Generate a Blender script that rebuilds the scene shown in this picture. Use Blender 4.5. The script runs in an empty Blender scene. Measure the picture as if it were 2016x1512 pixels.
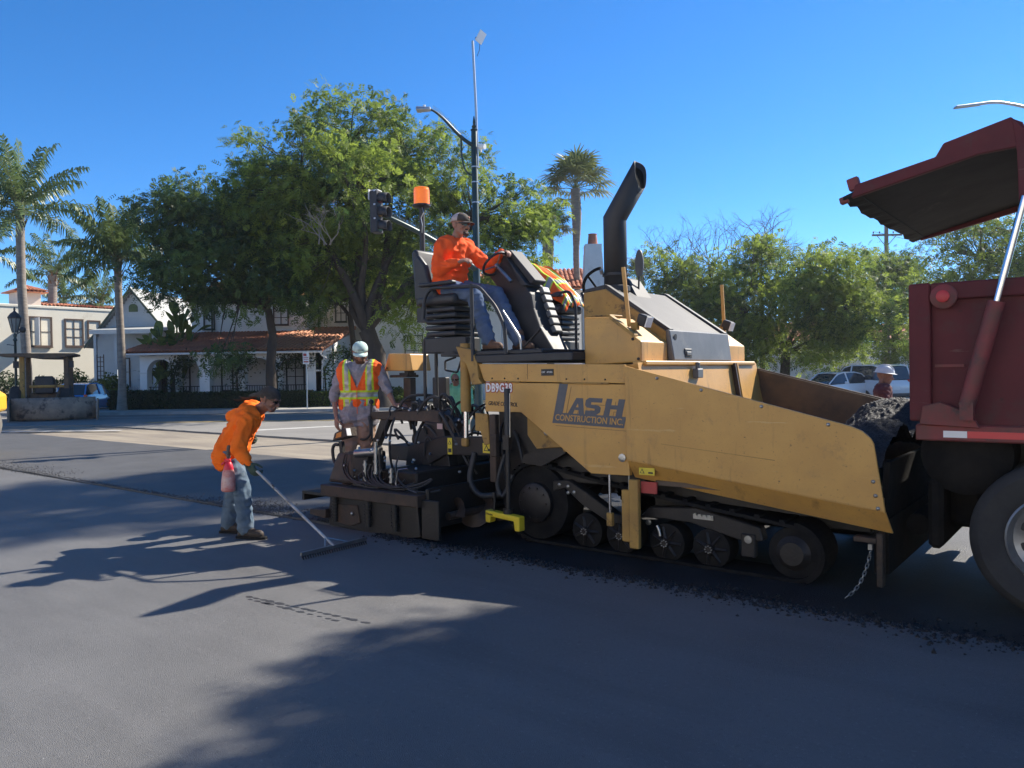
import bpy, math, random
import numpy as np
from mathutils import Vector, Matrix, noise

sc = bpy.context.scene
col = sc.collection
R = math.radians

# ------------------------------------------------------------------ camera, sky, sun, exposure
cam_d = bpy.data.cameras.new('camera')
cam = bpy.data.objects.new('camera', cam_d)
col.objects.link(cam)
cam_d.sensor_width = 36.0
cam_d.lens = 36.0 * 1514.0 / 2016.0
cam_d.clip_end = 3000.0
cam_d.clip_start = 0.05
cam.matrix_world = (Matrix.Translation((0, 0, 1.6)) @ Matrix.Rotation(math.pi / 2 - math.atan(19 / 1514), 4, 'X')
                    @ Matrix.Rotation(R(-0.95), 4, 'Z'))
sc.camera = cam

SUN_AZ, SUN_EL = R(56.0), R(39.0)
world = bpy.data.worlds.new('World')
sc.world = world
world.use_nodes = True
wn = world.node_tree
sky = wn.nodes.new('ShaderNodeTexSky')
sky.sky_type = 'NISHITA'
sky.sun_disc = False
sky.sun_elevation = SUN_EL
sky.sun_rotation = SUN_AZ
sky.altitude = 50
sky.air_density = 0.7
sky.dust_density = 0.0
sky.ozone_density = 6.0
sky_sat = wn.nodes.new('ShaderNodeHueSaturation')   # the phone's vivid blue
sky_sat.inputs['Saturation'].default_value = 1.2
wn.links.new(sky.outputs[0], sky_sat.inputs['Color'])
wn.links.new(sky_sat.outputs[0], wn.nodes['Background'].inputs[0])
wn.nodes['Background'].inputs[1].default_value = 0.112

sun_d = bpy.data.lights.new('sun', 'SUN')
sun_d.energy = 5.0
sun_d.angle = R(0.53)
sun_d.color = (1.0, 0.93, 0.82)
sun = bpy.data.objects.new('sun', sun_d)
col.objects.link(sun)
SD = Vector((math.sin(SUN_AZ) * math.cos(SUN_EL), math.cos(SUN_AZ) * math.cos(SUN_EL), math.sin(SUN_EL)))
sun.rotation_euler = SD.to_track_quat('Z', 'Y').to_euler()
sun.location = SD * 60

sc.view_settings.view_transform = 'Standard'
sc.view_settings.look = 'None'
sc.view_settings.exposure = 1.0
sc.view_settings.gamma = 1.0
sc.view_settings.use_curve_mapping = False
sc.render.engine = 'CYCLES'
sc.cycles.max_bounces = 6
sc.cycles.diffuse_bounces = 3
sc.cycles.transparent_max_bounces = 4
sc.cycles.use_denoising = True

# ------------------------------------------------------------------ helpers: materials
MATS = {}


def mat(name, c1, c2=None, scale=4.0, rough=0.6, metal=0.0, bump=0.0, bscale=60.0, spec=0.4, coat=0.0,
        detail=5.0, contrast=(0.35, 0.65), stretch=None, c3=None, c3scale=1.0, c3edge=(0.55, 0.7), trans=0.0, alpha=1.0,
        emit=None, rough_var=0.0, drip=None):
    """procedural material: two tones mixed by noise, optional third tone in blotches, fine relief"""
    if name in MATS:
        return MATS[name]
    m = bpy.data.materials.new(name)
    m.use_nodes = True
    nt = m.node_tree
    n, l = nt.nodes, nt.links
    b = n['Principled BSDF']
    b.inputs['Roughness'].default_value = rough
    b.inputs['Metallic'].default_value = metal
    b.inputs['Specular IOR Level'].default_value = spec
    b.inputs['Coat Weight'].default_value = coat
    tc = n.new('ShaderNodeTexCoord')
    mp = n.new('ShaderNodeMapping')
    l.new(tc.outputs['Object'], mp.inputs[0])
    if stretch:
        mp.inputs['Scale'].default_value = stretch
    out = None
    if c2 is not None:
        nz = n.new('ShaderNodeTexNoise')
        nz.inputs['Scale'].default_value = scale
        nz.inputs['Detail'].default_value = detail
        nz.inputs['Roughness'].default_value = 0.62
        l.new(mp.outputs[0], nz.inputs['Vector'])
        rp = n.new('ShaderNodeMapRange')
        rp.inputs[1].default_value, rp.inputs[2].default_value = contrast
        l.new(nz.outputs[0], rp.inputs[0])
        mx = n.new('ShaderNodeMix')
        mx.data_type = 'RGBA'
        l.new(rp.outputs[0], mx.inputs['Factor'])
        mx.inputs['A'].default_value = (*c1, 1)
        mx.inputs['B'].default_value = (*c2, 1)
        out = mx.outputs['Result']
        if c3 is not None:
            nz3 = n.new('ShaderNodeTexNoise')
            nz3.inputs['Scale'].default_value = c3scale
            nz3.inputs['Detail'].default_value = 8
            nz3.inputs['Roughness'].default_value = 0.7
            l.new(mp.outputs[0], nz3.inputs['Vector'])
            r3 = n.new('ShaderNodeMapRange')
            r3.inputs[1].default_value, r3.inputs[2].default_value = c3edge
            l.new(nz3.outputs[0], r3.inputs[0])
            m3 = n.new('ShaderNodeMix')
            m3.data_type = 'RGBA'
            l.new(r3.outputs[0], m3.inputs['Factor'])
            l.new(out, m3.inputs['A'])
            m3.inputs['B'].default_value = (*c3, 1)
            out = m3.outputs['Result']
        for (dc, dscale, dstretch, lo, hi, amt) in (drip or ()):
            m2 = n.new('ShaderNodeMapping')
            m2.inputs['Scale'].default_value = dstretch
            l.new(tc.outputs['Object'], m2.inputs[0])
            nd = n.new('ShaderNodeTexNoise')
            nd.inputs['Scale'].default_value = dscale
            nd.inputs['Detail'].default_value = 6
            nd.inputs['Roughness'].default_value = 0.65
            l.new(m2.outputs[0], nd.inputs['Vector'])
            rd = n.new('ShaderNodeMapRange')
            rd.inputs[1].default_value, rd.inputs[2].default_value = lo, hi
            rd.inputs[4].default_value = amt
            l.new(nd.outputs[0], rd.inputs[0])
            md = n.new('ShaderNodeMix')
            md.data_type = 'RGBA'
            l.new(rd.outputs[0], md.inputs['Factor'])
            l.new(out, md.inputs['A'])
            md.inputs['B'].default_value = (*dc, 1)
            out = md.outputs['Result']
        l.new(out, b.inputs['Base Color'])
        if rough_var:
            rr = n.new('ShaderNodeMapRange')
            rr.inputs[3].default_value, rr.inputs[4].default_value = rough - rough_var, rough + rough_var
            l.new(nz.outputs[0], rr.inputs[0])
            l.new(rr.outputs[0], b.inputs['Roughness'])
    else:
        b.inputs['Base Color'].default_value = (*c1, 1)
    if bump:
        nb = n.new('ShaderNodeTexNoise')
        nb.inputs['Scale'].default_value = bscale
        nb.inputs['Detail'].default_value = 4
        l.new(mp.outputs[0], nb.inputs['Vector'])
        bp = n.new('ShaderNodeBump')
        bp.inputs['Strength'].default_value = bump
        bp.inputs['Distance'].default_value = 0.01
        l.new(nb.outputs[0], bp.inputs['Height'])
        l.new(bp.outputs[0], b.inputs['Normal'])
    if trans:
        b.inputs['Transmission Weight'].default_value = trans
    if emit:
        b.inputs['Emission Color'].default_value = (*emit[0], 1)
        b.inputs['Emission Strength'].default_value = emit[1]
    MATS[name] = m
    return m


def leafmat(name, dark, light, trans=0.35, rough=0.55):
    if name in MATS:
        return MATS[name]
    m = bpy.data.materials.new(name)
    m.use_nodes = True
    nt = m.node_tree
    n, l = nt.nodes, nt.links
    b = n['Principled BSDF']
    at = n.new('ShaderNodeAttribute')
    at.attribute_name = 'tint'
    mx = n.new('ShaderNodeMix')
    mx.data_type = 'RGBA'
    l.new(at.outputs['Fac'], mx.inputs['Factor'])
    mx.inputs['A'].default_value = (*dark, 1)
    mx.inputs['B'].default_value = (*light, 1)
    l.new(mx.outputs['Result'], b.inputs['Base Color'])
    b.inputs['Roughness'].default_value = rough
    b.inputs['Specular IOR Level'].default_value = 0.35
    tr = n.new('ShaderNodeBsdfTranslucent')
    hs = n.new('ShaderNodeHueSaturation')
    hs.inputs['Value'].default_value = 1.3
    l.new(mx.outputs['Result'], hs.inputs['Color'])
    l.new(hs.outputs[0], tr.inputs['Color'])
    ms = n.new('ShaderNodeMixShader')
    ms.inputs[0].default_value = trans
    l.new(b.outputs[0], ms.inputs[1])
    l.new(tr.outputs[0], ms.inputs[2])
    l.new(ms.outputs[0], n['Material Output'].inputs['Surface'])
    MATS[name] = m
    return m


# ------------------------------------------------------------------ helpers: geometry
def V(*a):
    return Vector(a)


def basis(d):
    d = Vector(d).normalized()
    a = Vector((0, 0, 1)) if abs(d.z) < 0.95 else Vector((1, 0, 0))
    x = d.cross(a).normalized()
    return x, d.cross(x).normalized(), d


class G:
    """collects shapes, then links them as one mesh object"""

    def __init__(s):
        s.v, s.f, s.mi, s.cur = [], [], [], 0

    def add(s, vs, fs):
        o = len(s.v)
        s.v.extend([tuple(p) for p in vs])
        for f in fs:
            s.f.append(tuple(i + o for i in f))
            s.mi.append(s.cur)
        return s

    def box(s, a, b, M=None):
        x0, y0, z0 = a
        x1, y1, z1 = b
        p = [V(x, y, z) for x in (x0, x1) for y in (y0, y1) for z in (z0, z1)]
        if M is not None:
            p = [M @ q for q in p]
        return s.add(p, [(0, 1, 3, 2), (4, 6, 7, 5), (0, 4, 5, 1), (2, 3, 7, 6), (0, 2, 6, 4), (1, 5, 7, 3)])

    def cbox(s, c, size, rz=0.0, rx=0.0, ry=0.0):
        M = Matrix.Translation(c) @ Matrix.Rotation(rz, 4, 'Z') @ Matrix.Rotation(ry, 4, 'Y') @ Matrix.Rotation(rx, 4, 'X')
        h = [q / 2 for q in size]
        return s.box((-h[0], -h[1], -h[2]), (h[0], h[1], h[2]), M)

    def prism(s, poly, a, b, plane='xz'):
        """polygon in a plane, extruded along the third axis from a to b"""
        def mk(p, t):
            if plane == 'xz':
                return (p[0], t, p[1])
            if plane == 'yz':
                return (t, p[0], p[1])
            return (p[0], p[1], t)
        n = len(poly)
        vs = [mk(p, a) for p in poly] + [mk(p, b) for p in poly]
        fs = [tuple(range(n)), tuple(range(2 * n - 1, n - 1, -1))]
        for i in range(n):
            j = (i + 1) % n
            fs.append((i, i + n, j + n, j))
        return s.add(vs, fs)

    def hull2(s, polyA, polyB):
        """loft between two equal closed loops of 3D points"""
        n = len(polyA)
        fs = [tuple(range(n)), tuple(range(2 * n - 1, n - 1, -1))]
        for i in range(n):
            j = (i + 1) % n
            fs.append((i, i + n, j + n, j))
        return s.add(list(polyA) + list(polyB), fs)

    def tube(s, path, r, n=8, close=False):
        path = [Vector(p) for p in path]
        k = len(path)
        rs = r if isinstance(r, (list, tuple)) else [r] * k
        x = None
        vs, fs = [], []
        for i, p in enumerate(path):
            if close:
                d = path[(i + 1) % k] - path[i - 1]
            else:
                d = path[min(i + 1, k - 1)] - path[max(i - 1, 0)]
            if d.length < 1e-9:
                d = Vector((0, 0, 1))
            d.normalize()
            if x is None:
                x, y, _ = basis(d)
            else:
                x = (x - d * x.dot(d))
                if x.length < 1e-6:
                    x, y, _ = basis(d)
                x.normalize()
                y = d.cross(x)
            for j in range(n):
                a = 2 * math.pi * j / n
                vs.append(p + (x * math.cos(a) + y * math.sin(a)) * rs[i])
        m = k if close else k - 1
        for i in range(m):
            for j in range(n):
                a, b = i * n + j, i * n + (j + 1) % n
                c, d2 = ((i + 1) % k) * n + (j + 1) % n, ((i + 1) % k) * n + j
                fs.append((a, b, c, d2))
        if not close:
            fs.append(tuple(range(n - 1, -1, -1)))
            fs.append(tuple(range((k - 1) * n, k * n)))
        return s.add(vs, fs)

    def cyl(s, p0, p1, r0, r1=None, n=16):
        return s.tube([p0, p1], [r0, r0 if r1 is None else r1], n)

    def lathe(s, prof, origin, axis, n=24, caps=True):
        """profile of (radius, height) turned about an axis"""
        x, y, d = basis(axis)
        o = Vector(origin)
        vs, fs = [], []
        for r, h in prof:
            for j in range(n):
                a = 2 * math.pi * j / n
                vs.append(o + d * h + (x * math.cos(a) + y * math.sin(a)) * max(r, 1e-4))
        k = len(prof)
        for i in range(k - 1):
            for j in range(n):
                fs.append((i * n + j, i * n + (j + 1) % n, (i + 1) * n + (j + 1) % n, (i + 1) * n + j))
        if caps:
            fs.append(tuple(range(n - 1, -1, -1)))
            fs.append(tuple(range((k - 1) * n, k * n)))
        return s.add(vs, fs)

    def sphere(s, c, r, n=12, m=8, sc3=(1, 1, 1), M=None):
        c = Vector(c)
        vs, fs = [], []
        for i in range(m + 1):
            t = math.pi * i / m
            for j in range(n):
                a = 2 * math.pi * j / n
                q = Vector((math.sin(t) * math.cos(a) * sc3[0], math.sin(t) * math.sin(a) * sc3[1], math.cos(t) * sc3[2])) * r
                if M is not None:
                    q = M @ q
                vs.append(c + q)
        for i in range(m):
            for j in range(n):
                fs.append((i * n + j, (i + 1) * n + j, (i + 1) * n + (j + 1) % n, i * n + (j + 1) % n))
        return s.add(vs, fs)

    def capsule(s, p0, p1, r0, r1=None, n=10):
        p0, p1 = Vector(p0), Vector(p1)
        r1 = r0 if r1 is None else r1
        d = p1 - p0
        if d.length < 1e-6:
            d = Vector((0, 0, 1e-5))
            p1 = p0 + d
        L = d.length
        u = d.normalized()
        pr = []
        for t in (-90, -60, -30, 0):
            pr.append((r0 * math.cos(R(t)), r0 * math.sin(R(t))))
        for t in (0, 30, 60, 90):
            pr.append((r1 * math.cos(R(t)), L + r1 * math.sin(R(t))))
        return s.lathe(pr, p0, u, n)

    def build(s, name, mats, parent=None, smooth=None, bevel=0.0, seg=1, fixn=True):
        me = bpy.data.meshes.new(name)
        me.from_pydata(s.v, [], s.f)
        ms = mats if isinstance(mats, (list, tuple)) else [mats]
        for m in ms:
            me.materials.append(m)
        if len(ms) > 1:
            me.polygons.foreach_set('material_index', s.mi)
        if fixn:
            import bmesh
            bm = bmesh.new()
            bm.from_mesh(me)
            bmesh.ops.recalc_face_normals(bm, faces=bm.faces)
            bm.to_mesh(me)
            bm.free()
        if smooth is not None:
            me.polygons.foreach_set('use_smooth', [True] * len(me.polygons))
            me.set_sharp_from_angle(angle=R(smooth))
        me.update()
        o = bpy.data.objects.new(name, me)
        col.objects.link(o)
        if parent is not None:
            o.parent = parent
        if bevel:
            b = o.modifiers.new('bevel', 'BEVEL')
            b.width = bevel
            b.segments = seg
            b.limit_method = 'ANGLE'
            b.angle_limit = R(40)
        return o


def npmesh(name, verts, quads, m, parent=None, tint=None, smooth=False):
    """fast mesh from numpy arrays; quads (n,4) or tris (n,3)"""
    me = bpy.data.meshes.new(name)
    nv, nf, k = len(verts), len(quads), quads.shape[1]
    me.vertices.add(nv)
    me.vertices.foreach_set('co', np.asarray(verts, np.float32).ravel())
    me.loops.add(nf * k)
    me.loops.foreach_set('vertex_index', np.asarray(quads, np.int32).ravel())
    me.polygons.add(nf)
    me.polygons.foreach_set('loop_start', np.arange(0, nf * k, k, dtype=np.int32))
    if smooth:
        me.polygons.foreach_set('use_smooth', np.ones(nf, dtype=bool))
    me.update(calc_edges=True)
    me.materials.append(m)
    if tint is not None:
        a = me.attributes.new('tint', 'FLOAT', 'FACE')
        a.data.foreach_set('value', np.asarray(tint, np.float32))
    o = bpy.data.objects.new(name, me)
    col.objects.link(o)
    if parent is not None:
        o.parent = parent
    return o


def tag(o, label, cat=None, group=None, kind=None):
    if label:
        o['label'] = label
    if cat:
        o['category'] = cat
    if group:
        o['group'] = group
    if kind:
        o['kind'] = kind
    return o


def thing(name, label, cat, loc=(0, 0, 0), rz=0.0, group=None):
    o = bpy.data.objects.new(name, None)
    o.empty_display_size = 0.2
    col.objects.link(o)
    o.location = loc
    o.rotation_euler = (0, 0, rz)
    return tag(o, label, cat, group)


def structure(o):
    o['kind'] = 'structure'
    return o


def copy_tree(o, parent=None):
    c = o.copy()
    col.objects.link(c)
    if parent is not None:
        c.parent = parent
    for ch in list(o.children):
        copy_tree(ch, c)
    return c


def inst(o, parent, M):
    """another piece with the same mesh data"""
    c = o.copy()
    col.objects.link(c)
    c.parent = parent
    c.matrix_local = M
    return c


def text_mesh(name, s, size, m, parent, M, xs=1.0, offset=0.0, extrude=0.0015, shear=0.0, align='LEFT', space=1.0):
    cu = bpy.data.curves.new(name, 'FONT')
    cu.body = s
    cu.size = size
    cu.offset = offset
    cu.extrude = extrude
    cu.shear = shear
    cu.align_x = align
    cu.space_character = space
    cu.resolution_u = 3
    t = bpy.data.objects.new(name + '_tmp', cu)
    col.objects.link(t)
    dg = bpy.context.evaluated_depsgraph_get()
    me = bpy.data.meshes.new_from_object(t.evaluated_get(dg))
    bpy.data.objects.remove(t)
    me.name = name
    me.transform(Matrix.Diagonal((xs, 1, 1, 1)))
    me.transform(M)
    me.materials.clear()
    me.materials.append(m)
    o = bpy.data.objects.new(name, me)
    col.objects.link(o)
    o.parent = parent
    return o


def bez(p0, p1, p2, p3, n=10):
    p0, p1, p2, p3 = map(Vector, (p0, p1, p2, p3))
    r = []
    for i in range(n + 1):
        t = i / n
        r.append(p0 * (1 - t) ** 3 + p1 * 3 * t * (1 - t) ** 2 + p2 * 3 * t * t * (1 - t) + p3 * t ** 3)
    return r


def fillet(pts, r, n=4):
    """round the corners of an open path"""
    pts = [Vector(p) for p in pts]
    out = [pts[0]]
    for i in range(1, len(pts) - 1):
        a, b, c = pts[i - 1], pts[i], pts[i + 1]
        d1, d2 = (a - b), (c - b)
        q = min(r, d1.length * 0.49, d2.length * 0.49)
        s, e = b + d1.normalized() * q, b + d2.normalized() * q
        for k in range(n + 1):
            t = k / n
            out.append(s * (1 - t) ** 2 + b * 2 * t * (1 - t) + e * t * t)
    out.append(pts[-1])
    return out

# ------------------------------------------------------------------ materials shared by many things
M_asph = mat('fresh_asphalt', (0.120, 0.117, 0.112), (0.146, 0.143, 0.138), scale=0.9, rough=0.55, bump=0.8, bscale=210, spec=0.42,
             c3=(0.21, 0.205, 0.20), c3scale=120, c3edge=(0.60, 0.70), rough_var=0.08,
             drip=[((0.055, 0.054, 0.052), 95, (1, 1, 1), 0.60, 0.70, 0.75), ((0.165, 0.16, 0.155), 1.0, (0.12, 3.2, 1), 0.50, 0.72, 0.55), ((0.07, 0.068, 0.066), 0.9, (0.25, 1.6, 1), 0.52, 0.70, 0.5), ((0.22, 0.215, 0.21), 42, (1, 1, 1), 0.57, 0.70, 0.7), ((0.06, 0.058, 0.056), 36, (1, 1, 1), 0.57, 0.70, 0.6), ((0.6, 0.59, 0.57), 62, (1, 1, 1), 0.685, 0.70, 0.9)])
M_mat = mat('hot_mat', (0.085, 0.083, 0.080), (0.108, 0.106, 0.102), scale=1.5, rough=0.55, bump=0.8, bscale=170, spec=0.4,
            c3=(0.16, 0.16, 0.155), c3scale=110, c3edge=(0.60, 0.70), drip=[((0.04, 0.04, 0.04), 90, (1, 1, 1), 0.58, 0.68, 0.8)])
M_base = mat('tacked_base', (0.014, 0.014, 0.016), (0.03, 0.03, 0.032), scale=2.5, rough=0.55, bump=0.8, bscale=70, spec=0.35)
M_crumb = mat('asphalt_crumb', (0.03, 0.03, 0.032), (0.085, 0.085, 0.087), scale=20, rough=0.6)
M_crumb_dark = mat('tarry_crumb', (0.014, 0.014, 0.015), (0.045, 0.045, 0.046), scale=20, rough=0.6, spec=0.2)
M_mill = mat('milled_base', (0.30, 0.255, 0.19), (0.20, 0.17, 0.135), scale=0.9, rough=0.9, bump=0.7, bscale=30,
             c3=(0.36, 0.32, 0.25), c3scale=0.5, stretch=(0.35, 2.2, 1))
M_old = mat('old_pavement', (0.235, 0.222, 0.20), (0.19, 0.18, 0.165), scale=0.5, rough=0.88, bump=0.3, bscale=60,
            c3=(0.145, 0.14, 0.135), c3scale=0.22, c3edge=(0.58, 0.64))
M_conc = mat('concrete', (0.40, 0.39, 0.36), (0.33, 0.32, 0.30), scale=1.2, rough=0.9, bump=0.2)
M_kerb = mat('kerb_concrete', (0.42, 0.41, 0.38), (0.30, 0.29, 0.27), scale=2, rough=0.9)
M_soil = mat('soil', (0.11, 0.10, 0.08), (0.16, 0.14, 0.11), scale=0.3, rough=0.95)
M_white_line = mat('white_road_paint', (0.62, 0.61, 0.57), (0.42, 0.41, 0.38), scale=3, rough=0.8)
M_yellow_line = mat('yellow_road_paint', (0.55, 0.37, 0.06), (0.4, 0.29, 0.09), scale=3, rough=0.8)

# ------------------------------------------------------------------ the paving frame: u along travel, v away from the camera
PA = R(38.5)
PD = Vector((math.cos(PA), -math.sin(PA), 0))
PN = Vector((math.sin(PA), math.cos(PA), 0))
PO = Vector((-0.2725, 7.785, 0.0))


def uvw(u, v, z=0.0):
    return PO + PD * u + PN * v + Vector((0, 0, z))


def lane(name, u0, u1, v0, v1, ztop, zbot, m, nu=1, wob=0.0, seed=1, axis_obj=True):
    """a paved strip along the travel direction with a slightly wandering edge"""
    rg = random.Random(seed)
    a, b = [], []
    for i in range(nu + 1):
        u = u0 + (u1 - u0) * i / nu
        a.append((u, v0 + (rg.uniform(-wob, wob) if nu > 1 else 0)))
        b.append((u, v1 + (rg.uniform(-wob, wob) if nu > 1 else 0)))
    g = G()
    g.prism(a + b[::-1], zbot, ztop, plane='xy')
    o = g.build(name, m)
    o.location = PO
    o.rotation_euler = (0, 0, -PA)
    return structure(o)


def plane_poly(name, pts, z, m, zbot=None):
    g = G()
    if zbot is None:
        g.add([(x, y, z) for x, y in pts], [tuple(range(len(pts)))])
    else:
        g.prism(pts, zbot, z, plane='xy')
    return structure(g.build(name, m))


plane_poly('ground', [(-900, -300), (900, -300), (900, 1500), (-900, 1500)], -0.30, M_soil)
# previous lane the camera stands on
lane('paved_lane', -60, 40, -8.6, -0.68, 0.0, -0.25, M_asph)
lane('near_side_road', -60, 40, -12.5, -8.6, 0.0, -0.25, M_old)
lane('near_side_sidewalk', -60, 40, -16.5, -12.5, 0.13, -0.25, M_conc)
# freshly laid mat behind the screed, base ahead of it
lane('fresh_mat', -60, -0.95, -0.66, 3.3, 0.018, -0.2, M_mat, nu=160, wob=0.018, seed=4)
lane('tacked_road_base', -0.95, 40, -0.68, 3.3, -0.07, -0.24, M_base)
lane('milled_strip', -60, 40, 3.3, 6.5, -0.045, -0.22, M_mill)


def uv2(u, v):
    p = uvw(u, v)
    return (p.x, p.y)


rg = random.Random(7)
edge = [uv2(-24.5 + 74.5 * i / 260, 6.6 + rg.uniform(-0.05, 0.05)) for i in range(261)]
plane_poly('old_road', edge + [(60, 36), (-21.2, 36), (-22.4, 36.9), (-22.8, 38.5), (-22.8, 78), (-31.5, 78), (-31.5, 50), (-60, 50),
           (-60, 28)], 0.0, M_old, zbot=-0.26)
plane_poly('far_lot', [(-60, -60), (-90, -60), (-90, 90), (-60, 90)], -0.02, M_old)

# pavement strip and kerb in front of the houses
kp = [(60, 36.15), (-21.1, 36.15), (-22.25, 37.0), (-22.6, 38.5), (-22.6, 78)]
plane_poly('sidewalk', kp + [(-20.6, 78), (-20.6, 39.9), (60, 39.9)], 0.13, M_conc, zbot=-0.2)
kerb = G()
ko = [(60, 36.0), (-21.2, 36.0), (-22.4, 36.9), (-22.8, 38.5), (-22.8, 78)]
kerb.prism(ko + kp[::-1], -0.2, 0.135, plane='xy')
structure(kerb.build('kerb', M_kerb))
plane_poly('garden_ground', [(60, 39.9), (-20.6, 39.9), (-20.6, 78), (-20.6, 140), (60, 140)], 0.10, M_soil)
plane_poly('corner_garden_ground', [(-31.5, 50), (-31.5, 140), (-90, 140), (-90, 50)], 0.10, M_soil)

# worn paint on the old road
for nm, pts, m in (
        ('yellow_line', [(-14, 29.0), (3, 27.6), (3, 27.75), (-14, 29.15)], M_yellow_line),
        ('yellow_line', [(-14, 29.35), (3, 27.95), (3, 28.1), (-14, 29.5)], M_yellow_line),
        ('white_line', [(-8.1, 23.9), (-3.2, 27.0), (-3.05, 26.75), (-7.9, 23.6)], M_white_line),
        ('white_line', [(-17.5, 25.2), (-12.6, 24.6), (-12.6, 24.85), (-17.5, 25.45)], M_white_line),
        ('white_line', [(-22, 33.4), (10, 33.4), (10, 33.55), (-22, 33.55)], M_white_line)):
    plane_poly(nm, pts, 0.004, m)


def pebbles(name, n, fn, smin, smax, m, seed, label, cat):
    """loose crumbs: small squashed octahedra"""
    r = np.random.default_rng(seed)
    base = np.array([(1, 0, 0), (0, 1, 0), (-1, 0, 0), (0, -1, 0), (0, 0, 1), (0, 0, -.4)], float)
    tri = np.array([(0, 1, 4), (1, 2, 4), (2, 3, 4), (3, 0, 4), (1, 0, 5), (2, 1, 5), (3, 2, 5), (0, 3, 5)])
    vs, fs = [], []
    for i in range(n):
        p, k = fn(r)
        s = r.uniform(smin, smax) * k
        b = base * (s * r.uniform(.7, 1.2, 3)) * (1 + r.uniform(-.25, .25, (6, 1)))
        a = r.uniform(0, 6.3)
        c, d = math.cos(a), math.sin(a)
        b = b @ np.array([[c, -d, 0], [d, c, 0], [0, 0, 1]])
        vs.append(b + p + np.array([0, 0, s * .2]))
        fs.append(tri + 6 * i)
    o = npmesh(name, np.concatenate(vs), np.concatenate(fs), m)
    return tag(o, label, cat, kind='stuff')


def f_joint(r):
    # crumbs along the joint behind the screed
    c = r.random()
    if c < .42:
        u, s = r.normal(-3.4, 0.5), .22
    elif c < .6:
        u, s = r.uniform(-13.5, -9.0), .3
    else:
        u, s = r.uniform(-14, -1.0), .05
    v = -0.64 + abs(r.normal(0, s)) * (1 if r.random() < .75 else -.15)
    return np.array(uvw(u, v, 0.018 if v > -.66 else 0.0)), 1.0


def f_edge(r):
    u = r.uniform(-0.9, 7.5)
    k = noise.noise(Vector((u * 1.3, 0, 0)))
    v = -0.64 + r.normal(0, .09 + .05 * k) * (1.6 if r.random() < .25 else 1) + .05 * k
    return np.array(uvw(u, v, -0.004 if v < -.68 else -.07 + .07 * max(0, 1 - (v + .68) / .12))), 1 + max(0, r.normal(0, .5))


pebbles('loose_asphalt_crumbs', 4200, f_joint, 0.004, 0.013, M_crumb, 3, 'loose black asphalt crumbs scattered along the lane joint behind the screed', 'gravel')
pebbles('spilled_asphalt_ridge', 17000, f_edge, 0.003, 0.014, M_crumb_dark, 5, 'ridge of spilled black asphalt mix on the ground beside the crawler tracks', 'gravel')

# dark drip trails of water on the near lane
g = G()
rg = random.Random(12)
for (x0, y0, x1, y1, n) in ((-1.95, 5.62, -0.92, 4.95, 15), (-1.93, 5.56, -1.13, 5.0, 12)):
    for i in range(n):
        t = (i + rg.uniform(-0.3, 0.3)) / n
        cx_, cy_ = x0 + (x1 - x0) * t, y0 + (y1 - y0) * t
        a = rg.uniform(0.012, 0.032)
        pts = [(cx_ + a * rg.uniform(0.6, 1.2) * 1.9 * math.cos(q) * 0.83 + a * 0.5 * math.sin(q), cy_ + a * rg.uniform(0.6, 1.2) * math.sin(q) * 0.6 - a * 0.8 * math.cos(q), 0.0015) for q in [2 * math.pi * j / 9 for j in range(9)]]
        g.add(pts, [tuple(range(9))])
structure(g.build('drip_marks', mat('wet_asphalt', (0.035, 0.035, 0.036), (0.05, 0.05, 0.051), scale=30, rough=0.4)))

# ------------------------------------------------------------------ machine materials
M_yel = mat('machine_yellow', (0.62, 0.34, 0.085), (0.54, 0.29, 0.075), scale=2.2, rough=0.45, spec=0.45, bump=0.12, bscale=5,
            c3=(0.33, 0.19, 0.07), c3scale=3.5, c3edge=(0.58, 0.78), rough_var=0.12,
            drip=[((0.09, 0.055, 0.03), 7, (1, 1, 0.10), 0.58, 0.78, 0.7), ((0.05, 0.038, 0.028), 26, (1, 1, 1), 0.66, 0.71, 0.85), ((0.22, 0.13, 0.06), 45, (1, 1, 1), 0.60, 0.70, 0.35), ((0.30, 0.20, 0.10), 1.3, (0.5, 1, 1), 0.52, 0.75, 0.5), ((0.66, 0.45, 0.2), 14, (0.08, 1, 1.2), 0.66, 0.70, 0.5)])
M_yel_dirty = mat('worn_yellow', (0.44, 0.26, 0.07), (0.33, 0.19, 0.06), scale=4, rough=0.6, spec=0.3, bump=0.1, bscale=40,
                  c3=(0.10, 0.07, 0.04), c3scale=6, c3edge=(0.55, 0.66))
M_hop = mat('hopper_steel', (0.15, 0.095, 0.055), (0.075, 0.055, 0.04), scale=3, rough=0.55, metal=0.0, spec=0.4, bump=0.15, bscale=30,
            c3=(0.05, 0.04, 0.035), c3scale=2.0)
M_grey = mat('grey_panel', (0.155, 0.16, 0.165), (0.115, 0.12, 0.125), scale=3, rough=0.5, spec=0.4, bump=0.05, c3=(0.22, 0.21, 0.19), c3scale=2.5, c3edge=(0.58, 0.75))
M_black = mat('black_paint', (0.022, 0.023, 0.025), (0.035, 0.035, 0.037), scale=6, rough=0.58, spec=0.5, rough_var=0.12)
M_vinyl = mat('black_vinyl', (0.025, 0.026, 0.029), (0.035, 0.036, 0.04), scale=8, rough=0.5, spec=0.45, bump=0.1, bscale=120)
M_dark = mat('grimy_steel', (0.026, 0.022, 0.020), (0.013, 0.012, 0.012), scale=5, rough=0.46, spec=0.4, bump=0.3, bscale=45, c3=(0.055, 0.04, 0.03), c3scale=6, c3edge=(0.60, 0.72))
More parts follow.
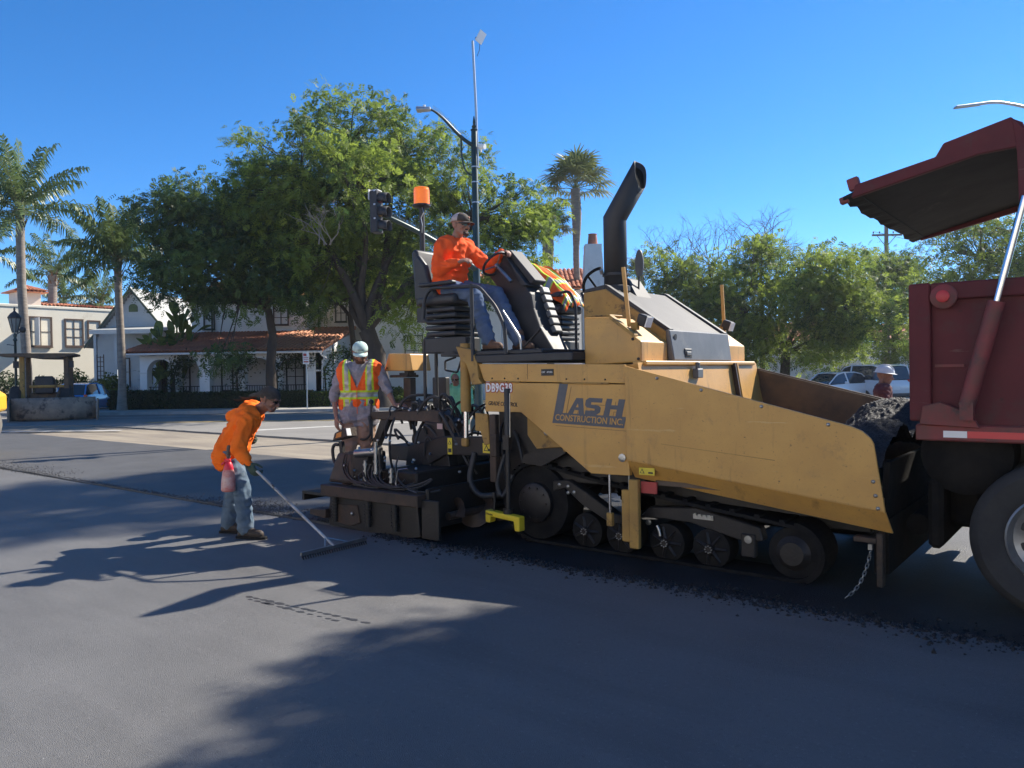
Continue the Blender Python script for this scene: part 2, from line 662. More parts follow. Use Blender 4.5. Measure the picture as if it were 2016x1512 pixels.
M_brown = mat('asphalt_caked_steel', (0.072, 0.046, 0.032), (0.035, 0.026, 0.021), scale=6, rough=0.5, spec=0.35, bump=0.35, bscale=40, c3=(0.025, 0.022, 0.02), c3scale=5, c3edge=(0.55, 0.66))
M_rub = mat('track_rubber', (0.009, 0.009, 0.010), (0.02, 0.019, 0.018), scale=7, rough=0.8, spec=0.12, bump=0.3, bscale=50)
M_shadow_dark = mat('shadow_dark_steel', (0.012, 0.012, 0.012), (0.022, 0.02, 0.018), scale=6, rough=0.95, spec=0.05, bump=0.3, bscale=40)  # near-black, no gloss: shade by the truck and in the pipe put into the colour
M_grey_dark = mat('dark_grey_panel', (0.055, 0.055, 0.056), (0.042, 0.042, 0.044), scale=3, rough=0.6, spec=0.3, bump=0.06, bscale=6, c3=(0.10, 0.095, 0.088), c3scale=2.5, c3edge=(0.56, 0.75))
M_chrome = mat('chrome', (0.72, 0.72, 0.73), rough=0.18, metal=1.0)
M_zinc = mat('zinc', (0.42, 0.42, 0.41), (0.3, 0.3, 0.29), scale=10, rough=0.38, metal=1.0)
M_red = mat('red_paint', (0.45, 0.06, 0.05), (0.33, 0.05, 0.045), scale=5, rough=0.5)
M_white = mat('white_vinyl', (0.78, 0.77, 0.74), rough=0.5)
M_safety = mat('safety_yellow', (0.75, 0.56, 0.03), (0.66, 0.48, 0.03), scale=8, rough=0.45)
M_decal = mat('slate_decal', (0.085, 0.09, 0.105), (0.11, 0.112, 0.125), scale=9, rough=0.5)
M_decal_black = mat('black_decal', (0.03, 0.03, 0.03), rough=0.5)
M_decal_edge = mat('decal_outline', (0.20, 0.115, 0.05), rough=0.55)
M_sticker = mat('yellow_sticker', (0.72, 0.55, 0.05), rough=0.5)
M_amber = mat('amber_lens', (0.95, 0.22, 0.015), (0.85, 0.17, 0.01), scale=30, rough=0.2, spec=0.6, emit=((1.0, 0.2, 0.01), 0.25))
M_lens = mat('lamp_glass', (0.75, 0.76, 0.75), rough=0.1, spec=0.6)

pav = thing('asphalt_paver', 'large yellow tracked asphalt paver with lettered side panel and black exhaust stack', 'paver', PO, -PA)
WF = 2.75  # far side


def P(name, g, m, parent=None, **k):
    return g.build(name, m, parent or pav, **k)


# chassis core
g = G()
g.box((0.05, 0.22, 0.55), (1.7, WF - 0.22, 1.66))
g.box((-0.12, 0.35, 0.9), (0.05, WF - 0.35, 1.6))
g.box((1.6, 0.55, 0.30), (3.5, WF - 0.55, 0.62))
P('chassis', g, M_dark, bevel=0.01)
# side doors (near, far)
pn = [(0.002, 1.525), (1.622, 1.495), (1.655, 0.69), (1.25, 0.684), (0.456, 1.227), (-0.004, 1.229)]
for a, b in ((0.0, 0.05), (WF - 0.05, WF)):
    g = G()
    g.prism(pn, a, b)
    door = P('side_door', g, M_yel, bevel=0.006, seg=2)
    if a == 0.0:
        near_door = door
    g = G()
    g.prism([(-0.083, 1.712), (1.622, 1.672), (1.622, 1.503), (0.0, 1.533), (-0.02, 1.56)], a - 0.004 if a == 0 else a, b)
    P('upper_fascia', g, M_yel, bevel=0.006, seg=2)
g = G()
g.box((-0.03, 0.051, 1.60), (1.74, WF - 0.051, 1.672))
P('deck_plate', g, M_yel_dirty)
# hinges on the door
for u0, u1, z0, z1 in ((0.075, 0.29, 1.531, 1.528), (0.30, 0.46, 1.528, 1.524), (0.96, 1.46, 1.512, 1.503)):
    g = G()
    g.tube([(u0, -0.008, z0), (u1, -0.008, z1)], 0.009, 8)
    hg = P('hinge', g, M_yel_dirty, near_door)
g = G()
for u in (0.10, 0.26, 0.43, 1.0, 1.2, 1.42):
    g.sphere((u, -0.006, 1.565 - 0.018 * u), 0.009, 8, 5)
P('hinge_bolts', g, M_dark)['kind'] = 'stuff'
# seam in the fascia
g = G()
g.box((0.545, -0.006, 1.55), (0.548, -0.003, 1.70))
P('seam', g, M_dark)
# rear bracket
g = G()
g.prism([(-0.37, 1.90), (-0.15, 1.86), (-0.08, 1.72), (-0.06, 1.56), (-0.015, 1.51), (-0.16, 1.50), (-0.19, 1.62), (-0.235, 1.72), (-0.30, 1.75)], -0.03, 0.06)
P('rear_bracket', g, M_yel_dirty, bevel=0.006)
# number plate on the fascia
g = G()
g.box((0.715, -0.012, 1.582), (0.855, -0.004, 1.645))
pl = P('model_plate', g, M_decal_black)
for s, u in (('CAT', 0.722), ('AP1055', 0.782)):
    text_mesh('lettering', s, 0.024, M_white, pl, Matrix.Translation((u, -0.0135, 1.608)) @ Matrix.Rotation(math.pi / 2, 4, 'X'), xs=0.85)


# lettering on the side door
def dec(name, polys, m, y0, th=0.002, parent=None):
    g = G()
    for p in polys:
        g.prism(p, y0 - th, y0)
    return P(name, g, m, parent or near_door)


def shear_box(u, z):
    # logo space: x 0..1 along, y 0..1 up -> panel coordinates (measured corners)
    x0 = 0.83 + (u) * 0.775
    return (x0 + 0.09 * z, 1.135 - 0.028 * u + z * 0.372)


def logo(pts):
    return [shear_box(*p) for p in pts]


L_ = [(0.0, 0.0), (1.0, 0.0), (1.0, 0.27), (0.125, 0.27), (0.125, 1.0), (0.0, 1.0)]
A_l = [(0.20, 0.27), (0.28, 0.66), (0.345, 0.66), (0.31, 0.50), (0.29, 0.40), (0.275, 0.27)]
A_r = [(0.345, 0.66), (0.375, 0.66), (0.43, 0.27), (0.352, 0.27), (0.345, 0.36), (0.29, 0.36), (0.297, 0.43), (0.337, 0.43), (0.31, 0.56)]
S_ = [(0.44, 0.27), (0.60, 0.27), (0.645, 0.34), (0.645, 0.45), (0.61, 0.50), (0.50, 0.52), (0.50, 0.575), (0.645, 0.575), (0.645, 0.68),
      (0.46, 0.68), (0.42, 0.62), (0.42, 0.50), (0.45, 0.44), (0.565, 0.42), (0.565, 0.37), (0.44, 0.37)]
H_1 = [(0.70, 0.27), (0.775, 0.27), (0.775, 0.68), (0.70, 0.68)]
H_2 = [(0.86, 0.27), (0.945, 0.27), (0.945, 0.68), (0.86, 0.68)]
H_3 = [(0.775, 0.43), (0.86, 0.43), (0.86, 0.53), (0.775, 0.53)]
shapes = [L_, A_l, A_r, S_, H_1, H_2, H_3]
sh_outer = [[(x + 0.048, y - 0.055) for x, y in s] for s in shapes]
dec('logo_shadow_outline', [logo([(x + 0.006, y - 0.012) for x, y in s]) for s in sh_outer], M_decal_edge, -0.0005, 0.001)
dec('logo_shadow', [logo(s) for s in sh_outer], M_yel, -0.0016, 0.001)
dec('logo_letters', [logo(s) for s in shapes], M_decal, -0.0027, 0.0015)
text_mesh('lettering', 'CONSTRUCTION INC.', 0.083, M_yel, near_door,
          Matrix.Translation((0.862, -0.0055, 1.163)) @ Matrix.Rotation(R(2.3), 4, 'Y') @ Matrix.Rotation(math.pi / 2, 4, 'X'), xs=0.88, shear=0.1, offset=0.001)
text_mesh('lettering', 'DB9G38', 0.118, M_red, near_door,
          Matrix.Translation((0.015, -0.0015, 1.432)) @ Matrix.Rotation(R(0.7), 4, 'Y') @ Matrix.Rotation(math.pi / 2, 4, 'X'), xs=0.74, offset=0.012, space=1.12)
text_mesh('lettering', 'DB9G38', 0.118, M_white, near_door,
          Matrix.Translation((0.015, -0.0045, 1.432)) @ Matrix.Rotation(R(0.7), 4, 'Y') @ Matrix.Rotation(math.pi / 2, 4, 'X'), xs=0.74, offset=0.004, space=1.12)
text_mesh('lettering', 'GRADE CONTROL', 0.056, M_decal_black, near_door,
          Matrix.Translation((0.038, -0.002, 1.296)) @ Matrix.Rotation(R(2.0), 4, 'Y') @ Matrix.Rotation(math.pi / 2, 4, 'X'), xs=0.8, shear=0.2, offset=0.001)

# hopper
for sgn, v0 in ((1, 0.0), (-1, WF)):
    t = 0.025
    g = G()
    top = [(1.631, 1.66), (3.50, 1.185), (3.585, 1.15), (3.64, 1.10), (3.661, 1.06), (3.733, 0.576), (1.643, 0.832)]
    a, b = (v0 - 0.03, v0 - 0.03 + t) if sgn > 0 else (v0 + 0.03 - t, v0 + 0.03)
    g.prism(top, a, b)
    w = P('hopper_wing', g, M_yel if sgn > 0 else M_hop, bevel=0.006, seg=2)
    if sgn > 0:
        g = G()
        g.hull2([(1.98, -0.032, 0.985), (1.98, -0.032, 0.990), (1.98, -0.029, 0.990), (1.98, -0.029, 0.985)], [(2.95, -0.032, 0.90), (2.95, -0.032, 0.905), (2.95, -0.029, 0.905), (2.95, -0.029, 0.90)])
        P('weld_seam', g, M_yel_dirty, w)
    g = G()
    q = v0 + sgn * 0.09
    e = v0 - sgn * 0.03
    g.hull2([(1.643, e, 0.832), (3.733, e, 0.576), (3.733, e + sgn * t, 0.578), (1.643, e + sgn * t, 0.834)],
            [(1.655, q, 0.667), (3.755, q, 0.408), (3.755, q + sgn * t, 0.41), (1.655, q + sgn * t, 0.669)])
    P('lower_skirt', g, M_yel, w, bevel=0.003)
    # inner liner of the wing
    g = G()
    e2 = v0 + sgn * 0.002
    g.prism([(1.80, 1.60), (3.48, 1.172), (3.63, 1.08), (3.70, 0.62), (1.80, 0.85)], *(sorted((e2, e2 + sgn * 0.02))))
    P('wing_liner', g, M_hop, w)
    if sgn > 0:
        for u, z in ((1.95, 1.545), (2.35, 1.445), (2.85, 1.317), (3.35, 1.19), (3.655, 0.79), (3.67, 0.69), (3.685, 0.60)):
            g = G()
            g.lathe([(0.014, 0), (0.014, 0.006), (0.007, 0.013), (0.0, 0.014)], (u, v0 - 0.03, z), (0, -1, 0), 10)
            P('bolt', g, M_zinc, w)
    else:
        for u, z in ((2.2, 1.47), (2.75, 1.33), (3.2, 1.215)):
            g = G()
            g.lathe([(0.017, 0), (0.015, 0.008), (0.0, 0.014)], (u, v0 + 0.03 - t, z), (0, -1, 0), 10)
            P('bolt', g, M_zinc, w)
g = G()
g.hull2([(1.75, 0.0, 1.685), (1.75, WF, 1.685), (1.75, WF, 1.66), (1.75, 0.0, 1.66)],
        [(1.93, 0.0, 0.75), (1.93, WF, 0.75), (1.90, WF, 0.75), (1.90, 0.0, 0.75)])
bw = P('hopper_back_wall', g, M_yel)
for v in (2.02, 2.08):
    g = G()
    g.hull2([(1.752, v, 1.68), (1.80, v, 1.68), (1.80, v + 0.025, 1.68), (1.752, v + 0.025, 1.68)],
            [(1.91, v - 0.08, 0.9), (1.96, v - 0.08, 0.9), (1.96, v - 0.055, 0.9), (1.91, v - 0.055, 0.9)])
    P('rib', g, M_brown if v < 2.05 else M_yel, bw)
g = G()
g.cbox((1.80, 1.1, 1.58), (0.06, 0.12, 0.09))
g.cyl((1.8, 1.1, 1.62), (1.8, 1.1, 1.69), 0.022, n=10)
P('latch', g, M_grey, bw, bevel=0.006)
g = G()
g.box((1.88, 0.05, 0.62), (3.7, WF - 0.05, 0.66))
P('hopper_floor', g, M_hop)
g = G()
g.box((1.64, 0.1, 1.66), (1.78, WF - 0.1, 1.70))
P('hopper_top_lip', g, M_yel, bevel=0.008)
# front roller beam and bracket
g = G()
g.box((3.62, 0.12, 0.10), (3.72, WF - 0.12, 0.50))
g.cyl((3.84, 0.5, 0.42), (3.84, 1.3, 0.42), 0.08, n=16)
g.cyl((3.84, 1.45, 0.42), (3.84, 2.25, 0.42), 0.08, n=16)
P('push_roller_beam', g, M_shadow_dark)  # beam deepened and darkened to hide the bright gap under the hopper
g = G()
g.box((3.50, 0.02, 0.335), (3.66, 0.10, 0.375))
g.box((3.655, 0.03, 0.02), (3.70, 0.11, 0.41))
P('front_post', g, M_brown, bevel=0.006)

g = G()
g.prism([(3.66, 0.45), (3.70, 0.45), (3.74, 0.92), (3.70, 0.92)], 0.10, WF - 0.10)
P('hopper_apron', g, M_shadow_dark)
# chain
ch_root = G()
ch_root.box((3.612, -0.02, 0.295), (3.64, 0.01, 0.335))
chain = P('chain', ch_root, M_zinc)
lg = G()
ring = []
for i in range(20):
    a = 2 * math.pi * i / 20
    ring.append((0.0095 * math.cos(a), 0, 0.012 * (1 if math.sin(a) > 0 else -1) + 0.0095 * math.sin(a)))
lg.tube(ring, 0.0042, 6, close=True)
link0 = lg.build('link', M_zinc, chain, smooth=60)
cp = bez((3.627, -0.005, 0.285), (3.60, -0.005, 0.15), (3.57, -0.03, 0.02), (3.48, -0.06, -0.055), 40)
acc, last, k = 0.0, cp[0], 0
for i in range(1, len(cp)):
    acc += (cp[i] - cp[i - 1]).length
    if acc > 0.030 * (k + 0.5):
        d = (cp[i] - cp[i - 1]).normalized()
        q = d.to_track_quat('Z', 'Y').to_matrix().to_4x4()
        Mx = Matrix.Translation(cp[i]) @ q @ Matrix.Rotation(R(90 * (k % 2) + 20), 4, 'Z')
        if k == 0:
            link0.matrix_local = Mx
        else:
            inst(link0, chain, Mx)
        k += 1

# lockers either side of the hood
for v0, v1 in ((0.19, 0.70), (2.11, 2.60)):
    g = G()
    g.prism([(1.08, 1.672), (1.08, 2.125), (1.36, 2.11), (1.68, 1.876), (1.68, 1.69)], v0, v1)
    lk = P('locker', g, M_yel, bevel=0.012, seg=2)
    g = G()
    g.hull2([(1.36, v0 - 0.012, 2.135), (1.36, v0 + 0.06, 2.135), (1.36, v0 + 0.06, 2.115), (1.36, v0 - 0.012, 2.095)],
            [(1.62, v0 - 0.012, 1.945), (1.62, v0 + 0.06, 1.945), (1.62, v0 + 0.06, 1.925), (1.62, v0 - 0.012, 1.905)])
    P('lid_edge', g, M_yel_dirty, lk, bevel=0.004)
    g = G()
    g.tube(fillet([(1.09, v0 - 0.01, 2.13), (1.36, v0 - 0.01, 2.13), (1.37, v0 + 0.2, 2.13)], 0.02), 0.008, 6)
    P('edge_wire', g, M_yel_dirty, lk)
    g = G()
    for u, z in ((1.655, 1.72), (1.60, 1.90)):
        g.lathe([(0.014, 0), (0.014, 0.01), (0, 0.014)], (u, v0, z), (0, -1, 0), 8)
    P('fasteners', g, M_dark, lk)['kind'] = 'stuff'

# engine hood
g = G()
g.prism([(0.74, 1.672), (0.74, 2.42), (1.0, 2.44), (1.66, 1.985), (1.66, 1.70)], 0.705, 0.745)
P('hood_side', g, M_yel_dirty, bevel=0.006)
g = G()
g.prism([(0.74, 1.672), (0.74, 2.42), (1.0, 2.44), (1.66, 1.985), (1.66, 1.70)], 2.055, 2.10)
P('hood_side', g, M_yel_dirty, bevel=0.006)
g = G()
g.prism([(0.74, 1.672), (0.74, 2.41), (1.0, 2.43), (1.65, 1.98), (1.65, 1.70)], 0.746, 2.054)
P('hood_core', g, M_black)
g = G()
g.hull2([(0.80, 0.78, 2.45), (0.80, 2.02, 2.45), (0.80, 2.02, 2.42), (0.80, 0.78, 2.42)], [(1.0, 0.78, 2.462), (1.0, 2.02, 2.462), (1.0, 2.02, 2.43), (1.0, 0.78, 2.43)])
P('hood_rear_top', g, M_grey_dark, bevel=0.005)
g = G()
nv_, nu_ = 10, 8
g.hull2([(1.0, 0.80, 2.462), (1.0, 2.0, 2.462), (1.0, 2.0, 2.43), (1.0, 0.80, 2.43)], [(1.675, 0.80, 1.992), (1.675, 2.0, 1.992), (1.655, 2.0, 1.97), (1.655, 0.80, 1.97)])
hp = P('hood_top_panel', g, M_grey_dark, bevel=0.006)
for v0 in (0.722, 1.995):
    g = G()
    g.hull2([(0.74, v0, 2.455), (0.74, v0 + 0.08, 2.455), (0.74, v0 + 0.08, 2.425), (0.74, v0, 2.425)], [(0.995, v0, 2.488), (0.995, v0 + 0.08, 2.488), (0.98, v0 + 0.08, 2.43), (0.98, v0, 2.43)])
    g.hull2([(0.995, v0, 2.488), (0.995, v0 + 0.08, 2.488), (0.98, v0 + 0.08, 2.43), (0.98, v0, 2.43)], [(1.70, v0, 2.005), (1.70, v0 + 0.08, 2.005), (1.66, v0 + 0.08, 1.96), (1.66, v0, 1.96)])
    P('hood_rail', g, M_black, bevel=0.006)
g = G()
g.hull2([(1.70, 0.70, 2.0), (1.70, 2.09, 2.0), (1.66, 2.09, 2.0), (1.66, 0.70, 2.0)], [(1.735, 0.735, 1.705), (1.735, 2.095, 1.705), (1.66, 2.095, 1.705), (1.66, 0.735, 1.705)])
hf = P('hood_front_panel', g, M_grey, bevel=0.012, seg=2)
g = G()
g.cbox((1.725, 1.04, 1.775), (0.02, 0.15, 0.095))
lt = P('latch', g, M_black, hf, bevel=0.006)
g = G()
g.cbox((1.738, 1.04, 1.775), (0.012, 0.10, 0.035))
P('latch_handle', g, M_grey, lt, bevel=0.004)
g = G()
for i in range(7):
    a0 = 0.20 + i * 0.0
g.lathe([(0.03, 0), (0.03, 0.004), (0, 0.005)], (1.712, 0.80, 1.93), (1, 0, -0.1), 14)
P('grommet', g, M_black, hf)

# exhaust stack
EV, EU, ER = 1.02, 0.935, 0.120
xs = []
g = G()
n = 28


def ringpts(fn):
    return [fn(math.cos(2 * math.pi * i / n), math.sin(2 * math.pi * i / n)) for i in range(n)]


rings = [ringpts(lambda c, s: (EU + ER * c, EV + ER * s, 2.42)), ringpts(lambda c, s: (EU + ER * c, EV + ER * s, 3.195 - 0.5 * ER * c * 0.5)),]
dx, dz = math.cos(R(54)), math.sin(R(54))
r2 = []
for i in range(n):
    c, s = math.cos(2 * math.pi * i / n), math.sin(2 * math.pi * i / n)
    p0 = Vector((EU + ER * c, EV + ER * s, 3.195 - 0.25 * ER * c))
    # run along the slanted direction until a near-vertical cut
    cut = 1.262 - 0.075 * ((s * s) * 0.2) - 0.07 * max(0, -c) ** 2
    tt = (cut - p0.x) / dx
    tt = min(tt, 0.62 + 0.06 * (1 - abs(s)))
    r2.append(tuple(p0 + Vector((dx, 0, dz)) * tt))
allr = rings + [r2]
vs = [p for rr in allr for p in rr]
fs = []
for i in range(len(allr) - 1):
    for j in range(n):
        fs.append((i * n + j, i * n + (j + 1) % n, (i + 1) * n + (j + 1) % n, (i + 1) * n + j))
g.add(vs, fs)
ex = P('exhaust_stack', g, M_black, smooth=28)
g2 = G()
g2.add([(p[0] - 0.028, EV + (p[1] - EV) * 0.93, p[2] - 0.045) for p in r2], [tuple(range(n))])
P('exhaust_dark_disc', g2, M_shadow_dark, ex)  # dark disc closes the pipe, standing for the shade inside it
so = ex.modifiers.new('wall', 'SOLIDIFY')
so.thickness = 0.006
g = G()
g.lathe([(0.15, 0), (0.15, 0.05), (0.132, 0.06)], (EU, EV, 2.44), (0, 0, 1), 24, caps=False)
g.lathe([(0.136, 0), (0.136, 0.03)], (EU, EV, 2.60), (0, 0, 1), 24, caps=False)
P('exhaust_clamp', g, M_black, ex, smooth=40)
g = G()
g.cyl((0.86, 0.88, 2.62), (0.86, 0.86, 2.66), 0.02, n=8)
P('clamp_bolt', g, M_zinc, ex)
# oval mirror back, intake cowl, hoop
g = G()
pts = []
for i in range(20):
    a = 2 * math.pi * i / 20
    pts.append((1.055 + 0.05 * math.cos(a), 2.74 + 0.145 * math.sin(a) * (1.0 + 0.1 * math.sin(a))))
g.prism(pts, 1.30, 1.325)
mr = P('rear_view_mirror', g, M_grey, bevel=0.004)
g = G()
g.cyl((1.04, 1.31, 2.45), (1.05, 1.31, 2.62), 0.010, n=6)
P('mirror_stem', g, M_black, mr)
g = G()
g.hull2([(0.88, 1.15, 2.44), (0.88, 1.50, 2.44), (1.12, 1.50, 2.36), (1.12, 1.15, 2.36)], [(0.92, 1.18, 2.61), (0.92, 1.46, 2.61), (0.98, 1.46, 2.59), (0.98, 1.18, 2.59)])
P('intake_cowl', g, M_grey_dark, bevel=0.012)
g = G()
hoop = [(0.56, 1.0, 2.46), (0.545, 1.0, 2.55), (0.60, 1.0, 2.64), (0.70, 1.0, 2.69), (0.77, 1.0, 2.70)]
g.tube(fillet(hoop, 0.05), 0.017, 8)
g.tube([(0.60, 1.0, 2.64), (0.70, 1.02, 2.50)], 0.012, 6)
P('hose_hoop', g, M_rub, smooth=50)
# guide bars with work lamps
for (u0, z0, u1, z1, v, lu, lv, lz, wi) in ((1.495, 2.02, 1.44, 2.575, 0.30, 1.60, 0.40, 2.075, 0.0), (1.435, 2.05, 1.41, 2.60, 2.60, 1.53, 2.48, 2.115, 0.0)):
    g = G()
    g.hull2([(u0 - 0.018, v, z0), (u0 + 0.018, v, z0), (u0 + 0.018, v + 0.02, z0), (u0 - 0.018, v + 0.02, z0)],
            [(u1 - 0.018, v, z1), (u1 + 0.018, v, z1), (u1 + 0.018, v + 0.02, z1), (u1 - 0.018, v + 0.02, z1)])
    P('guide_bar', g, M_yel, bevel=0.003)
    g = G()
    g.cbox((lu, lv, lz), (0.10, 0.12, 0.11), ry=R(20))
    wl = P('work_lamp', g, M_black, bevel=0.012)
    g = G()
    g.cbox((lu + 0.05, lv, lz - 0.018), (0.012, 0.105, 0.095), ry=R(20))
    P('lens', g, M_lens, wl)
    g = G()
    g.tube(fillet([(lu - 0.09, lv, lz - 0.03), (lu - 0.06, lv, lz + 0.03), (lu - 0.02, lv, lz)], 0.02), 0.012, 6)
    g.cbox((lu - 0.06, lv - 0.06, lz - 0.05), (0.06, 0.05, 0.07))
    P('lamp_bracket', g, M_yel_dirty, wl)

# ---- operator platform
g = G()
g.box((-0.14, -0.02, 1.722), (1.08, WF + 0.02, 1.80))
g.box((-0.62, 0.0, 1.80), (0.72, WF, 1.842))
P('platform_floor', g, M_black, bevel=0.008)
g = G()
g.prism([(-0.62, 1.842), (-0.14, 1.80), (-0.14, 1.74), (-0.45, 1.85)], 0.0, 0.03)
g.box((-0.60, 0.05, 1.842), (-0.30, 0.06, 2.0))
P('platform_skirt', g, M_black)


def station(v, near):
    """seat with pedestal and rails"""
    s = G()
    back = [(-1.10, 2.42), (-1.15, 2.96), (-1.10, 3.0), (-1.0, 2.985), (-0.88, 2.84), (-0.80, 2.62), (-0.82, 2.42)]
    s.prism([(u, z) for u, z in [(-1.03, 2.36), (-1.09, 2.95), (-1.06, 2.995), (-1.0, 2.985), (-0.96, 2.80), (-0.93, 2.44), (-0.88, 2.36)]], v - 0.23, v + 0.23)
    st = P('seat_back', s, M_vinyl, bevel=0.03, seg=3, smooth=60)
    s = G()
    for sd in (-1, 1):
        s.prism([(-1.03, 2.42), (-1.05, 2.88), (-0.98, 2.93), (-0.86, 2.80), (-0.80, 2.60), (-0.72, 2.50), (-0.72, 2.42)], v + sd * 0.21 - 0.035, v + sd * 0.21 + 0.035)
    P('seat_bolsters', s, M_vinyl, st, bevel=0.025, seg=2, smooth=60)
    s = G()
    s.box((-1.0, v - 0.25, 2.36), (-0.44, v + 0.25, 2.47))
    P('seat_cushion', s, M_vinyl, bevel=0.04, seg=3, smooth=60)
    for i in range(5):
        s = G()
        zz = 2.335 - i * 0.065
        s.box((-0.90 - 0.012 * (i % 2), v - 0.21, zz - 0.05), (-0.47 + 0.012 * (i % 2), v + 0.21, zz))
        P('suspension_bellow', s, M_vinyl, bevel=0.018, seg=2)
    s = G()
    s.box((-0.93, v - 0.2, 1.842), (-0.47, v + 0.2, 2.01))
    P('seat_pedestal', s, M_black, bevel=0.01)
    s = G()
    s.box((-0.92, v - 0.30, 2.56), (-0.42, v - 0.22, 2.60))
    P('armrest', s, M_vinyl, bevel=0.015, seg=2)


station(0.28, True)
station(2.25, False)
# outer guard rail of the near station
g = G()
g.tube(fillet([(-0.84, -0.02, 2.20), (-0.82, -0.02, 2.44), (-0.72, -0.02, 2.535), (-0.05, -0.02, 2.50), (0.17, -0.02, 2.28), (0.28, -0.02, 2.08), (0.30, -0.02, 1.80)], 0.07, 5), 0.019, 8)
g.tube(fillet([(-0.84, -0.02, 2.22), (-0.78, -0.02, 2.17), (-0.15, -0.02, 2.16)], 0.05), 0.016, 8)
g.tube([(-0.145, -0.02, 2.53), (-0.14, -0.02, 1.74)], 0.020, 8)
P('guard_rail', g, M_black, smooth=50)
g = G()
g.tube(fillet([(0.22, 0.03, 2.235), (0.44, 0.03, 1.95), (0.45, 0.03, 1.74)], 0.06), 0.013, 8)
P('hand_rail', g, M_zinc, smooth=50)
g = G()
g.tube([(0.455, 0.05, 1.86), (0.64, 0.08, 2.03)], 0.012, 8)
g.sphere((0.64, 0.08, 2.03), 0.017, 8, 6)
P('lever', g, M_dark, smooth=50)
g = G()
g.cyl((0.45, 0.03, 1.72), (0.45, 0.03, 1.77), 0.03, n=10)
P('rail_socket', g, M_black)
# far station rails
g = G()
g.tube(fillet([(-0.62, 2.0, 1.84), (-0.62, 2.0, 2.60), (-0.30, 2.0, 2.62), (-0.22, 2.0, 2.45), (-0.22, 2.0, 1.84)], 0.06, 5), 0.018, 8)
g.tube(fillet([(-0.3, 2.72, 1.84), (-0.3, 2.72, 2.5), (0.2, 2.72, 2.5), (0.4, 2.72, 1.9)], 0.06, 5), 0.018, 8)
g.box((0.2, 1.9, 1.84), (0.55, 2.4, 2.42))
P('far_guard_rail', g, M_black, smooth=50)
# console
g = G()
g.prism([(-0.47, 2.72), (-0.43, 2.84), (-0.23, 2.93), (0.03, 2.575), (0.13, 2.45), (0.16, 2.30), (0.24, 2.10), (0.42, 1.842), (0.06, 1.842), (-0.02, 2.02), (-0.09, 2.16), (-0.33, 2.56)], 0.62, 0.92)
con = P('steering_console', g, M_black, bevel=0.015, seg=2)
g = G()
g.hull2([(-0.26, 0.60, 2.955), (-0.26, 0.90, 2.955), (-0.21, 0.90, 2.915), (-0.21, 0.60, 2.915)], [(0.10, 0.60, 2.545), (0.10, 0.90, 2.545), (0.02, 0.90, 2.545), (0.02, 0.60, 2.545)])
P('console_lid', g, M_grey_dark, con, bevel=0.01)
g = G()
g.hull2([(-0.18, 0.66, 2.965), (-0.18, 0.88, 2.965), (-0.22, 0.88, 2.93), (-0.22, 0.66, 2.93)], [(0.16, 0.66, 2.60), (0.16, 0.88, 2.60), (0.10, 0.88, 2.56), (0.10, 0.66, 2.56)])
P('control_panel', g, M_grey_dark, con, bevel=0.01)
for i in range(6):
    g = G()
    z = 2.50 - i * 0.085
    u = 0.145 + i * 0.03
    g.cbox((u, 0.85, z), (0.055, 0.13, 0.075), ry=R(-25))
    P('column_boot_fold', g, M_grey, con, bevel=0.012, seg=2)
g = G()
cc = Vector((-0.27, 0.52, 2.80))
ax = Vector((-0.72, 0.0, 0.70)).normalized()
bx, by, _ = basis(ax)
g.tube([cc + (bx * math.cos(t) + by * math.sin(t)) * 0.155 for t in [2 * math.pi * i / 28 for i in range(28)]], 0.014, 8, close=True)
sw = P('steering_wheel', g, M_vinyl, con, smooth=60)
g = G()
for t in (0.3, 2.4, 4.5):
    g.tube([cc - ax * 0.03, cc + (bx * math.cos(t) + by * math.sin(t)) * 0.15], 0.008, 6)
g.lathe([(0.03, 0), (0.03, 0.03), (0.02, 0.035)], cc - ax * 0.05, ax, 12)
g.tube([cc - ax * 0.03, cc - ax * 0.30], 0.02, 8)
P('wheel_spokes', g, M_zinc, sw, smooth=40)
# front rail braces seen through the platform
g = G()
g.tube([(0.02, 1.25, 1.84), (-0.32, 1.25, 2.62)], 0.025, 8)
g.tube([(0.75, 1.1, 1.84), (0.30, 1.35, 2.5)], 0.02, 8)
P('platform_brace', g, M_black, smooth=40)
# beacon
g = G()
g.tube([(-1.105, 0.25, 2.24), (-1.105, 0.25, 3.49)], 0.030, 10)
g.box((-1.16, 0.20, 2.20), (-1.0, 0.30, 2.36))
bp_ = P('beacon_post', g, M_black, smooth=40)
g = G()
g.lathe([(0.05, 0), (0.105, 0.015), (0.105, 0.035), (0.09, 0.04)], (-1.105, 0.25, 3.485), (0, 0, 1), 20)
P('beacon_base', g, M_dark, bp_, smooth=40)
g = G()
pr = [(0.088, 0)]
for i in range(9):
    pr += [(0.090, 0.01 + i * 0.018), (0.086, 0.019 + i * 0.018)]
pr += [(0.082, 0.185), (0.05, 0.195)]
g.lathe(pr, (-1.105, 0.25, 3.525), (0, 0, 1), 24)
P('beacon_lens', g, M_amber, bp_, smooth=60)
g = G()
g.tube([(-1.07, 0.22, 3.49), (-1.05, 0.22, 3.42), (-1.08, 0.21, 3.36), (-1.06, 0.21, 3.28), (-1.08, 0.22, 3.2)], 0.005, 5)
P('wire', g, M_zinc, bp_)
# white-edged plate behind the seat
g = G()
g.box((-1.22, 0.24, 2.79), (-1.19, 0.36, 2.94))
P('seat_rear_tag', g, M_white, bevel=0.004)

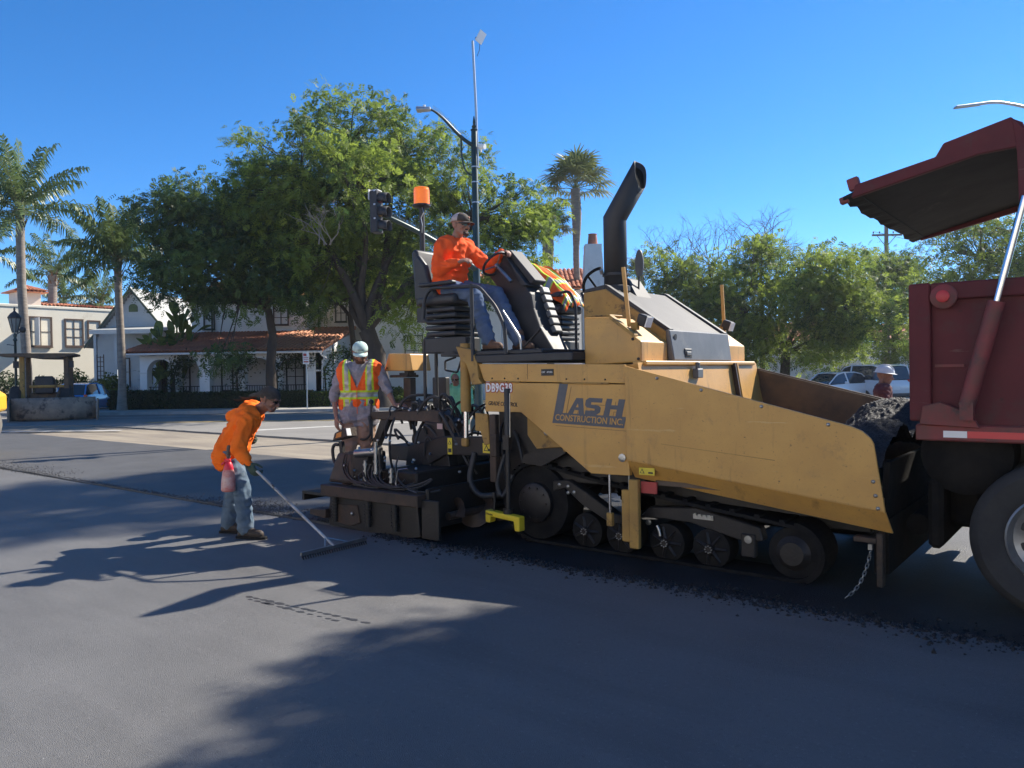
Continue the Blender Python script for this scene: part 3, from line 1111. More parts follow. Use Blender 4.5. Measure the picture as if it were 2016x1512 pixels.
# ---- undercarriage (both sides share meshes)
def wheel_parts(v, u, z, r, spokes, parent, hub=True):
    g = G()
    g.lathe([(r * 0.80, 0), (r, 0.01), (r, 0.20), (r * 0.8, 0.21)], (u, v, z), (0, 1, 0), 36)
    w = g.build('roller_rim' if r < .2 else 'wheel_rim', M_rub, parent, smooth=35)
    g = G()
    g.lathe([(0.012, -0.045), (r * 0.22, -0.045), (r * 0.26, -0.03), (r * 0.26, 0.02)], (u, v, z), (0, 1, 0), 20)
    for i in range(spokes):
        a = 2 * math.pi * i / spokes
        ca, sa = math.cos(a), math.sin(a)
        p0, p1 = Vector((u + ca * r * 0.2, v - 0.012, z + sa * r * 0.2)), Vector((u + ca * r * 0.84, v - 0.004, z + sa * r * 0.84))
        g.tube([p0, p1], [r * 0.11, r * 0.07], 4)
    g.build('hub_spokes', M_dark, w, smooth=30)
    for i in range(8):
        a = 2 * math.pi * i / 8
        b = G()
        b.lathe([(r * 0.035, 0), (r * 0.035, 0.014), (0, 0.016)], (u + math.cos(a) * r * 0.17, v - 0.045, z + math.sin(a) * r * 0.17), (0, -1, 0), 6)
        b.build('wheel_nut', M_zinc, w)
    return w


def track(v0, near):
    dr = (0.52, 0.335, 0.395)
    idl = (3.02, 0.155, 0.225)
    # belt outline: around the drive wheel and idler
    pts = []
    for i in range(19):
        a = R(270 - i * 10)  # bottom of drive wheel round the rear to top
        pts.append((dr[0] + dr[2] * math.cos(a), dr[1] + dr[2] * math.sin(a)))
    for i in range(1, 12):
        t = i / 12
        pts.append((dr[0] + (idl[0] - dr[0]) * t + 0.03, 0.73 * (1 - t) + 0.385 * t - 0.03 * math.sin(math.pi * t)))
    for i in range(19):
        a = R(85 - i * 10)
        pts.append((idl[0] + idl[2] * math.cos(a), idl[1] + idl[2] * math.sin(a)))
    ins = []
    N_ = len(pts)
    for i in range(N_):
        a, b = Vector(pts[i - 1]), Vector(pts[(i + 1) % N_])
        d = (b - a).normalized()
        ins.append((pts[i][0] + d.y * 0.028, pts[i][1] - d.x * 0.028))
    g = G()
    vs, fs = [], []
    va, vb = v0, v0 + 0.36
    for i in range(N_):
        vs += [(pts[i][0], va, pts[i][1]), (pts[i][0], vb, pts[i][1]), (ins[i][0], vb, ins[i][1]), (ins[i][0], va, ins[i][1])]
    for i in range(N_):
        j = (i + 1) % N_
        for k in range(4):
            l = (k + 1) % 4
            fs.append((4 * i + k, 4 * i + l, 4 * j + l, 4 * j + k))
    g.add(vs, fs)
    # tread bars
    per = 0.0
    for i in range(N_):
        a, b = Vector(pts[i]), Vector(pts[(i + 1) % N_])
        L = (b - a).length
        nb = max(1, int(L / 0.11))
        for q in range(nb):
            p = a + (b - a) * ((q + 0.5) / nb)
            ang = math.atan2((b - a).y, (b - a).x)
            nrm = Vector((-(b - a).y, (b - a).x)).normalized() if L > 0 else Vector((0, 1))
            pc = p + nrm * 0.010
            if pc.y > -0.06:
                g.cbox((pc.x, (va + vb) / 2, pc.y), (0.045, 0.35, 0.022), ry=-ang)
    bl = P('track_belt', g, M_rub)
    v = v0 + 0.03
    g = G()
    g.lathe([(0.36, 0.0), (0.365, 0.02), (0.365, 0.28), (0.3, 0.29)], (dr[0], v, dr[1]), (0, 1, 0), 40)
    dw = P('drive_wheel', g, M_rub, smooth=35)
    g = G()
    g.lathe([(0.02, -0.075), (0.17, -0.07), (0.195, -0.055), (0.195, 0.0), (0.25, 0.005), (0.26, 0.02)], (dr[0], v, dr[1]), (0, 1, 0), 32)
    P('drive_hub', g, M_dark, dw, smooth=35)
    for i in range(10):
        a = 2 * math.pi * i / 10
        g = G()
        g.lathe([(0.012, 0), (0.012, 0.012), (0, 0.014)], (dr[0] + 0.15 * math.cos(a), v - 0.07, dr[1] + 0.15 * math.sin(a)), (0, -1, 0), 6)
        P('wheel_nut', g, M_dark, dw)
    for u, z in ((1.09, 0.115), (1.47, 0.115), (1.92, 0.105), (2.33, 0.105)):
        wheel_parts(v, u, z, 0.165, 7, pav)
    g = G()
    g.lathe([(0.15, 0.0), (0.20, 0.01), (0.205, 0.03), (0.205, 0.28), (0.15, 0.29)], (idl[0], v, idl[1]), (0, 1, 0), 36)
    iw = P('idler_wheel', g, M_rub, smooth=35)
    g = G()
    g.lathe([(0.02, -0.04), (0.09, -0.04), (0.11, -0.02), (0.15, 0.01)], (idl[0], v, idl[1]), (0, 1, 0), 28)
    P('idler_hub', g, M_dark, iw, smooth=35)
    # frames
    g = G()
    g.prism([(0.72, 0.46), (0.86, 0.50), (1.05, 0.36), (1.35, 0.22), (1.60, 0.22), (1.60, 0.30), (1.40, 0.31), (1.12, 0.47), (0.9, 0.58), (0.72, 0.56)], v - 0.015, v + 0.10)
    arm = P('bogie_arm', g, M_dark, bevel=0.008)
    for u, z in ((0.80, 0.53), (0.90, 0.52), (0.90, 0.46), (0.97, 0.47)):
        g = G()
        g.lathe([(0.018, 0), (0.018, 0.012), (0.008, 0.016)], (u, v - 0.015, z), (0, -1, 0), 6)
        P('bolt', g, M_zinc, arm)
    g = G()
    g.prism([(1.65, 0.30), (1.75, 0.40), (2.2, 0.44), (2.75, 0.33), (2.78, 0.22), (2.6, 0.20), (2.15, 0.30), (1.9, 0.31)], v + 0.0, v + 0.12)
    g.box((2.60, v - 0.02, 0.08), (2.72, v + 0.05, 0.27))
    fr = P('track_frame', g, M_dark, bevel=0.01)
    g = G()
    g.lathe([(0.032, 0), (0.032, 0.008), (0, 0.009)], (2.665, v - 0.02, 0.225), (0, -1, 0), 16)
    P('grease_cap', g, M_zinc, fr)
    g = G()
    g.box((2.18, v - 0.012, 0.345), (2.36, v - 0.002, 0.385))
    for i in range(4):
        g.cyl((2.205 + i * 0.045, v - 0.012, 0.385 - 0.004 * i), (2.205 + i * 0.045, v - 0.03, 0.385 - 0.004 * i), 0.012, n=8)
    P('bolt_row', g, M_zinc, fr)
    g = G()
    g.lathe([(0.026, 0), (0.026, 0.01), (0.016, 0.012)], (1.76, v - 0.02, 0.27), (0, -1, 0), 12)
    g.tube([(1.84, v - 0.02, 0.25), (1.86, v - 0.02, 0.21), (1.87, v - 0.02, 0.16)], 0.015, 8)
    P('grease_fitting', g, M_zinc, fr, smooth=50)


track(0.13, True)
track(WF - 0.49, False)
# side frame above the tracks and yellow plates
g = G()
g.prism([(0.30, 1.22), (1.3, 1.0), (1.7, 0.68), (3.4, 0.50), (3.4, 0.42), (1.7, 0.5), (1.2, 0.6), (0.62, 0.74), (0.30, 0.8)], 0.30, 0.36)
P('side_frame', g, M_dark)
g = G()
g.prism([(0.47, 1.20), (0.66, 1.19), (0.98, 0.98), (0.98, 0.86), (0.90, 0.855), (0.88, 0.90), (0.58, 0.87), (0.47, 1.0)], 0.075, 0.13)
yp = P('yellow_side_plate', g, M_yel_dirty, bevel=0.006)
g = G()
g.lathe([(0.026, 0), (0.026, 0.02), (0.012, 0.024)], (0.71, 0.075, 1.03), (0, -1, 0), 6)
P('bolt', g, M_zinc, yp)
g = G()
g.lathe([(0.038, 0), (0.038, 0.012), (0.016, 0.016)], (1.585, 0.0, 0.845), (0, -1, 0), 8)
P('door_knob', g, M_zinc, near_door)
g = G()
g.prism([(0.38, 0.72), (0.40, 0.80), (0.90, 0.93), (0.90, 0.84), (0.62, 0.70)], 0.10, 0.14)
P('fender_arm', g, M_dark)
# yellow front post and plates
g = G()
g.box((1.652, -0.02, 0.055), (1.745, 0.03, 0.66))
g.box((1.56, 0.01, 0.10), (1.652, 0.05, 0.56))
yp2 = P('hopper_support_post', g, M_yel_dirty, bevel=0.006)
g = G()
g.box((1.75, 0.03, 0.545), (1.90, 0.05, 0.645))
P('red_bracket', g, M_red)
g = G()
g.cyl((1.43, 0.03, 0.28), (1.43, 0.03, 0.69), 0.013, n=10)
P('lift_rod', g, M_chrome, smooth=40)
g = G()
g.box((1.405, 0.005, 0.22), (1.46, 0.05, 0.34))
g.cyl((1.43, 0.0, 0.25), (1.43, 0.06, 0.25), 0.02, n=10)
P('rod_clevis', g, M_yel_dirty, bevel=0.004)
g = G()
g.cyl((1.60, 0.08, 0.28), (1.60, 0.08, 0.69), 0.008, n=8)
P('guide_rod', g, M_zinc)
# warning stickers
def sticker(u0, z0, w, h, v, parent, vertical=False):
    g = G()
    g.box((u0, v - 0.003, z0), (u0 + w, v, z0 + h))
    st = P('warning_sticker', g, M_sticker, parent)
    s = min(w, h)
    cx, cz = (u0 + s * 0.5, z0 + h * 0.5) if not vertical else (u0 + w * 0.5, z0 + h * 0.72)
    g = G()
    g.prism([(cx - s * 0.38, cz - s * 0.3), (cx + s * 0.38, cz - s * 0.3), (cx, cz + s * 0.36)], v - 0.0045, v - 0.003)
    g2 = G()
    g2.prism([(cx - s * 0.22, cz - s * 0.22), (cx + s * 0.22, cz - s * 0.22), (cx, cz + s * 0.18)], v - 0.006, v - 0.0046)
    P('triangle', g, M_decal_black, st)
    P('triangle_fill', g2, M_sticker, st)
    g = G()
    if vertical:
        g.box((u0 + w * 0.15, v - 0.0045, z0 + h * 0.12), (u0 + w * 0.85, v - 0.003, z0 + h * 0.36))
    else:
        g.box((u0 + w * 0.6, v - 0.0045, z0 + h * 0.2), (u0 + w * 0.9, v - 0.003, z0 + h * 0.45))
    P('pictogram', g, M_decal_black, st)


sticker(1.76, 0.712, 0.15, 0.062, -0.02, pav)

# sonic sensor on its tube
g = G()
g.cyl((0.445, -0.2, 0.98), (0.445, -0.2, 1.465), 0.030, n=12)
sb = P('sensor_tube', g, M_black, smooth=40)
g = G()
g.cyl((0.437, -0.2, 0.30), (0.445, -0.2, 0.98), 0.024, n=12)
g.box((0.405, -0.23, 0.88), (0.475, -0.17, 1.02))
P('sensor_rod', g, M_dark, sb, smooth=40)
g = G()
g.cyl((0.475, -0.205, 1.0), (0.482, -0.205, 1.42), 0.006, n=6)
P('sensor_wire', g, M_zinc, sb)
g = G()
g.prism([(0.185, 0.285), (0.60, 0.255), (0.605, 0.245), (0.605, 0.115), (0.545, 0.115), (0.535, 0.205), (0.25, 0.225), (0.245, 0.165), (0.185, 0.165)], -0.25, -0.16)
P('sonic_sensor', g, M_safety, sb, bevel=0.012, seg=2)
text_mesh('lettering', 'Trimble', 0.026, M_decal_black, sb, Matrix.Translation((0.20, -0.2515, 0.243)) @ Matrix.Rotation(R(4), 4, 'Y') @ Matrix.Rotation(math.pi / 2, 4, 'X'))
g = G()
g.cyl((0.26, -0.2, 0.27), (0.27, -0.2, 0.42), 0.012, n=8)
g.cbox((0.265, -0.2, 0.43), (0.03, 0.03, 0.05))
g.cyl((0.43, -0.2, 0.26), (0.43, -0.2, 0.31), 0.045, n=14)
P('sensor_knuckle', g, M_dark, sb, smooth=40)

# ---- tow arm, lift cylinder, screed
g = G()
g.prism([(-1.25, 0.60), (-1.2, 0.82), (-0.66, 0.95), (0.0, 0.965), (0.16, 0.93), (0.16, 0.78), (-0.64, 0.745), (-0.9, 0.62)], 0.06, 0.14)
ta = P('tow_arm', g, M_dark, bevel=0.01)
sticker(-0.585, 0.76, 0.065, 0.175, 0.055, ta, True)
sticker(-0.09, 0.80, 0.11, 0.10, 0.055, ta)
g = G()
g.cyl((-0.32, 0.06, 1.22), (-0.315, 0.06, 1.93), 0.055, n=18)
lc = P('lift_cylinder', g, M_yel_dirty, smooth=40)
g = G()
g.cyl((-0.325, 0.06, 0.92), (-0.32, 0.06, 1.22), 0.026, n=14)
P('cylinder_rod', g, M_chrome, lc, smooth=40)
g = G()
g.box((-0.365, 0.02, 0.855), (-0.285, 0.1, 0.945))
P('cylinder_clevis', g, M_yel_dirty, lc, bevel=0.015, seg=2)
g = G()
g.prism([(-0.17, 1.21), (0.0, 1.20), (0.02, 0.90), (-0.05, 0.88), (-0.1, 1.02), (-0.17, 1.03)], 0.03, 0.06)
P('rear_plate', g, M_yel_dirty, bevel=0.004)
for u0 in (-1.12, -0.95):
    pass

# screed body
g = G()
g.box((-1.45, -0.52, 0.03), (-0.50, 3.28, 0.42))
g.box((-1.10, -0.45, 0.42), (-0.55, 3.2, 0.62))
P('screed_body', g, M_dark, bevel=0.015)
g = G()
g.prism([(-1.68, 0.0), (-1.70, 0.10), (-1.66, 0.325), (-0.33, 0.345), (-0.30, 0.03), (-0.45, 0.0)], -0.665, -0.635)
eg = P('end_gate', g, M_dark, bevel=0.006)
g = G()
g.box((-1.76, -0.72, 0.325), (-0.27, -0.58, 0.445))
P('end_gate_rail', g, M_brown, eg, bevel=0.008)
for u in (-1.55, -1.02, -0.62):
    g = G()
    g.cyl((u, -0.69, 0.06), (u, -0.69, 0.33), 0.03, n=12)
    for i in range(6):
        g.lathe([(0.042, 0), (0.042, 0.015)], (u, -0.69, 0.10 + i * 0.035), (0, 0, 1), 12)
    P('gate_spring', g, M_dark, eg, smooth=40)
g = G()
g.prism([(-1.52, 0.05), (-1.52, 0.25), (-1.2, 0.26), (-1.16, 0.08), (-1.3, 0.03)], -0.68, -0.666)
P('gate_plate', g, M_brown, eg, bevel=0.005)
g = G()
g.sphere((-1.27, -0.69, 0.17), 0.02, 10, 6)
P('bolt', g, M_zinc, eg)
g = G()
g.prism([(-1.95, 0.10), (-1.95, 0.16), (-1.68, 0.18), (-1.68, 0.08)], -0.72, -0.56)
P('bevel_shoe', g, M_brown, eg, bevel=0.006)
g = G()
g.box((-0.28, -0.66, 0.02), (-0.05, -0.62, 0.40))
g.box((-0.26, -0.62, 0.1), (-0.22, 3.2, 0.5))
P('front_deflector', g, M_dark, bevel=0.008)
# walkway
g = G()
g.box((-2.45, -0.45, 0.255), (-1.46, 3.25, 0.285))
g.box((-2.45, -0.45, 0.18), (-2.41, 3.25, 0.255))
P('walkway', g, M_dark)
g = G()
g.hull2([(-1.80, -0.60, 0.45), (-1.80, -0.2, 0.45), (-1.38, -0.2, 0.45), (-1.38, -0.60, 0.45)],
        [(-1.68, -0.55, 0.78), (-1.68, -0.25, 0.78), (-1.42, -0.25, 0.80), (-1.42, -0.55, 0.80)])
P('rear_shield', g, M_brown, bevel=0.04, seg=3)
# control box on a post with handle
g = G()
g.cbox((-1.60, -0.52, 0.67), (0.05, 0.05, 0.46), ry=R(-8))
P('control_post', g, M_dark, bevel=0.006)
g = G()
g.prism([(-1.74, 0.90), (-1.70, 0.99), (-1.52, 1.055), (-1.50, 0.955)], -0.56, -0.40)
cb = P('control_box', g, M_brown, bevel=0.006)
g = G()
g.prism([(-1.68, 0.935), (-1.66, 0.985), (-1.58, 1.01), (-1.585, 0.955)], -0.563, -0.56)
P('label_plate', g, mat('orange_sticker', (0.62, 0.25, 0.04), rough=0.5), cb)
g = G()
g.hull2([(-1.515, -0.555, 1.045), (-1.515, -0.50, 1.045), (-1.505, -0.50, 1.045), (-1.505, -0.555, 1.045)], [(-1.495, -0.555, 0.97), (-1.495, -0.50, 0.97), (-1.485, -0.50, 0.97), (-1.485, -0.555, 0.97)])
P('reflector', g, M_white, cb)
g = G()
g.tube(fillet([(-1.68, -0.52, 0.86), (-1.76, -0.52, 0.86), (-1.79, -0.52, 0.80), (-1.77, -0.52, 0.66), (-1.64, -0.52, 0.62)], 0.06, 5), 0.018, 8)
P('grab_handle', g, M_black, smooth=50)
# gearbox, hydraulic pieces on the near end
g = G()
g.box((-1.50, -0.55, 0.45), (-1.18, -0.28, 0.80))
g.cyl((-1.17, -0.42, 0.50), (-1.17, -0.42, 0.86), 0.06, n=14)
P('extension_gearbox', g, M_dark, bevel=0.02, seg=2)
g = G()
g.cyl((-1.30, -0.60, 0.79), (-1.02, -0.52, 0.82), 0.045, n=14)
P('hydraulic_cylinder', g, M_zinc, smooth=40)
for u, z0, z1, r in ((-1.20, 0.45, 0.72, 0.018), (-1.03, 0.45, 0.92, 0.022), (-0.97, 0.45, 0.85, 0.012), (-0.80, 0.45, 0.66, 0.02)):
    g = G()
    g.cyl((u, -0.56, z0), (u, -0.56, z1), r, n=10)
    for i in range(3):
        g.lathe([(r * 1.5, 0), (r * 1.5, 0.02)], (u, -0.56, z0 + (z1 - z0) * (0.3 + 0.25 * i)), (0, 0, 1), 8)
    P('hydraulic_rod', g, M_zinc if r > 0.015 else M_dark, smooth=40)
g = G()
g.tube(fillet([(-0.52, -0.6, 0.68), (-0.66, -0.6, 0.66), (-0.70, -0.6, 0.50), (-0.40, -0.6, 0.45)], 0.03), 0.007, 6)
P('bent_handle', g, M_zinc, smooth=40)
# upper frame
g = G()
g.prism([(-1.88, 1.10), (-1.88, 1.185), (-0.75, 1.225), (-0.55, 1.10), (-0.55, 0.98), (-0.95, 1.09)], 0.12, 0.26)
uf = P('screed_cross_beam', g, M_brown, bevel=0.008)
g = G()
g.prism([(-2.0, 0.62), (-1.92, 0.60), (-1.60, 1.10), (-1.74, 1.10)], 0.14, 0.22)
P('frame_leg', g, M_dark, uf, bevel=0.008)
g = G()
g.prism([(-0.98, 1.10), (-0.70, 1.08), (-0.60, 0.62), (-0.95, 0.60)], 0.10, 0.24)
P('frame_leg', g, M_dark, uf, bevel=0.008)
g = G()
g.box((-0.78, 0.098, 1.02), (-0.70, 0.10, 1.08))
P('pink_tag', g, mat('pink_tag', (0.55, 0.38, 0.34), rough=0.6), uf)
g = G()
g.box((-1.70, 0.25, 0.62), (-0.65, 0.95, 0.80))
g.cyl((-1.5, 0.5, 0.86), (-0.75, 0.5, 0.84), 0.10, n=16)
g.box((-1.3, 0.3, 0.8), (-0.9, 0.7, 1.0))
P('screed_heater_housing', g, M_black, bevel=0.02, seg=2)
g = G()
g.cyl((-1.90, 0.15, 0.86), (-1.90, 0.15, 1.28), 0.014, n=8)
g.sphere((-1.90, 0.15, 1.30), 0.03, 10, 8)
g.tube(fillet([(-1.88, 0.10, 1.14), (-1.84, 0.08, 0.92), (-1.93, 0.08, 0.86), (-2.02, 0.08, 0.86)], 0.04), 0.013, 8)
P('depth_crank', g, M_black, smooth=50)
# console pedestal for the screed man
g = G()
g.box((-1.72, 0.42, 1.18), (-1.50, 0.56, 1.30))
g.box((-1.66, 0.44, 1.30), (-1.54, 0.54, 1.58))
g.cbox((-1.68, 0.48, 1.60), (0.30, 0.2, 0.03))
pd = P('pedestal', g, M_brown, bevel=0.008)
g = G()
g.cyl((-1.60, 0.49, 1.60), (-1.60, 0.49, 1.68), 0.06, n=14)
g.box((-1.70, 0.42, 1.61), (-1.56, 0.56, 1.64))
P('pedestal_swivel', g, M_black, pd)
g = G()
g.hull2([(-1.90, 0.36, 1.665), (-1.90, 0.68, 1.665), (-1.42, 0.68, 1.66), (-1.42, 0.36, 1.66)], [(-1.82, 0.36, 1.875), (-1.82, 0.68, 1.875), (-1.46, 0.68, 1.86), (-1.46, 0.36, 1.86)])
sc_ = P('screed_control_console', g, M_yel, bevel=0.012, seg=2)
g = G()
g.lathe([(0.012, 0), (0.012, 0.006), (0, 0.008)], (-1.845, 0.36, 1.70), (0, -1, 0), 8)
P('screw', g, M_dark, sc_)
# levers and hoses round the pedestal
rg = random.Random(11)
for i in range(44):
    g = G()
    u0, v0, z0 = rg.uniform(-1.6, 0.05), rg.uniform(0.05, 0.7), rg.uniform(0.45, 1.25)
    u1, v1, z1 = u0 + rg.uniform(-0.5, 0.5), rg.uniform(0.1, 0.6), rg.uniform(0.5, 1.25)
    g.tube(bez((u0, v0, z0), (u0 + rg.uniform(-0.2, 0.2), v0 - 0.1, z0 + 0.3), (u1, v1 - 0.1, z1 + 0.3), (u1, v1, z1), 12), rg.choice((0.011, 0.014, 0.018)), 7)
    P('hydraulic_hose', g, M_black, smooth=60)
for i in range(16):
    u, z = rg.uniform(-1.5, -0.45), rg.uniform(1.2, 1.27)
    g = G()
    g.lathe([(0.012, 0), (0.018, 0.01), (0.018, 0.03), (0.01, 0.035)], (u, 0.18 + rg.uniform(-0.04, 0.05), z - 0.03 - 0.12 * (u > -.7)), (rg.uniform(-1, 1), -0.3, rg.uniform(0, 1)), 8)
    P('hose_fitting', g, M_zinc, smooth=40)
for i in range(26):
    u, v, z = rg.uniform(-1.6, -0.35), rg.choice((-0.57, -0.3, 0.0)), rg.uniform(0.5, 0.95)
    g = G()
    g.lathe([(0.009, 0), (0.014, 0.008), (0.014, 0.026), (0.006, 0.03)], (u, v, z), (rg.uniform(-1, 1), -0.5, rg.uniform(-1, 1)), 8)
    P('hose_fitting', g, M_zinc, smooth=40)
for i in range(16):
    g = G()
    u0 = rg.uniform(-1.6, -0.7)
    g.tube(bez((u0, -0.55, rg.uniform(0.5, 0.8)), (u0 - 0.1, -0.62, 0.5), (u0 + 0.3, -0.62, 0.4), (u0 + rg.uniform(0.3, 0.7), -0.56, rg.uniform(0.46, 0.6)), 12), 0.010, 6)
    P('hydraulic_hose', g, M_black, smooth=60)
# walk-through loops behind the platform
g = G()
g.tube(fillet([(-1.15, 0.30, 1.0), (-1.15, 0.30, 2.04), (-0.97, 0.30, 2.04), (-0.97, 0.30, 1.3)], 0.085, 6), 0.020, 8)
P('grab_loop', g, M_black, smooth=50)
g = G()
g.box((-1.16, 0.42, 1.05), (-0.95, 0.50, 1.58))
P('rear_toolbox', g, M_black, bevel=0.01)
g = G()
g.tube(fillet([(-0.72, 0.35, 1.80), (-0.88, 0.35, 1.76), (-0.88, 0.35, 1.66), (-0.70, 0.35, 1.63), (-0.62, 0.35, 1.80), (-0.52, 0.35, 2.0)], 0.02), 0.012, 6)
P('foot_step', g, M_black, smooth=40)
# rear dark mass: conveyor tunnel, auger
g = G()
g.box((-0.24, 0.4, 0.25), (0.1, WF - 0.4, 0.95))
P('auger_housing', g, M_dark)
g = G()
g.cyl((-0.12, -0.45, 0.22), (-0.12, 3.1, 0.22), 0.04, n=10)
hel = []
for i in range(120):
    t = i / 119
    a = t * 2 * math.pi * 8
    hel.append((t, a))
vs, fs = [], []
for i, (t, a) in enumerate(hel):
    v = -0.4 + t * 3.4
    vs += [(-0.12 + 0.04 * math.cos(a), v, 0.22 + 0.04 * math.sin(a)), (-0.12 + 0.17 * math.cos(a), v, 0.22 + 0.17 * math.sin(a))]
    if i:
        fs.append((2 * i - 2, 2 * i - 1, 2 * i + 1, 2 * i))
g.add(vs, fs)
P('auger', g, M_brown, smooth=30)
g = G()
g.tube(fillet([(-0.20, 0.05, 0.80), (-0.25, 0.0, 0.5), (-0.1, 0.0, 0.35), (0.15, 0.05, 0.4)], 0.1), 0.03, 8)
g.tube(fillet([(0.20, 0.05, 0.80), (0.12, 0.0, 0.5), (0.2, 0.0, 0.35), (0.3, 0.05, 0.6)], 0.1), 0.022, 8)
P('feeder_hose', g, M_black, smooth=50)
g = G()
g.box((0.06, -0.02, 0.52), (0.14, 0.05, 1.2))
g.box((0.10, -0.05, 0.78), (0.17, 0.0, 1.0))
P('sensor_mount', g, M_brown, bevel=0.006)

# ------------------------------------------------------------------ asphalt in the hopper
r_ = np.random.default_rng(5)
nu, nv = 170, 230
us = np.linspace(2.05, 3.70, nu)
vsq = np.linspace(0.04, 2.70, nv)
vv = []
for u in us:
    for v in vsq:
        h = 0.72 + 0.60 * math.exp(-((u - 3.45) / 0.62) ** 2 - ((v - 1.75) / 0.75) ** 2) + 0.42 * math.exp(-((u - 3.55) / 0.5) ** 2 - ((v - 0.55) / 0.55) ** 2)
        h -= 0.10 * math.exp(-((u - 3.45) / 0.3) ** 2 - ((v - 1.05) / 0.25) ** 2)
        h += 0.06 * noise.noise(Vector((u * 3, v * 3, 0))) + 0.025 * noise.noise(Vector((u * 9, v * 9, 3))) + 0.014 * noise.noise(Vector((u * 24, v * 24, 7))) + 0.018 * noise.noise(Vector((u * 60, v * 60, 9)))
        vv.append(tuple(uvw(u, v, h)))
q = []
for i in range(nu - 1):
    for j in range(nv - 1):
        q.append((i * nv + j, (i + 1) * nv + j, (i + 1) * nv + j + 1, i * nv + j + 1))
M_hotmix = mat('hot_mix', (0.014, 0.014, 0.016), (0.042, 0.042, 0.045), scale=60, rough=0.7, bump=1.0, bscale=110, spec=0.3)
pile = npmesh('asphalt_pile', np.array(vv), np.array(q), M_hotmix)
tag(pile, 'heap of black hot asphalt mix filling the paver hopper', 'asphalt heap', kind='stuff')

# ------------------------------------------------------------------ dump truck
M_tred = mat('truck_red', (0.125, 0.024, 0.028), (0.09, 0.021, 0.025), scale=2, rough=0.6, spec=0.2, c3=(0.09, 0.045, 0.04), c3scale=3, c3edge=(0.52, 0.72), rough_var=0.12, bump=0.12, bscale=4,
             drip=[((0.06, 0.05, 0.045), 7, (1, 1, 0.12), 0.60, 0.78, 0.6), ((0.22, 0.16, 0.13), 16, (0.1, 1, 1), 0.66, 0.70, 0.5), ((0.03, 0.028, 0.026), 20, (1, 1, 1), 0.66, 0.72, 0.7)])
M_tred2 = mat('scuffed_red', (0.22, 0.04, 0.04), (0.12, 0.05, 0.04), scale=5, rough=0.6, c3=(0.06, 0.045, 0.04), c3scale=4, c3edge=(0.55, 0.68))
M_tire = mat('tire_rubber', (0.028, 0.028, 0.03), (0.05, 0.049, 0.047), scale=3, rough=0.8, spec=0.25, bump=0.1, bscale=60)
M_alu = mat('wheel_aluminium', (0.42, 0.42, 0.42), (0.28, 0.27, 0.26), scale=6, rough=0.4, metal=0.8)
M_bedin = mat('bed_lining', (0.013, 0.013, 0.014), (0.026, 0.025, 0.025), scale=3, rough=0.75, spec=0.15, bump=0.2, bscale=20, c3=(0.05, 0.043, 0.04), c3scale=2.5, c3edge=(0.6, 0.72))
TO = (4.7, 1.375, -0.07)
trk = thing('dump_truck', 'red dump truck with tailgate lifted high, backed against the paver hopper', 'truck', uvw(*TO), -PA)


def T(name, g, m, parent=None, **k):
    o = g.build(name, m, parent or trk, **k)
    if parent is None:
        o.location = (-TO[0], -TO[1], -TO[2])
    return o


NV, FV = 0.14, 2.60
# bed shell
g = G()
g.box((3.98, NV + 0.05, 1.20), (9.0, NV + 0.11, 2.12))
g.box((3.98, FV - 0.11, 1.20), (9.0, FV - 0.05, 2.12))
g.box((8.94, NV + 0.11, 1.20), (9.0, FV - 0.11, 2.55))
g.box((3.90, NV + 0.05, 1.10), (9.0, FV - 0.05, 1.20))
bed = T('bed', g, M_tred)
for (a, b) in ((NV, NV + 0.14), (FV - 0.14, FV)):
    g = G()
    g.prism([(3.86, 1.22), (3.86, 2.195), (4.0, 2.195), (4.0, 1.22)], a, b)
    T('corner_post', g, M_tred, bevel=0.015, seg=2)
    g = G()
    g.prism([(4.0, 2.07), (4.0, 2.19), (9.0, 2.165), (9.0, 2.045)], a, b)
    T('top_rail', g, M_tred, bevel=0.012, seg=2)
    g = G()
    g.box((3.90, a - 0.01, 1.085), (9.0, b + 0.01, 1.20))
    T('lower_rail', g, M_tred2, bevel=0.01)
    for u in (5.35, 6.55, 7.75, 8.93):
        g = G()
        g.box((u, a, 1.2), (u + 0.12, b, 2.07))
        T('side_rib', g, M_tred, bevel=0.01)
    g = G()
    g.prism([(3.93, 1.20), (3.95, 1.33), (4.06, 1.36), (4.25, 1.28), (4.30, 1.18)], a - 0.035, a)
    T('hinge_gusset', g, M_tred2, bevel=0.006)
# pin
g = G()
g.lathe([(0.085, 0), (0.085, 0.02), (0.07, 0.03)], (4.085, NV, 2.09), (0, -1, 0), 24)
pin = T('gate_pivot', g, M_tred2, smooth=40)
g = G()
g.lathe([(0.042, 0), (0.042, 0.022), (0.03, 0.03)], (4.085, NV - 0.03, 2.09), (0, -1, 0), 20)
T('pivot_pin', g, mat('pin_red', (0.5, 0.05, 0.05), rough=0.45), pin, smooth=40)
# dent panel line
g = G()
g.box((4.02, NV + 0.03, 1.60), (4.20, NV + 0.05, 1.62))
T('panel_weld', g, M_tred2)
# lift cylinder and rod
g = G()
g.cyl((4.225, NV - 0.075, 1.33), (4.405, NV - 0.075, 2.03), 0.052, n=16)
g.box((4.19, NV - 0.12, 1.24), (4.27, NV - 0.03, 1.36))
cyl = T('gate_cylinder', g, M_tred2, smooth=40)
g = G()
g.cyl((4.405, NV - 0.075, 2.03), (4.565, NV - 0.075, 2.70), 0.022, n=14)
T('gate_cylinder_rod', g, M_chrome, cyl, smooth=40)
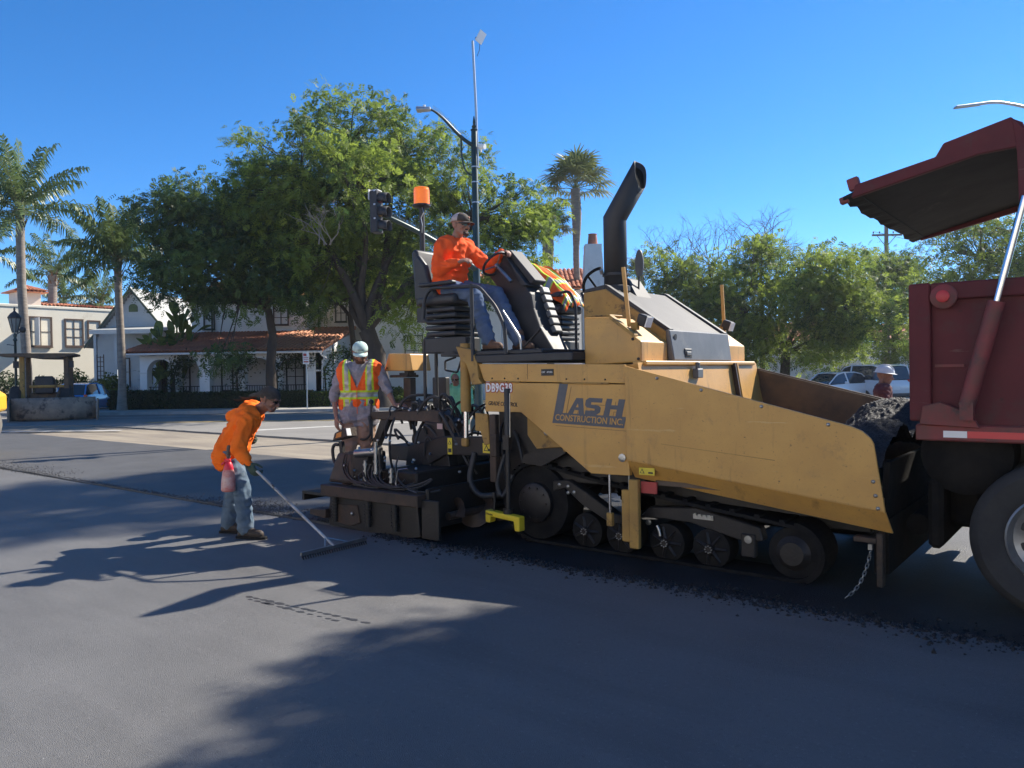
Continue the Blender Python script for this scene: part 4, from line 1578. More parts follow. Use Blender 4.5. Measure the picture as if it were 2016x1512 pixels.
# raised gate: plate sloping up toward the cab, with flanged edges
s0, s1 = Vector((3.50, 0, 2.885)), Vector((4.50, 0, 3.13))
g = G()
va, vb = NV + 0.02, FV - 0.02
th = Vector((-0.02, 0, 0.05))


def gp(t, v, off=0.0):
    p = s0.lerp(s1, t)
    return (p.x - 0.24 * off, v, p.z + 0.97 * off)


# slightly bowed underside
n1, n2 = 10, 12
vs, fs = [], []
for i in range(n1 + 1):
    for j in range(n2 + 1):
        t, w = i / n1, j / n2
        vs.append(gp(t, va + (vb - va) * w, 0.035 * math.sin(math.pi * t) * math.sin(math.pi * w)))
o_ = len(vs)
for i in range(n1 + 1):
    for j in range(n2 + 1):
        t, w = i / n1, j / n2
        vs.append(gp(t, va + (vb - va) * w, 0.035 * math.sin(math.pi * t) * math.sin(math.pi * w) + 0.03))
for i in range(n1):
    for j in range(n2):
        a = i * (n2 + 1) + j
        fs.append((a, a + 1, a + n2 + 2, a + n2 + 1))
        fs.append((a + o_, a + n2 + 1 + o_, a + n2 + 2 + o_, a + 1 + o_))
g.add(vs, fs)
gate = T('tailgate', g, M_bedin)
for v0 in (NV - 0.03, FV - 0.02):
    g = G()
    g.prism([(3.49, 2.86), (3.52, 2.955), (4.045, 3.06), (4.095, 3.145), (4.49, 3.24), (4.60, 3.10), (4.58, 3.04), (4.30, 3.03), (3.95, 2.955)], v0, v0 + 0.05)
    T('gate_flange', g, M_tred, gate, bevel=0.006)
    g = G()
    g.prism([(4.49, 3.235), (4.60, 3.10), (4.63, 2.66), (4.53, 2.64), (4.52, 3.0)], v0 - 0.004, v0 + 0.056)
    T('gate_arm', g, M_tred, gate, bevel=0.006)
g = G()
g.hull2([(4.47, NV, 3.25), (4.47, FV, 3.25), (4.55, FV, 3.20), (4.55, NV, 3.20)], [(4.50, NV, 3.08), (4.50, FV, 3.08), (4.60, FV, 3.06), (4.60, NV, 3.06)])
T('gate_top_flange', g, M_tred, gate, bevel=0.006)
rg = random.Random(3)
g = G()
lip = []
for i in range(22):
    v = NV - 0.02 + (FV - NV + 0.04) * i / 21
    d = 0.0 if 0 < i < 21 else 0.03
    lip.append((3.44 - rg.uniform(0, 0.035), v, 2.855 + rg.uniform(-0.012, 0.012)))
for i in range(21):
    a, b = Vector(lip[i]), Vector(lip[i + 1])
    g.hull2([a, (3.53, a.y, 2.885), (3.53, a.y, 2.915), a + Vector((0, 0, 0.025))], [b, (3.53, b.y, 2.885), (3.53, b.y, 2.915), b + Vector((0, 0, 0.025))])
T('gate_lower_lip', g, M_bedin, gate)
g = G()
g.cbox((3.50, NV + 0.02, 2.97), (0.08, 0.06, 0.09), ry=R(-14))
g.cbox((3.43, NV + 0.02, 2.86), (0.06, 0.05, 0.05), ry=R(-14))
T('gate_hook', g, M_tred2, gate, bevel=0.006)
# reflective tape
for u0, u1, m in ((4.075, 4.22, M_white), (4.22, 4.62, mat('tape_red', (0.6, 0.05, 0.05), rough=0.35)), (4.62, 4.80, M_white), (4.80, 5.2, MATS['tape_red'])):
    g = G()
    g.box((u0, NV - 0.014, 1.112), (u1 - 0.001, NV - 0.0105, 1.158))
    T('reflective_tape', g, m)
# frame, tank
g = G()
g.box((4.0, 0.85, 0.80), (12.0, 1.05, 1.08))
g.box((4.0, 1.7, 0.80), (12.0, 1.9, 1.08))
g.box((4.0, 0.85, 0.80), (4.1, 1.9, 1.0))
T('frame_rail', g, M_dark)
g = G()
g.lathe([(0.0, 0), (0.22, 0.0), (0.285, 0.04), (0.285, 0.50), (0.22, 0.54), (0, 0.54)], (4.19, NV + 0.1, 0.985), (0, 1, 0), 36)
T('air_tank', g, M_shadow_dark, smooth=40)
g = G()
g.lathe([(0.02, 0), (0.06, 0.02), (0.06, 0.1)], (4.31, NV + 0.12, 0.67), (0.5, 0, -1), 8)
T('drain_cock', g, M_white)
for v0, v1 in ((NV + 0.05, 1.2), (1.5, FV - 0.05)):
    g = G()
    g.box((5.42, v0, 0.02), (5.44, v1, 1.08))
    T('gap_screen', g, M_rub)  # dark sheets added to block the bright gap under the bed
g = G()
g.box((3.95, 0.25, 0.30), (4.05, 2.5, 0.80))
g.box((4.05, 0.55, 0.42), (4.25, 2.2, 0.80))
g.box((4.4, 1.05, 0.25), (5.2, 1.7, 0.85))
T('rear_suspension', g, M_shadow_dark, bevel=0.03)  # bumper and suspension blocks, added to keep the gap behind the hopper dark


def tyre(u, v, z, r, w, parent, outer=True, steer=False):
    g = G()
    pr = [(r * 0.60, 0.02), (r * 0.66, 0.0), (r * 0.88, -0.015), (r * 0.965, 0.01), (r, 0.04)]
    nt = 5
    for i in range(nt):
        a = 0.04 + (w - 0.08) * i / nt
        b = 0.04 + (w - 0.08) * (i + 1) / nt
        pr += [(r, a + 0.004), (r, b - 0.012), (r * 0.975, b - 0.009), (r * 0.975, b - 0.001)]
    pr += [(r, w - 0.04), (r * 0.965, w - 0.01), (r * 0.88, w + 0.015), (r * 0.66, w), (r * 0.6, w - 0.02)]
    g.lathe(pr, (u, v, z), (0, 1, 0), 56, caps=False)
    ty = T('tyre', g, M_tire, smooth=35)
    g = G()
    g.lathe([(r * 0.60, 0.015), (r * 0.575, 0.005), (r * 0.55, 0.03), (r * 0.52, 0.10), (r * 0.30, 0.16), (r * 0.22, 0.15), (r * 0.20, 0.05), (r * 0.14, 0.03), (0, 0.03)], (u, v, z), (0, 1, 0), 40, caps=False)
    rm = T('rim', g, M_alu, ty, smooth=35)
    for i in range(10):
        a = 2 * math.pi * i / 10
        g = G()
        g.lathe([(0.016, 0), (0.016, -0.02), (0.01, -0.028)], (u + r * 0.26 * math.cos(a), v + 0.15, z + r * 0.26 * math.sin(a)), (0, 1, 0), 6)
        T('wheel_nut', g, M_zinc, rm)
        g = G()
        a += 0.31
        g.lathe([(r * 0.055, 0), (r * 0.055, 0.004)], (u + r * 0.42 * math.cos(a), v + 0.118, z + r * 0.42 * math.sin(a)), (0, 1, 0), 12)
        T('hand_hole', g, M_black, rm)
    return ty


for u in (4.74, 6.05):
    tyre(u, 0.13, 0.45, 0.52, 0.27, trk)
    tyre(u, 0.43, 0.45, 0.52, 0.27, trk)
    tyre(u, 2.06, 0.45, 0.52, 0.27, trk)
    tyre(u, 2.36, 0.45, 0.52, 0.27, trk)
for v in (0.15, 2.32):
    tyre(10.6, v, 0.45, 0.52, 0.3, trk)
g = G()
for u in (4.74, 6.05):
    g.cyl((u, 0.3, 0.45), (u, 2.5, 0.45), 0.09, n=12)
g.cyl((10.6, 0.3, 0.45), (10.6, 2.5, 0.45), 0.07, n=12)
T('axle', g, M_dark)
# cab and bonnet beyond the right edge of the picture
g = G()
g.prism([(9.25, 0.95), (9.25, 2.85), (9.4, 2.95), (10.2, 2.92), (10.55, 2.15), (11.9, 2.0), (12.0, 1.0), (11.3, 0.95), (11.1, 1.12), (10.2, 1.12), (9.95, 0.75), (9.4, 0.75)], 0.30, 2.45)
cab = T('cab', g, M_tred, bevel=0.06, seg=3)
M_glass = mat('tinted_glass', (0.02, 0.025, 0.03), rough=0.06, spec=0.8)
for v in (0.29, 2.43):
    g = G()
    g.prism([(9.55, 2.15), (9.55, 2.75), (10.12, 2.72), (10.40, 2.15)], v, v + 0.03)
    T('side_window', g, M_glass, cab)

# ------------------------------------------------------------------ people
M_skin = mat('skin', (0.36, 0.19, 0.13), (0.30, 0.15, 0.10), scale=20, rough=0.55, spec=0.35)
M_skin_tan = mat('skin_tanned', (0.27, 0.13, 0.085), (0.22, 0.10, 0.065), scale=20, rough=0.5, spec=0.35)
M_hair = mat('dark_hair', (0.03, 0.022, 0.018), (0.05, 0.035, 0.025), scale=60, rough=0.6)
M_orange = mat('safety_orange_shirt', (1.0, 0.19, 0.018), (0.97, 0.155, 0.015), scale=6, rough=0.85, spec=0.15, bump=0.6, bscale=26)
M_orange2 = mat('orange_red_shirt', (0.97, 0.13, 0.03), (0.88, 0.10, 0.022), scale=6, rough=0.85, spec=0.15, bump=0.6, bscale=26)
M_denim = mat('denim', (0.085, 0.125, 0.17), (0.135, 0.18, 0.225), scale=7, rough=0.9, spec=0.1, bump=0.6, bscale=28, c3=(0.20, 0.235, 0.27), c3scale=5, c3edge=(0.55, 0.72))
M_denim2 = mat('dark_denim', (0.085, 0.12, 0.19), (0.12, 0.165, 0.25), scale=7, rough=0.9, spec=0.1, bump=0.6, bscale=28)
M_khaki = mat('khaki_cloth', (0.36, 0.235, 0.165), (0.28, 0.18, 0.125), scale=6, rough=0.9, spec=0.1, bump=0.6, bscale=24)
M_greysh = mat('grey_jersey', (0.33, 0.31, 0.33), (0.26, 0.245, 0.265), scale=40, rough=0.95, spec=0.1, bump=0.6, bscale=26)
M_boot = mat('boot_leather', (0.06, 0.042, 0.03), (0.035, 0.026, 0.02), scale=10, rough=0.7)
M_boot2 = mat('tan_boot', (0.17, 0.085, 0.045), (0.11, 0.06, 0.035), scale=10, rough=0.7)
M_glove = mat('green_glove', (0.035, 0.06, 0.045), (0.05, 0.075, 0.055), scale=20, rough=0.85)
M_vest_o = mat('vest_orange', (0.98, 0.15, 0.03), (0.90, 0.12, 0.02), scale=8, rough=0.8, spec=0.15, bump=0.15, bscale=90)
M_vest_y = mat('vest_lime', (0.62, 0.78, 0.05), (0.55, 0.70, 0.05), scale=8, rough=0.7, spec=0.2)
M_vest_s = mat('vest_silver', (0.34, 0.35, 0.30), (0.42, 0.42, 0.36), scale=15, rough=0.4, spec=0.5, metal=0.25)
M_rag = mat('black_rag', (0.055, 0.045, 0.038), (0.085, 0.07, 0.058), scale=8, rough=0.9, spec=0.1)
M_mint = mat('mint_cap', (0.52, 0.66, 0.60), (0.45, 0.58, 0.53), scale=12, rough=0.85, spec=0.15)
M_capb = mat('brown_cap', (0.085, 0.065, 0.05), (0.065, 0.05, 0.04), scale=20, rough=0.85)
M_capm = mat('cap_mesh', (0.52, 0.45, 0.42), (0.40, 0.34, 0.32), scale=80, rough=0.85)
M_shade = mat('sunglass', (0.01, 0.01, 0.012), rough=0.12, spec=0.7)
M_lime = mat('mint_green_hoodie', (0.25, 0.55, 0.30), (0.20, 0.46, 0.25), scale=8, rough=0.9, spec=0.1)
M_hatw = mat('white_hardhat', (0.74, 0.73, 0.70), (0.66, 0.65, 0.62), scale=6, rough=0.4)


def remesh(g, name, mats, voxel, smooth_it=4, fold=0.0, fold_scale=9.0, parent=None, classify=None, seed=0, fold_dir=None):
    """turn overlapping closed shapes into one continuous skin"""
    me = bpy.data.meshes.new(name)
    me.from_pydata(g.v, [], g.f)
    o = bpy.data.objects.new(name + '_src', me)
    col.objects.link(o)
    m = o.modifiers.new('r', 'REMESH')
    m.mode = 'VOXEL'
    m.voxel_size = voxel
    if smooth_it:
        s = o.modifiers.new('s', 'SMOOTH')
        s.factor = 0.5
        s.iterations = smooth_it
    dg = bpy.context.evaluated_depsgraph_get()
    dg.update()
    nm = bpy.data.meshes.new_from_object(o.evaluated_get(dg))
    bpy.data.objects.remove(o)
    nm.name = name
    nm.materials.clear()
    ms = mats if isinstance(mats, (list, tuple)) else [mats]
    for x in ms:
        nm.materials.append(x)
    if fold:
        nv = len(nm.vertices)
        co = np.empty(nv * 3, np.float32)
        no = np.empty(nv * 3, np.float32)
        nm.vertices.foreach_get('co', co)
        nm.vertices.foreach_get('normal', no)
        co = co.reshape(-1, 3)
        no = no.reshape(-1, 3)
        d = np.empty(nv, np.float32)
        for i in range(nv):
            p = Vector(co[i]) + Vector((seed, 0, 0))
            w = noise.noise(p * 4.0) * 0.6
            a = noise.noise(Vector((p.x * fold_scale + w, p.y * fold_scale + w, p.z * fold_scale * 1.6 + w * 2)))
            b = noise.noise(p * fold_scale * 2.3)
            d[i] = (abs(a) * -1.6 + 0.35) + 0.35 * b
        co += no * (d * fold)[:, None]
        nm.vertices.foreach_set('co', co.ravel())
    nm.polygons.foreach_set('use_smooth', [True] * len(nm.polygons))
    if classify:
        idx = [classify(p.center) for p in nm.polygons]
        nm.polygons.foreach_set('material_index', idx)
    nm.update()
    ob = bpy.data.objects.new(name, nm)
    col.objects.link(ob)
    if parent is not None:
        ob.parent = parent
    return ob


def limb(g, pts, rs, n=12):
    for i in range(len(pts) - 1):
        g.capsule(pts[i], pts[i + 1], rs[i], rs[i + 1], n)


def hand(g, wrist, fwd, palm, curl=0.6, spread=0.10, side=1, sc_=1.0, r=0.0085):
    """palm with four fingers and a thumb; fwd = towards the fingers, palm = direction the palm faces"""
    f = Vector(fwd).normalized()
    pn_ = Vector(palm)
    pn_ = (pn_ - f * pn_.dot(f)).normalized()
    s = f.cross(pn_) * side        # towards the thumb
    w = Vector(wrist)
    for k, (off, pl, fl) in enumerate(((0.028, 0.088, 0.074), (0.009, 0.092, 0.082), (-0.010, 0.088, 0.076), (-0.028, 0.080, 0.060))):
        b = w + s * off * sc_ * 0.8
        kn = w + f * pl * sc_ + s * off * sc_
        g.capsule(b, kn, 0.017 * sc_, 0.013 * sc_, 8)
        d = (f + s * spread * off / 0.028).normalized()
        p = kn
        ang = 0.0
        for j, q in enumerate((0.45, 0.32, 0.23)):
            ang += curl * (0.8, 1.0, 0.8)[j]
            dd = d * math.cos(ang) + pn_ * math.sin(ang)
            p2 = p + dd * fl * q * sc_
            g.capsule(p, p2, (r + 0.0008 * (2 - j)) * sc_, (r - 0.0004 * j) * sc_, 8)
            p = p2
    t0 = w + f * 0.025 * sc_ + s * 0.026 * sc_
    t1 = t0 + (f * 0.55 + s * 0.62 + pn_ * 0.35).normalized() * 0.042 * sc_
    t2 = t1 + (f * 0.8 + s * 0.15 + pn_ * 0.55).normalized() * 0.034 * sc_
    t3 = t2 + (f * 0.8 - s * 0.15 + pn_ * 0.6).normalized() * 0.026 * sc_
    g.capsule(t0, t1, 0.016 * sc_, 0.012 * sc_, 8)
    g.capsule(t1, t2, 0.0115 * sc_, 0.010 * sc_, 8)
    g.capsule(t2, t3, 0.010 * sc_, 0.0085 * sc_, 8)


def head(g, c, fwd, up):
    """skull, jaw, nose, brow, lips, ears and neck stub"""
    f = Vector(fwd).normalized()
    u = Vector(up)
    u = (u - f * u.dot(f)).normalized()
    s = f.cross(u)
    M = Matrix((f, s, u)).transposed()

    def q(a, b, c_):
        return Vector(c) + f * a + s * b + u * c_
    g.sphere(q(-0.012, 0, 0.030), 1.0, 18, 12, (0.098, 0.077, 0.092), M)
    g.sphere(q(0.012, 0, -0.015), 1.0, 16, 10, (0.078, 0.068, 0.10), M)
    g.capsule(q(0.055, 0.024, -0.088), q(0.055, -0.024, -0.088), 0.026, 0.026, 10)
    g.capsule(q(-0.01, 0.055, -0.055), q(0.05, 0.022, -0.09), 0.022, 0.022, 8)
    g.capsule(q(-0.01, -0.055, -0.055), q(0.05, -0.022, -0.09), 0.022, 0.022, 8)
    g.capsule(q(0.082, 0, 0.012), q(0.108, 0, -0.026), 0.010, 0.014, 8)
    g.capsule(q(0.092, 0.014, -0.03), q(0.092, -0.014, -0.03), 0.010, 0.010, 8)
    g.capsule(q(0.076, 0.045, 0.026), q(0.080, -0.045, 0.026), 0.016, 0.016, 8)
    g.capsule(q(0.070, 0.045, -0.018), q(0.060, 0.050, -0.03), 0.018, 0.018, 8)
    g.capsule(q(0.070, -0.045, -0.018), q(0.060, -0.050, -0.03), 0.018, 0.018, 8)
    g.capsule(q(0.084, 0.018, -0.058), q(0.084, -0.018, -0.058), 0.0085, 0.0085, 8)
    g.capsule(q(0.082, 0.015, -0.068), q(0.082, -0.015, -0.068), 0.009, 0.009, 8)
    for sg in (-1, 1):
        g.capsule(q(-0.018, sg * 0.078, 0.022), q(-0.010, sg * 0.076, -0.022), 0.014, 0.010, 8)
    return q, M


def person(label, J, o, colors, hands, voxel=0.006, shirt_sleeve='long', neck_r=0.055, fat=1.0, shirt_len=0.0):
    """J: joints in world space; o: origin at the feet"""
    root = thing('person', label, 'person', o)
    O = Vector(o)
    K = {k: Vector(v) - O for k, v in J.items()}
    body = G()
    q, HM = head(body, K['head'], J['face'], J['up'])
    body.capsule(K['neck'], K['head'] - Vector(J['up']).normalized() * 0.06 - Vector(J['face']).normalized() * 0.02, neck_r + 0.006, neck_r, 12)
    # trunk
    ch = (K['shL'] + K['shR']) / 2
    pel = (K['hipL'] + K['hipR']) / 2
    mid = K.get('mid', ch.lerp(pel, 0.55))
    f_ = fat
    for sd in ('L', 'R'):
        sh, hp = K['sh' + sd], K['hip' + sd]
        body.capsule(ch.lerp(sh, 0.55), mid.lerp(hp + (mid - pel), 0.6), 0.085, 0.085, 10)
        body.capsule(mid.lerp(hp + (mid - pel), 0.6), hp, 0.085, 0.088, 10)
        limb(body, [sh, K['el' + sd], K['wr' + sd]], [0.050, 0.038, 0.024])
        limb(body, [hp, K['kn' + sd], K['an' + sd]], [0.080, 0.055, 0.038])
        limb(body, [K['an' + sd], K['toe' + sd]], [0.035, 0.028])
        body.capsule(ch, sh, 0.075, 0.058, 10)
    body.capsule(ch, K['neck'], 0.085, neck_r + 0.012, 10)
    for sd, (fw, pm_, cu, sp, sc2) in hands.items():
        hand(body, K['wr' + sd], fw, pm_, cu, sp, 1 if sd == 'R' else -1, sc2)
    bo = remesh(body, 'body', colors.get('skin', M_skin), voxel, 2, parent=root)
    # shirt
    sh_ = G()
    for sd in ('L', 'R'):
        sh, hp = K['sh' + sd], K['hip' + sd]
        a = ch.lerp(sh, 0.62)
        b = mid.lerp(hp + (mid - pel), 0.62)
        c = hp.lerp(pel, 0.12) + Vector(J.get('hem', (0, 0, 0)))
        sh_.capsule(a, b, 0.115 * f_, 0.118 * f_, 12)
        sh_.capsule(b, c, 0.120 * f_, 0.130 * f_, 12)
        sh_.capsule(ch, sh, 0.088, 0.076, 12)
        sl = colors.get('sleeve', 1.0)
        w_ = K['wr' + sd]
        e_ = K['el' + sd]
        if sl >= 1.0:
            limb(sh_, [sh, e_, e_.lerp(w_, 0.55), e_.lerp(w_, 0.93)], [0.080 * f_ ** .5, 0.068 * f_ ** .5, 0.062, 0.046])
        else:
            limb(sh_, [sh, e_, e_.lerp(w_, sl)], [0.074, 0.060, 0.054])
    sh_.capsule(ch, mid, 0.12 * f_, 0.12 * f_, 12)
    sh_.capsule(mid, pel, 0.12 * f_, 0.12 * f_, 12)
    sh_.capsule(ch, ch.lerp(K['neck'], 0.72), 0.085, neck_r + 0.022, 12)
    shirt = remesh(sh_, 'shirt', colors['shirt'], 0.011, 3, fold=0.022, fold_scale=8, parent=root, seed=o[0])
    # trousers
    tr = G()
    for sd in ('L', 'R'):
        hp, kn, an = K['hip' + sd], K['kn' + sd], K['an' + sd]
        limb(tr, [hp.lerp(pel, 0.1), kn, kn.lerp(an, 0.5), an.lerp(kn, 0.04)], [0.104 * f_, 0.086, 0.082, 0.082])
        tr.capsule(pel, hp, 0.106 * f_, 0.104 * f_, 12)
    up_ = (mid - pel).normalized()
    tr.capsule(pel, pel + up_ * 0.05, 0.105 * f_, 0.098 * f_, 12)
    trs = remesh(tr, 'trousers', colors['trousers'], 0.011, 3, fold=0.018, fold_scale=8, parent=root, seed=o[1])
    # boots
    for sd in ('L', 'R'):
        b = G()
        an, te = K['an' + sd], K['toe' + sd]
        d = (te - an)
        d.z = 0
        d.normalize()
        sole = min(an.z, te.z)
        heel = an - d * 0.045
        zb = te.z - 0.036
        b.capsule((heel.x, heel.y, zb + 0.045), (an.x + d.x * 0.06, an.y + d.y * 0.06, zb + 0.055), 0.045, 0.048, 10)
        b.capsule((an.x + d.x * 0.06, an.y + d.y * 0.06, zb + 0.055), (te.x, te.y, zb + 0.045), 0.05, 0.046, 10)
        b.capsule((an.x, an.y, an.z), (an.x - d.x * 0.0, an.y, an.z + 0.09), 0.050, 0.052, 10)
        b.capsule((an.x, an.y, an.z), (an.x + d.x * 0.05, an.y + d.y * 0.05, zb + 0.07), 0.052, 0.05, 10)
        s_ = d.cross(Vector((0, 0, 1)))
        Mb = Matrix.Translation((an.x + d.x * 0.075, an.y + d.y * 0.075, zb + 0.012)) @ Matrix((d, s_, Vector((0, 0, 1)))).transposed().to_4x4()
        bo_ = remesh(b, 'boot', colors.get('boots', M_boot), 0.008, 2, parent=root)
        so_ = G()
        so_.prism([(-0.165, -0.040), (-0.165, 0.040), (0.05, 0.052), (0.13, 0.046), (0.165, 0.02), (0.165, -0.02), (0.13, -0.046), (0.05, -0.052)], -0.012, 0.014, plane='xy')
        so2 = G()
        so2.add([Mb @ Vector(p) for p in so_.v], so_.f)
        so2.build('sole', M_rub, bo_, bevel=0.004)
    return root, K, q, HM


def cap(root, q, mats, rotM=None, brim=0.085, mesh_back=False, logo=None):
    """baseball cap from a dome, panel seams and a curved brim"""
    g = G()
    n, m = 24, 8
    vs, fs, mi = [], [], []
    for i in range(m + 1):
        t = (math.pi / 2) * i / m
        for j in range(n):
            a = 2 * math.pi * j / n
            rr = math.cos(t)
            vs.append(q(-0.012 + 0.112 * rr * math.cos(a), 0.092 * rr * math.sin(a), 0.038 + 0.098 * math.sin(t) ** 0.8 - 0.012 * max(0, -math.cos(a)) * rr))
    for i in range(m):
        for j in range(n):
            fs.append((i * n + j, i * n + (j + 1) % n, (i + 1) * n + (j + 1) % n, (i + 1) * n + j))
            a = 2 * math.pi * (j + .5) / n
            mi.append(1 if (mesh_back and math.cos(a) < 0.15) else 0)
    g.v, g.f, g.mi = [tuple(v) for v in vs], fs, mi
    c = g.build('cap', mats, root, smooth=60)
    sd = c.modifiers.new('s', 'SOLIDIFY')
    sd.thickness = 0.003
    g = G()
    k = 12
    vs, fs = [], []
    for i in range(k + 1):
        a = R(-68 + 136 * i / k)
        for rr, dz in ((0.0, 0.0), (0.5, -0.006), (1.0, -0.018)):
            vs.append(q(-0.012 + 0.110 * math.cos(a) + brim * rr * max(0, math.cos(a)) ** 0.5, 0.091 * math.sin(a), 0.040 + dz - 0.022 * (math.sin(a) ** 2)))
    for i in range(k):
        for j in range(2):
            fs.append((i * 3 + j, i * 3 + j + 1, i * 3 + j + 4, i * 3 + j + 3))
    g.add(vs, fs)
    b = g.build('cap_brim', mats[0], c, smooth=60)
    sd = b.modifiers.new('s', 'SOLIDIFY')
    sd.thickness = 0.004
    g = G()
    g.sphere(q(-0.012, 0, 0.137), 0.007, 8, 6)
    g.build('cap_button', mats[0], c)
    return c


def glasses(root, q):
    g = G()
    for s in (-1, 1):
        pts = []
        for a in range(0, 360, 30):
            pts.append((s * 0.034 + 0.029 * math.cos(R(a)), 0.004 + 0.019 * math.sin(R(a))))
        A = [q(0.098 - 4 * (y - 0.0) ** 2 * 2, y, z) for y, z in pts]
        B = [q(0.092 - 4 * (y - 0.0) ** 2 * 2, y, z) for y, z in pts]
        g.hull2(A, B)
        g.tube([q(0.086, s * 0.06, 0.008), q(0.05, s * 0.077, 0.012), q(-0.012, s * 0.082, 0.014)], 0.0028, 5)
    g.tube([q(0.098, -0.012, 0.008), q(0.100, 0, 0.011), q(0.098, 0.012, 0.008)], 0.003, 5)
    return g.build('sunglasses', M_shade, root, smooth=50)


# --- the raker, bent over his lute (faces right)
Y0 = 7.78
JR = dict(head=(-2.435, 7.72, 1.385), face=(0.93, -0.12, -0.36), up=(0.36, 0, 0.93), neck=(-2.56, 7.79, 1.285),
          shR=(-2.625, 7.575, 1.185), shL=(-2.70, 8.00, 1.265), elR=(-2.665, 7.45, 0.925), wrR=(-2.560, 7.42, 0.775),
          elL=(-2.94, 8.09, 1.20), wrL=(-2.77, 8.02, 1.02), mid=(-2.79, 7.81, 1.04),
          hipR=(-2.86, 7.68, 0.83), hipL=(-2.875, 7.90, 0.85), knR=(-2.70, 7.64, 0.49), knL=(-2.905, 7.97, 0.47),
          anR=(-2.70, 7.70, 0.095), anL=(-2.975, 7.99, 0.095), toeR=(-2.545, 7.655, 0.036), toeL=(-2.815, 7.965, 0.036),
          hem=(-0.005, 0, -0.015))
raker, K, q, HM = person('man in orange shirt and black head wrap bending over an asphalt rake', JR, (-2.8, 7.8, 0.0),
                         dict(shirt=M_orange, trousers=M_denim, skin=M_skin_tan, boots=M_boot),
                         dict(R=((0.62, -0.25, -0.74), (0.3, 0.75, 0.1), 0.75, 0.05, 1.0), L=((0.75, -0.25, -0.6), (0.2, -0.8, -0.2), 0.7, 0.05, 1.0)), fat=1.18)
gl = G()
limb(gl, [K['wrR'] - (K['wrR'] - K['elR']).normalized() * 0.02, K['wrR'] + Vector((0.62, -0.25, -0.74)).normalized() * 0.01], [0.042, 0.034])
hand(gl, K['wrR'], (0.62, -0.25, -0.74), (0.3, 0.75, 0.1), 0.75, 0.05, 1, 1.10, 0.0115)
remesh(gl, 'glove', M_glove, 0.006, 2, parent=raker)
gl = G()
limb(gl, [K['wrL'] - (K['wrL'] - K['elL']).normalized() * 0.02, K['wrL']], [0.042, 0.034])
hand(gl, K['wrL'], (0.75, -0.25, -0.6), (0.2, -0.8, -0.2), 0.7, 0.05, -1, 1.10, 0.0115)
remesh(gl, 'glove', M_glove, 0.006, 2, parent=raker)
g = G()
M3 = HM
g.sphere(q(-0.012, 0, 0.036), 1.0, 20, 14, (0.108, 0.088, 0.098), M3)
g.capsule(q(-0.095, 0, 0.02), q(-0.20, 0.01, -0.035), 0.045, 0.018, 10)
rag = remesh(g, 'head_wrap', M_rag, 0.007, 2, fold=0.006, fold_scale=18, parent=raker)
# trim the wrap to the skull above the brow and ears
import bmesh
bm = bmesh.new()
bm.from_mesh(rag.data)
bmesh.ops.bisect_plane(bm, geom=bm.verts[:] + bm.edges[:] + bm.faces[:], plane_co=q(0.09, 0, 0.030), plane_no=(q(0.22, 0, -1.0) - q(0, 0, 0)), clear_outer=True)
bm.to_mesh(rag.data)
bm.free()
g = G()
for s, dz in ((0.01, 0.0), (-0.02, 0.02)):
    pth = bez(q(-0.13, s, -0.01), q(-0.2, s, -0.05), q(-0.27, s * 2, -0.12 + dz), q(-0.34, s * 3, -0.13 + dz * 2), 8)
    for i in range(8):
        a, b = pth[i], pth[i + 1]
        w = 0.018 + 0.012 * i / 8
        side = HM @ Vector((0, 1, 0.3)) * w
        up = HM @ Vector((0, 0, 1)) * 0.004
        g.hull2([a - side, a + side, a + side + up, a - side + up], [b - side, b + side, b + side + up, b - side + up])
g.build('wrap_tails', M_rag, rag, smooth=60)
glasses(raker, q)
g = G()
g.capsule(q(0.075, 0.02, -0.07), q(0.078, -0.02, -0.07), 0.02, 0.02, 8)
# belt and pouch
g = G()
hp = (K['hipL'] + K['hipR']) / 2
g.capsule(K['hipR'] + Vector((0.06, -0.11, 0.10)), K['hipR'] + Vector((0.05, -0.115, 0.0)), 0.022, 0.02, 8)
remesh(g, 'tool_sheath', mat('canvas_tool', (0.12, 0.11, 0.09), rough=0.9), 0.006, 2, parent=raker)
g = G()
for i in range(1):
    g.tube([K['hipR'] + Vector((0.13, -0.06, 0.09)), K['hipR'] + Vector((0.15, -0.06, 0.03)), K['hipR'] + Vector((0.155, -0.06, -0.03))], 0.006, 6)
g.build('key_strap', M_zinc, raker)

# spray bottle hanging from his belt
sb_ = thing('spray_bottle', 'red and cream plastic spray bottle hanging from the belt of the raking man', 'bottle', (-2.80, 7.53, 0.50))
g = G()
g.lathe([(0.0, 0.0), (0.058, 0.0), (0.068, 0.012), (0.067, 0.07), (0.063, 0.14), (0.055, 0.19), (0.046, 0.215)], (0, 0, 0), (0.03, 0, 1), 24)
M_bottle = mat('stained_plastic', (0.62, 0.42, 0.36), (0.55, 0.16, 0.13), scale=7, rough=0.45, stretch=(1, 1, 1.6), contrast=(0.35, 0.6))
g.build('flask', M_bottle, sb_, smooth=40)
g = G()
g.lathe([(0.048, 0.205), (0.043, 0.24), (0.032, 0.275), (0.024, 0.285)], (0, 0, 0), (0.03, 0, 1), 20)
g.build('shoulder', mat('bottle_red', (0.72, 0.03, 0.06), rough=0.4), sb_, smooth=40)
g = G()
g.cbox((0.0, 0, 0.30), (0.06, 0.03, 0.035))
g.cbox((-0.04, -0.01, 0.275), (0.05, 0.015, 0.02), ry=R(-35))
g.build('trigger_head', mat('bottle_red2', (0.66, 0.03, 0.05), rough=0.4), sb_, bevel=0.006)
g = G()
g.tube(fillet([(0.01, 0.01, 0.31), (0.02, 0.03, 0.345), (-0.02, 0.05, 0.36)], 0.02), 0.006, 6)
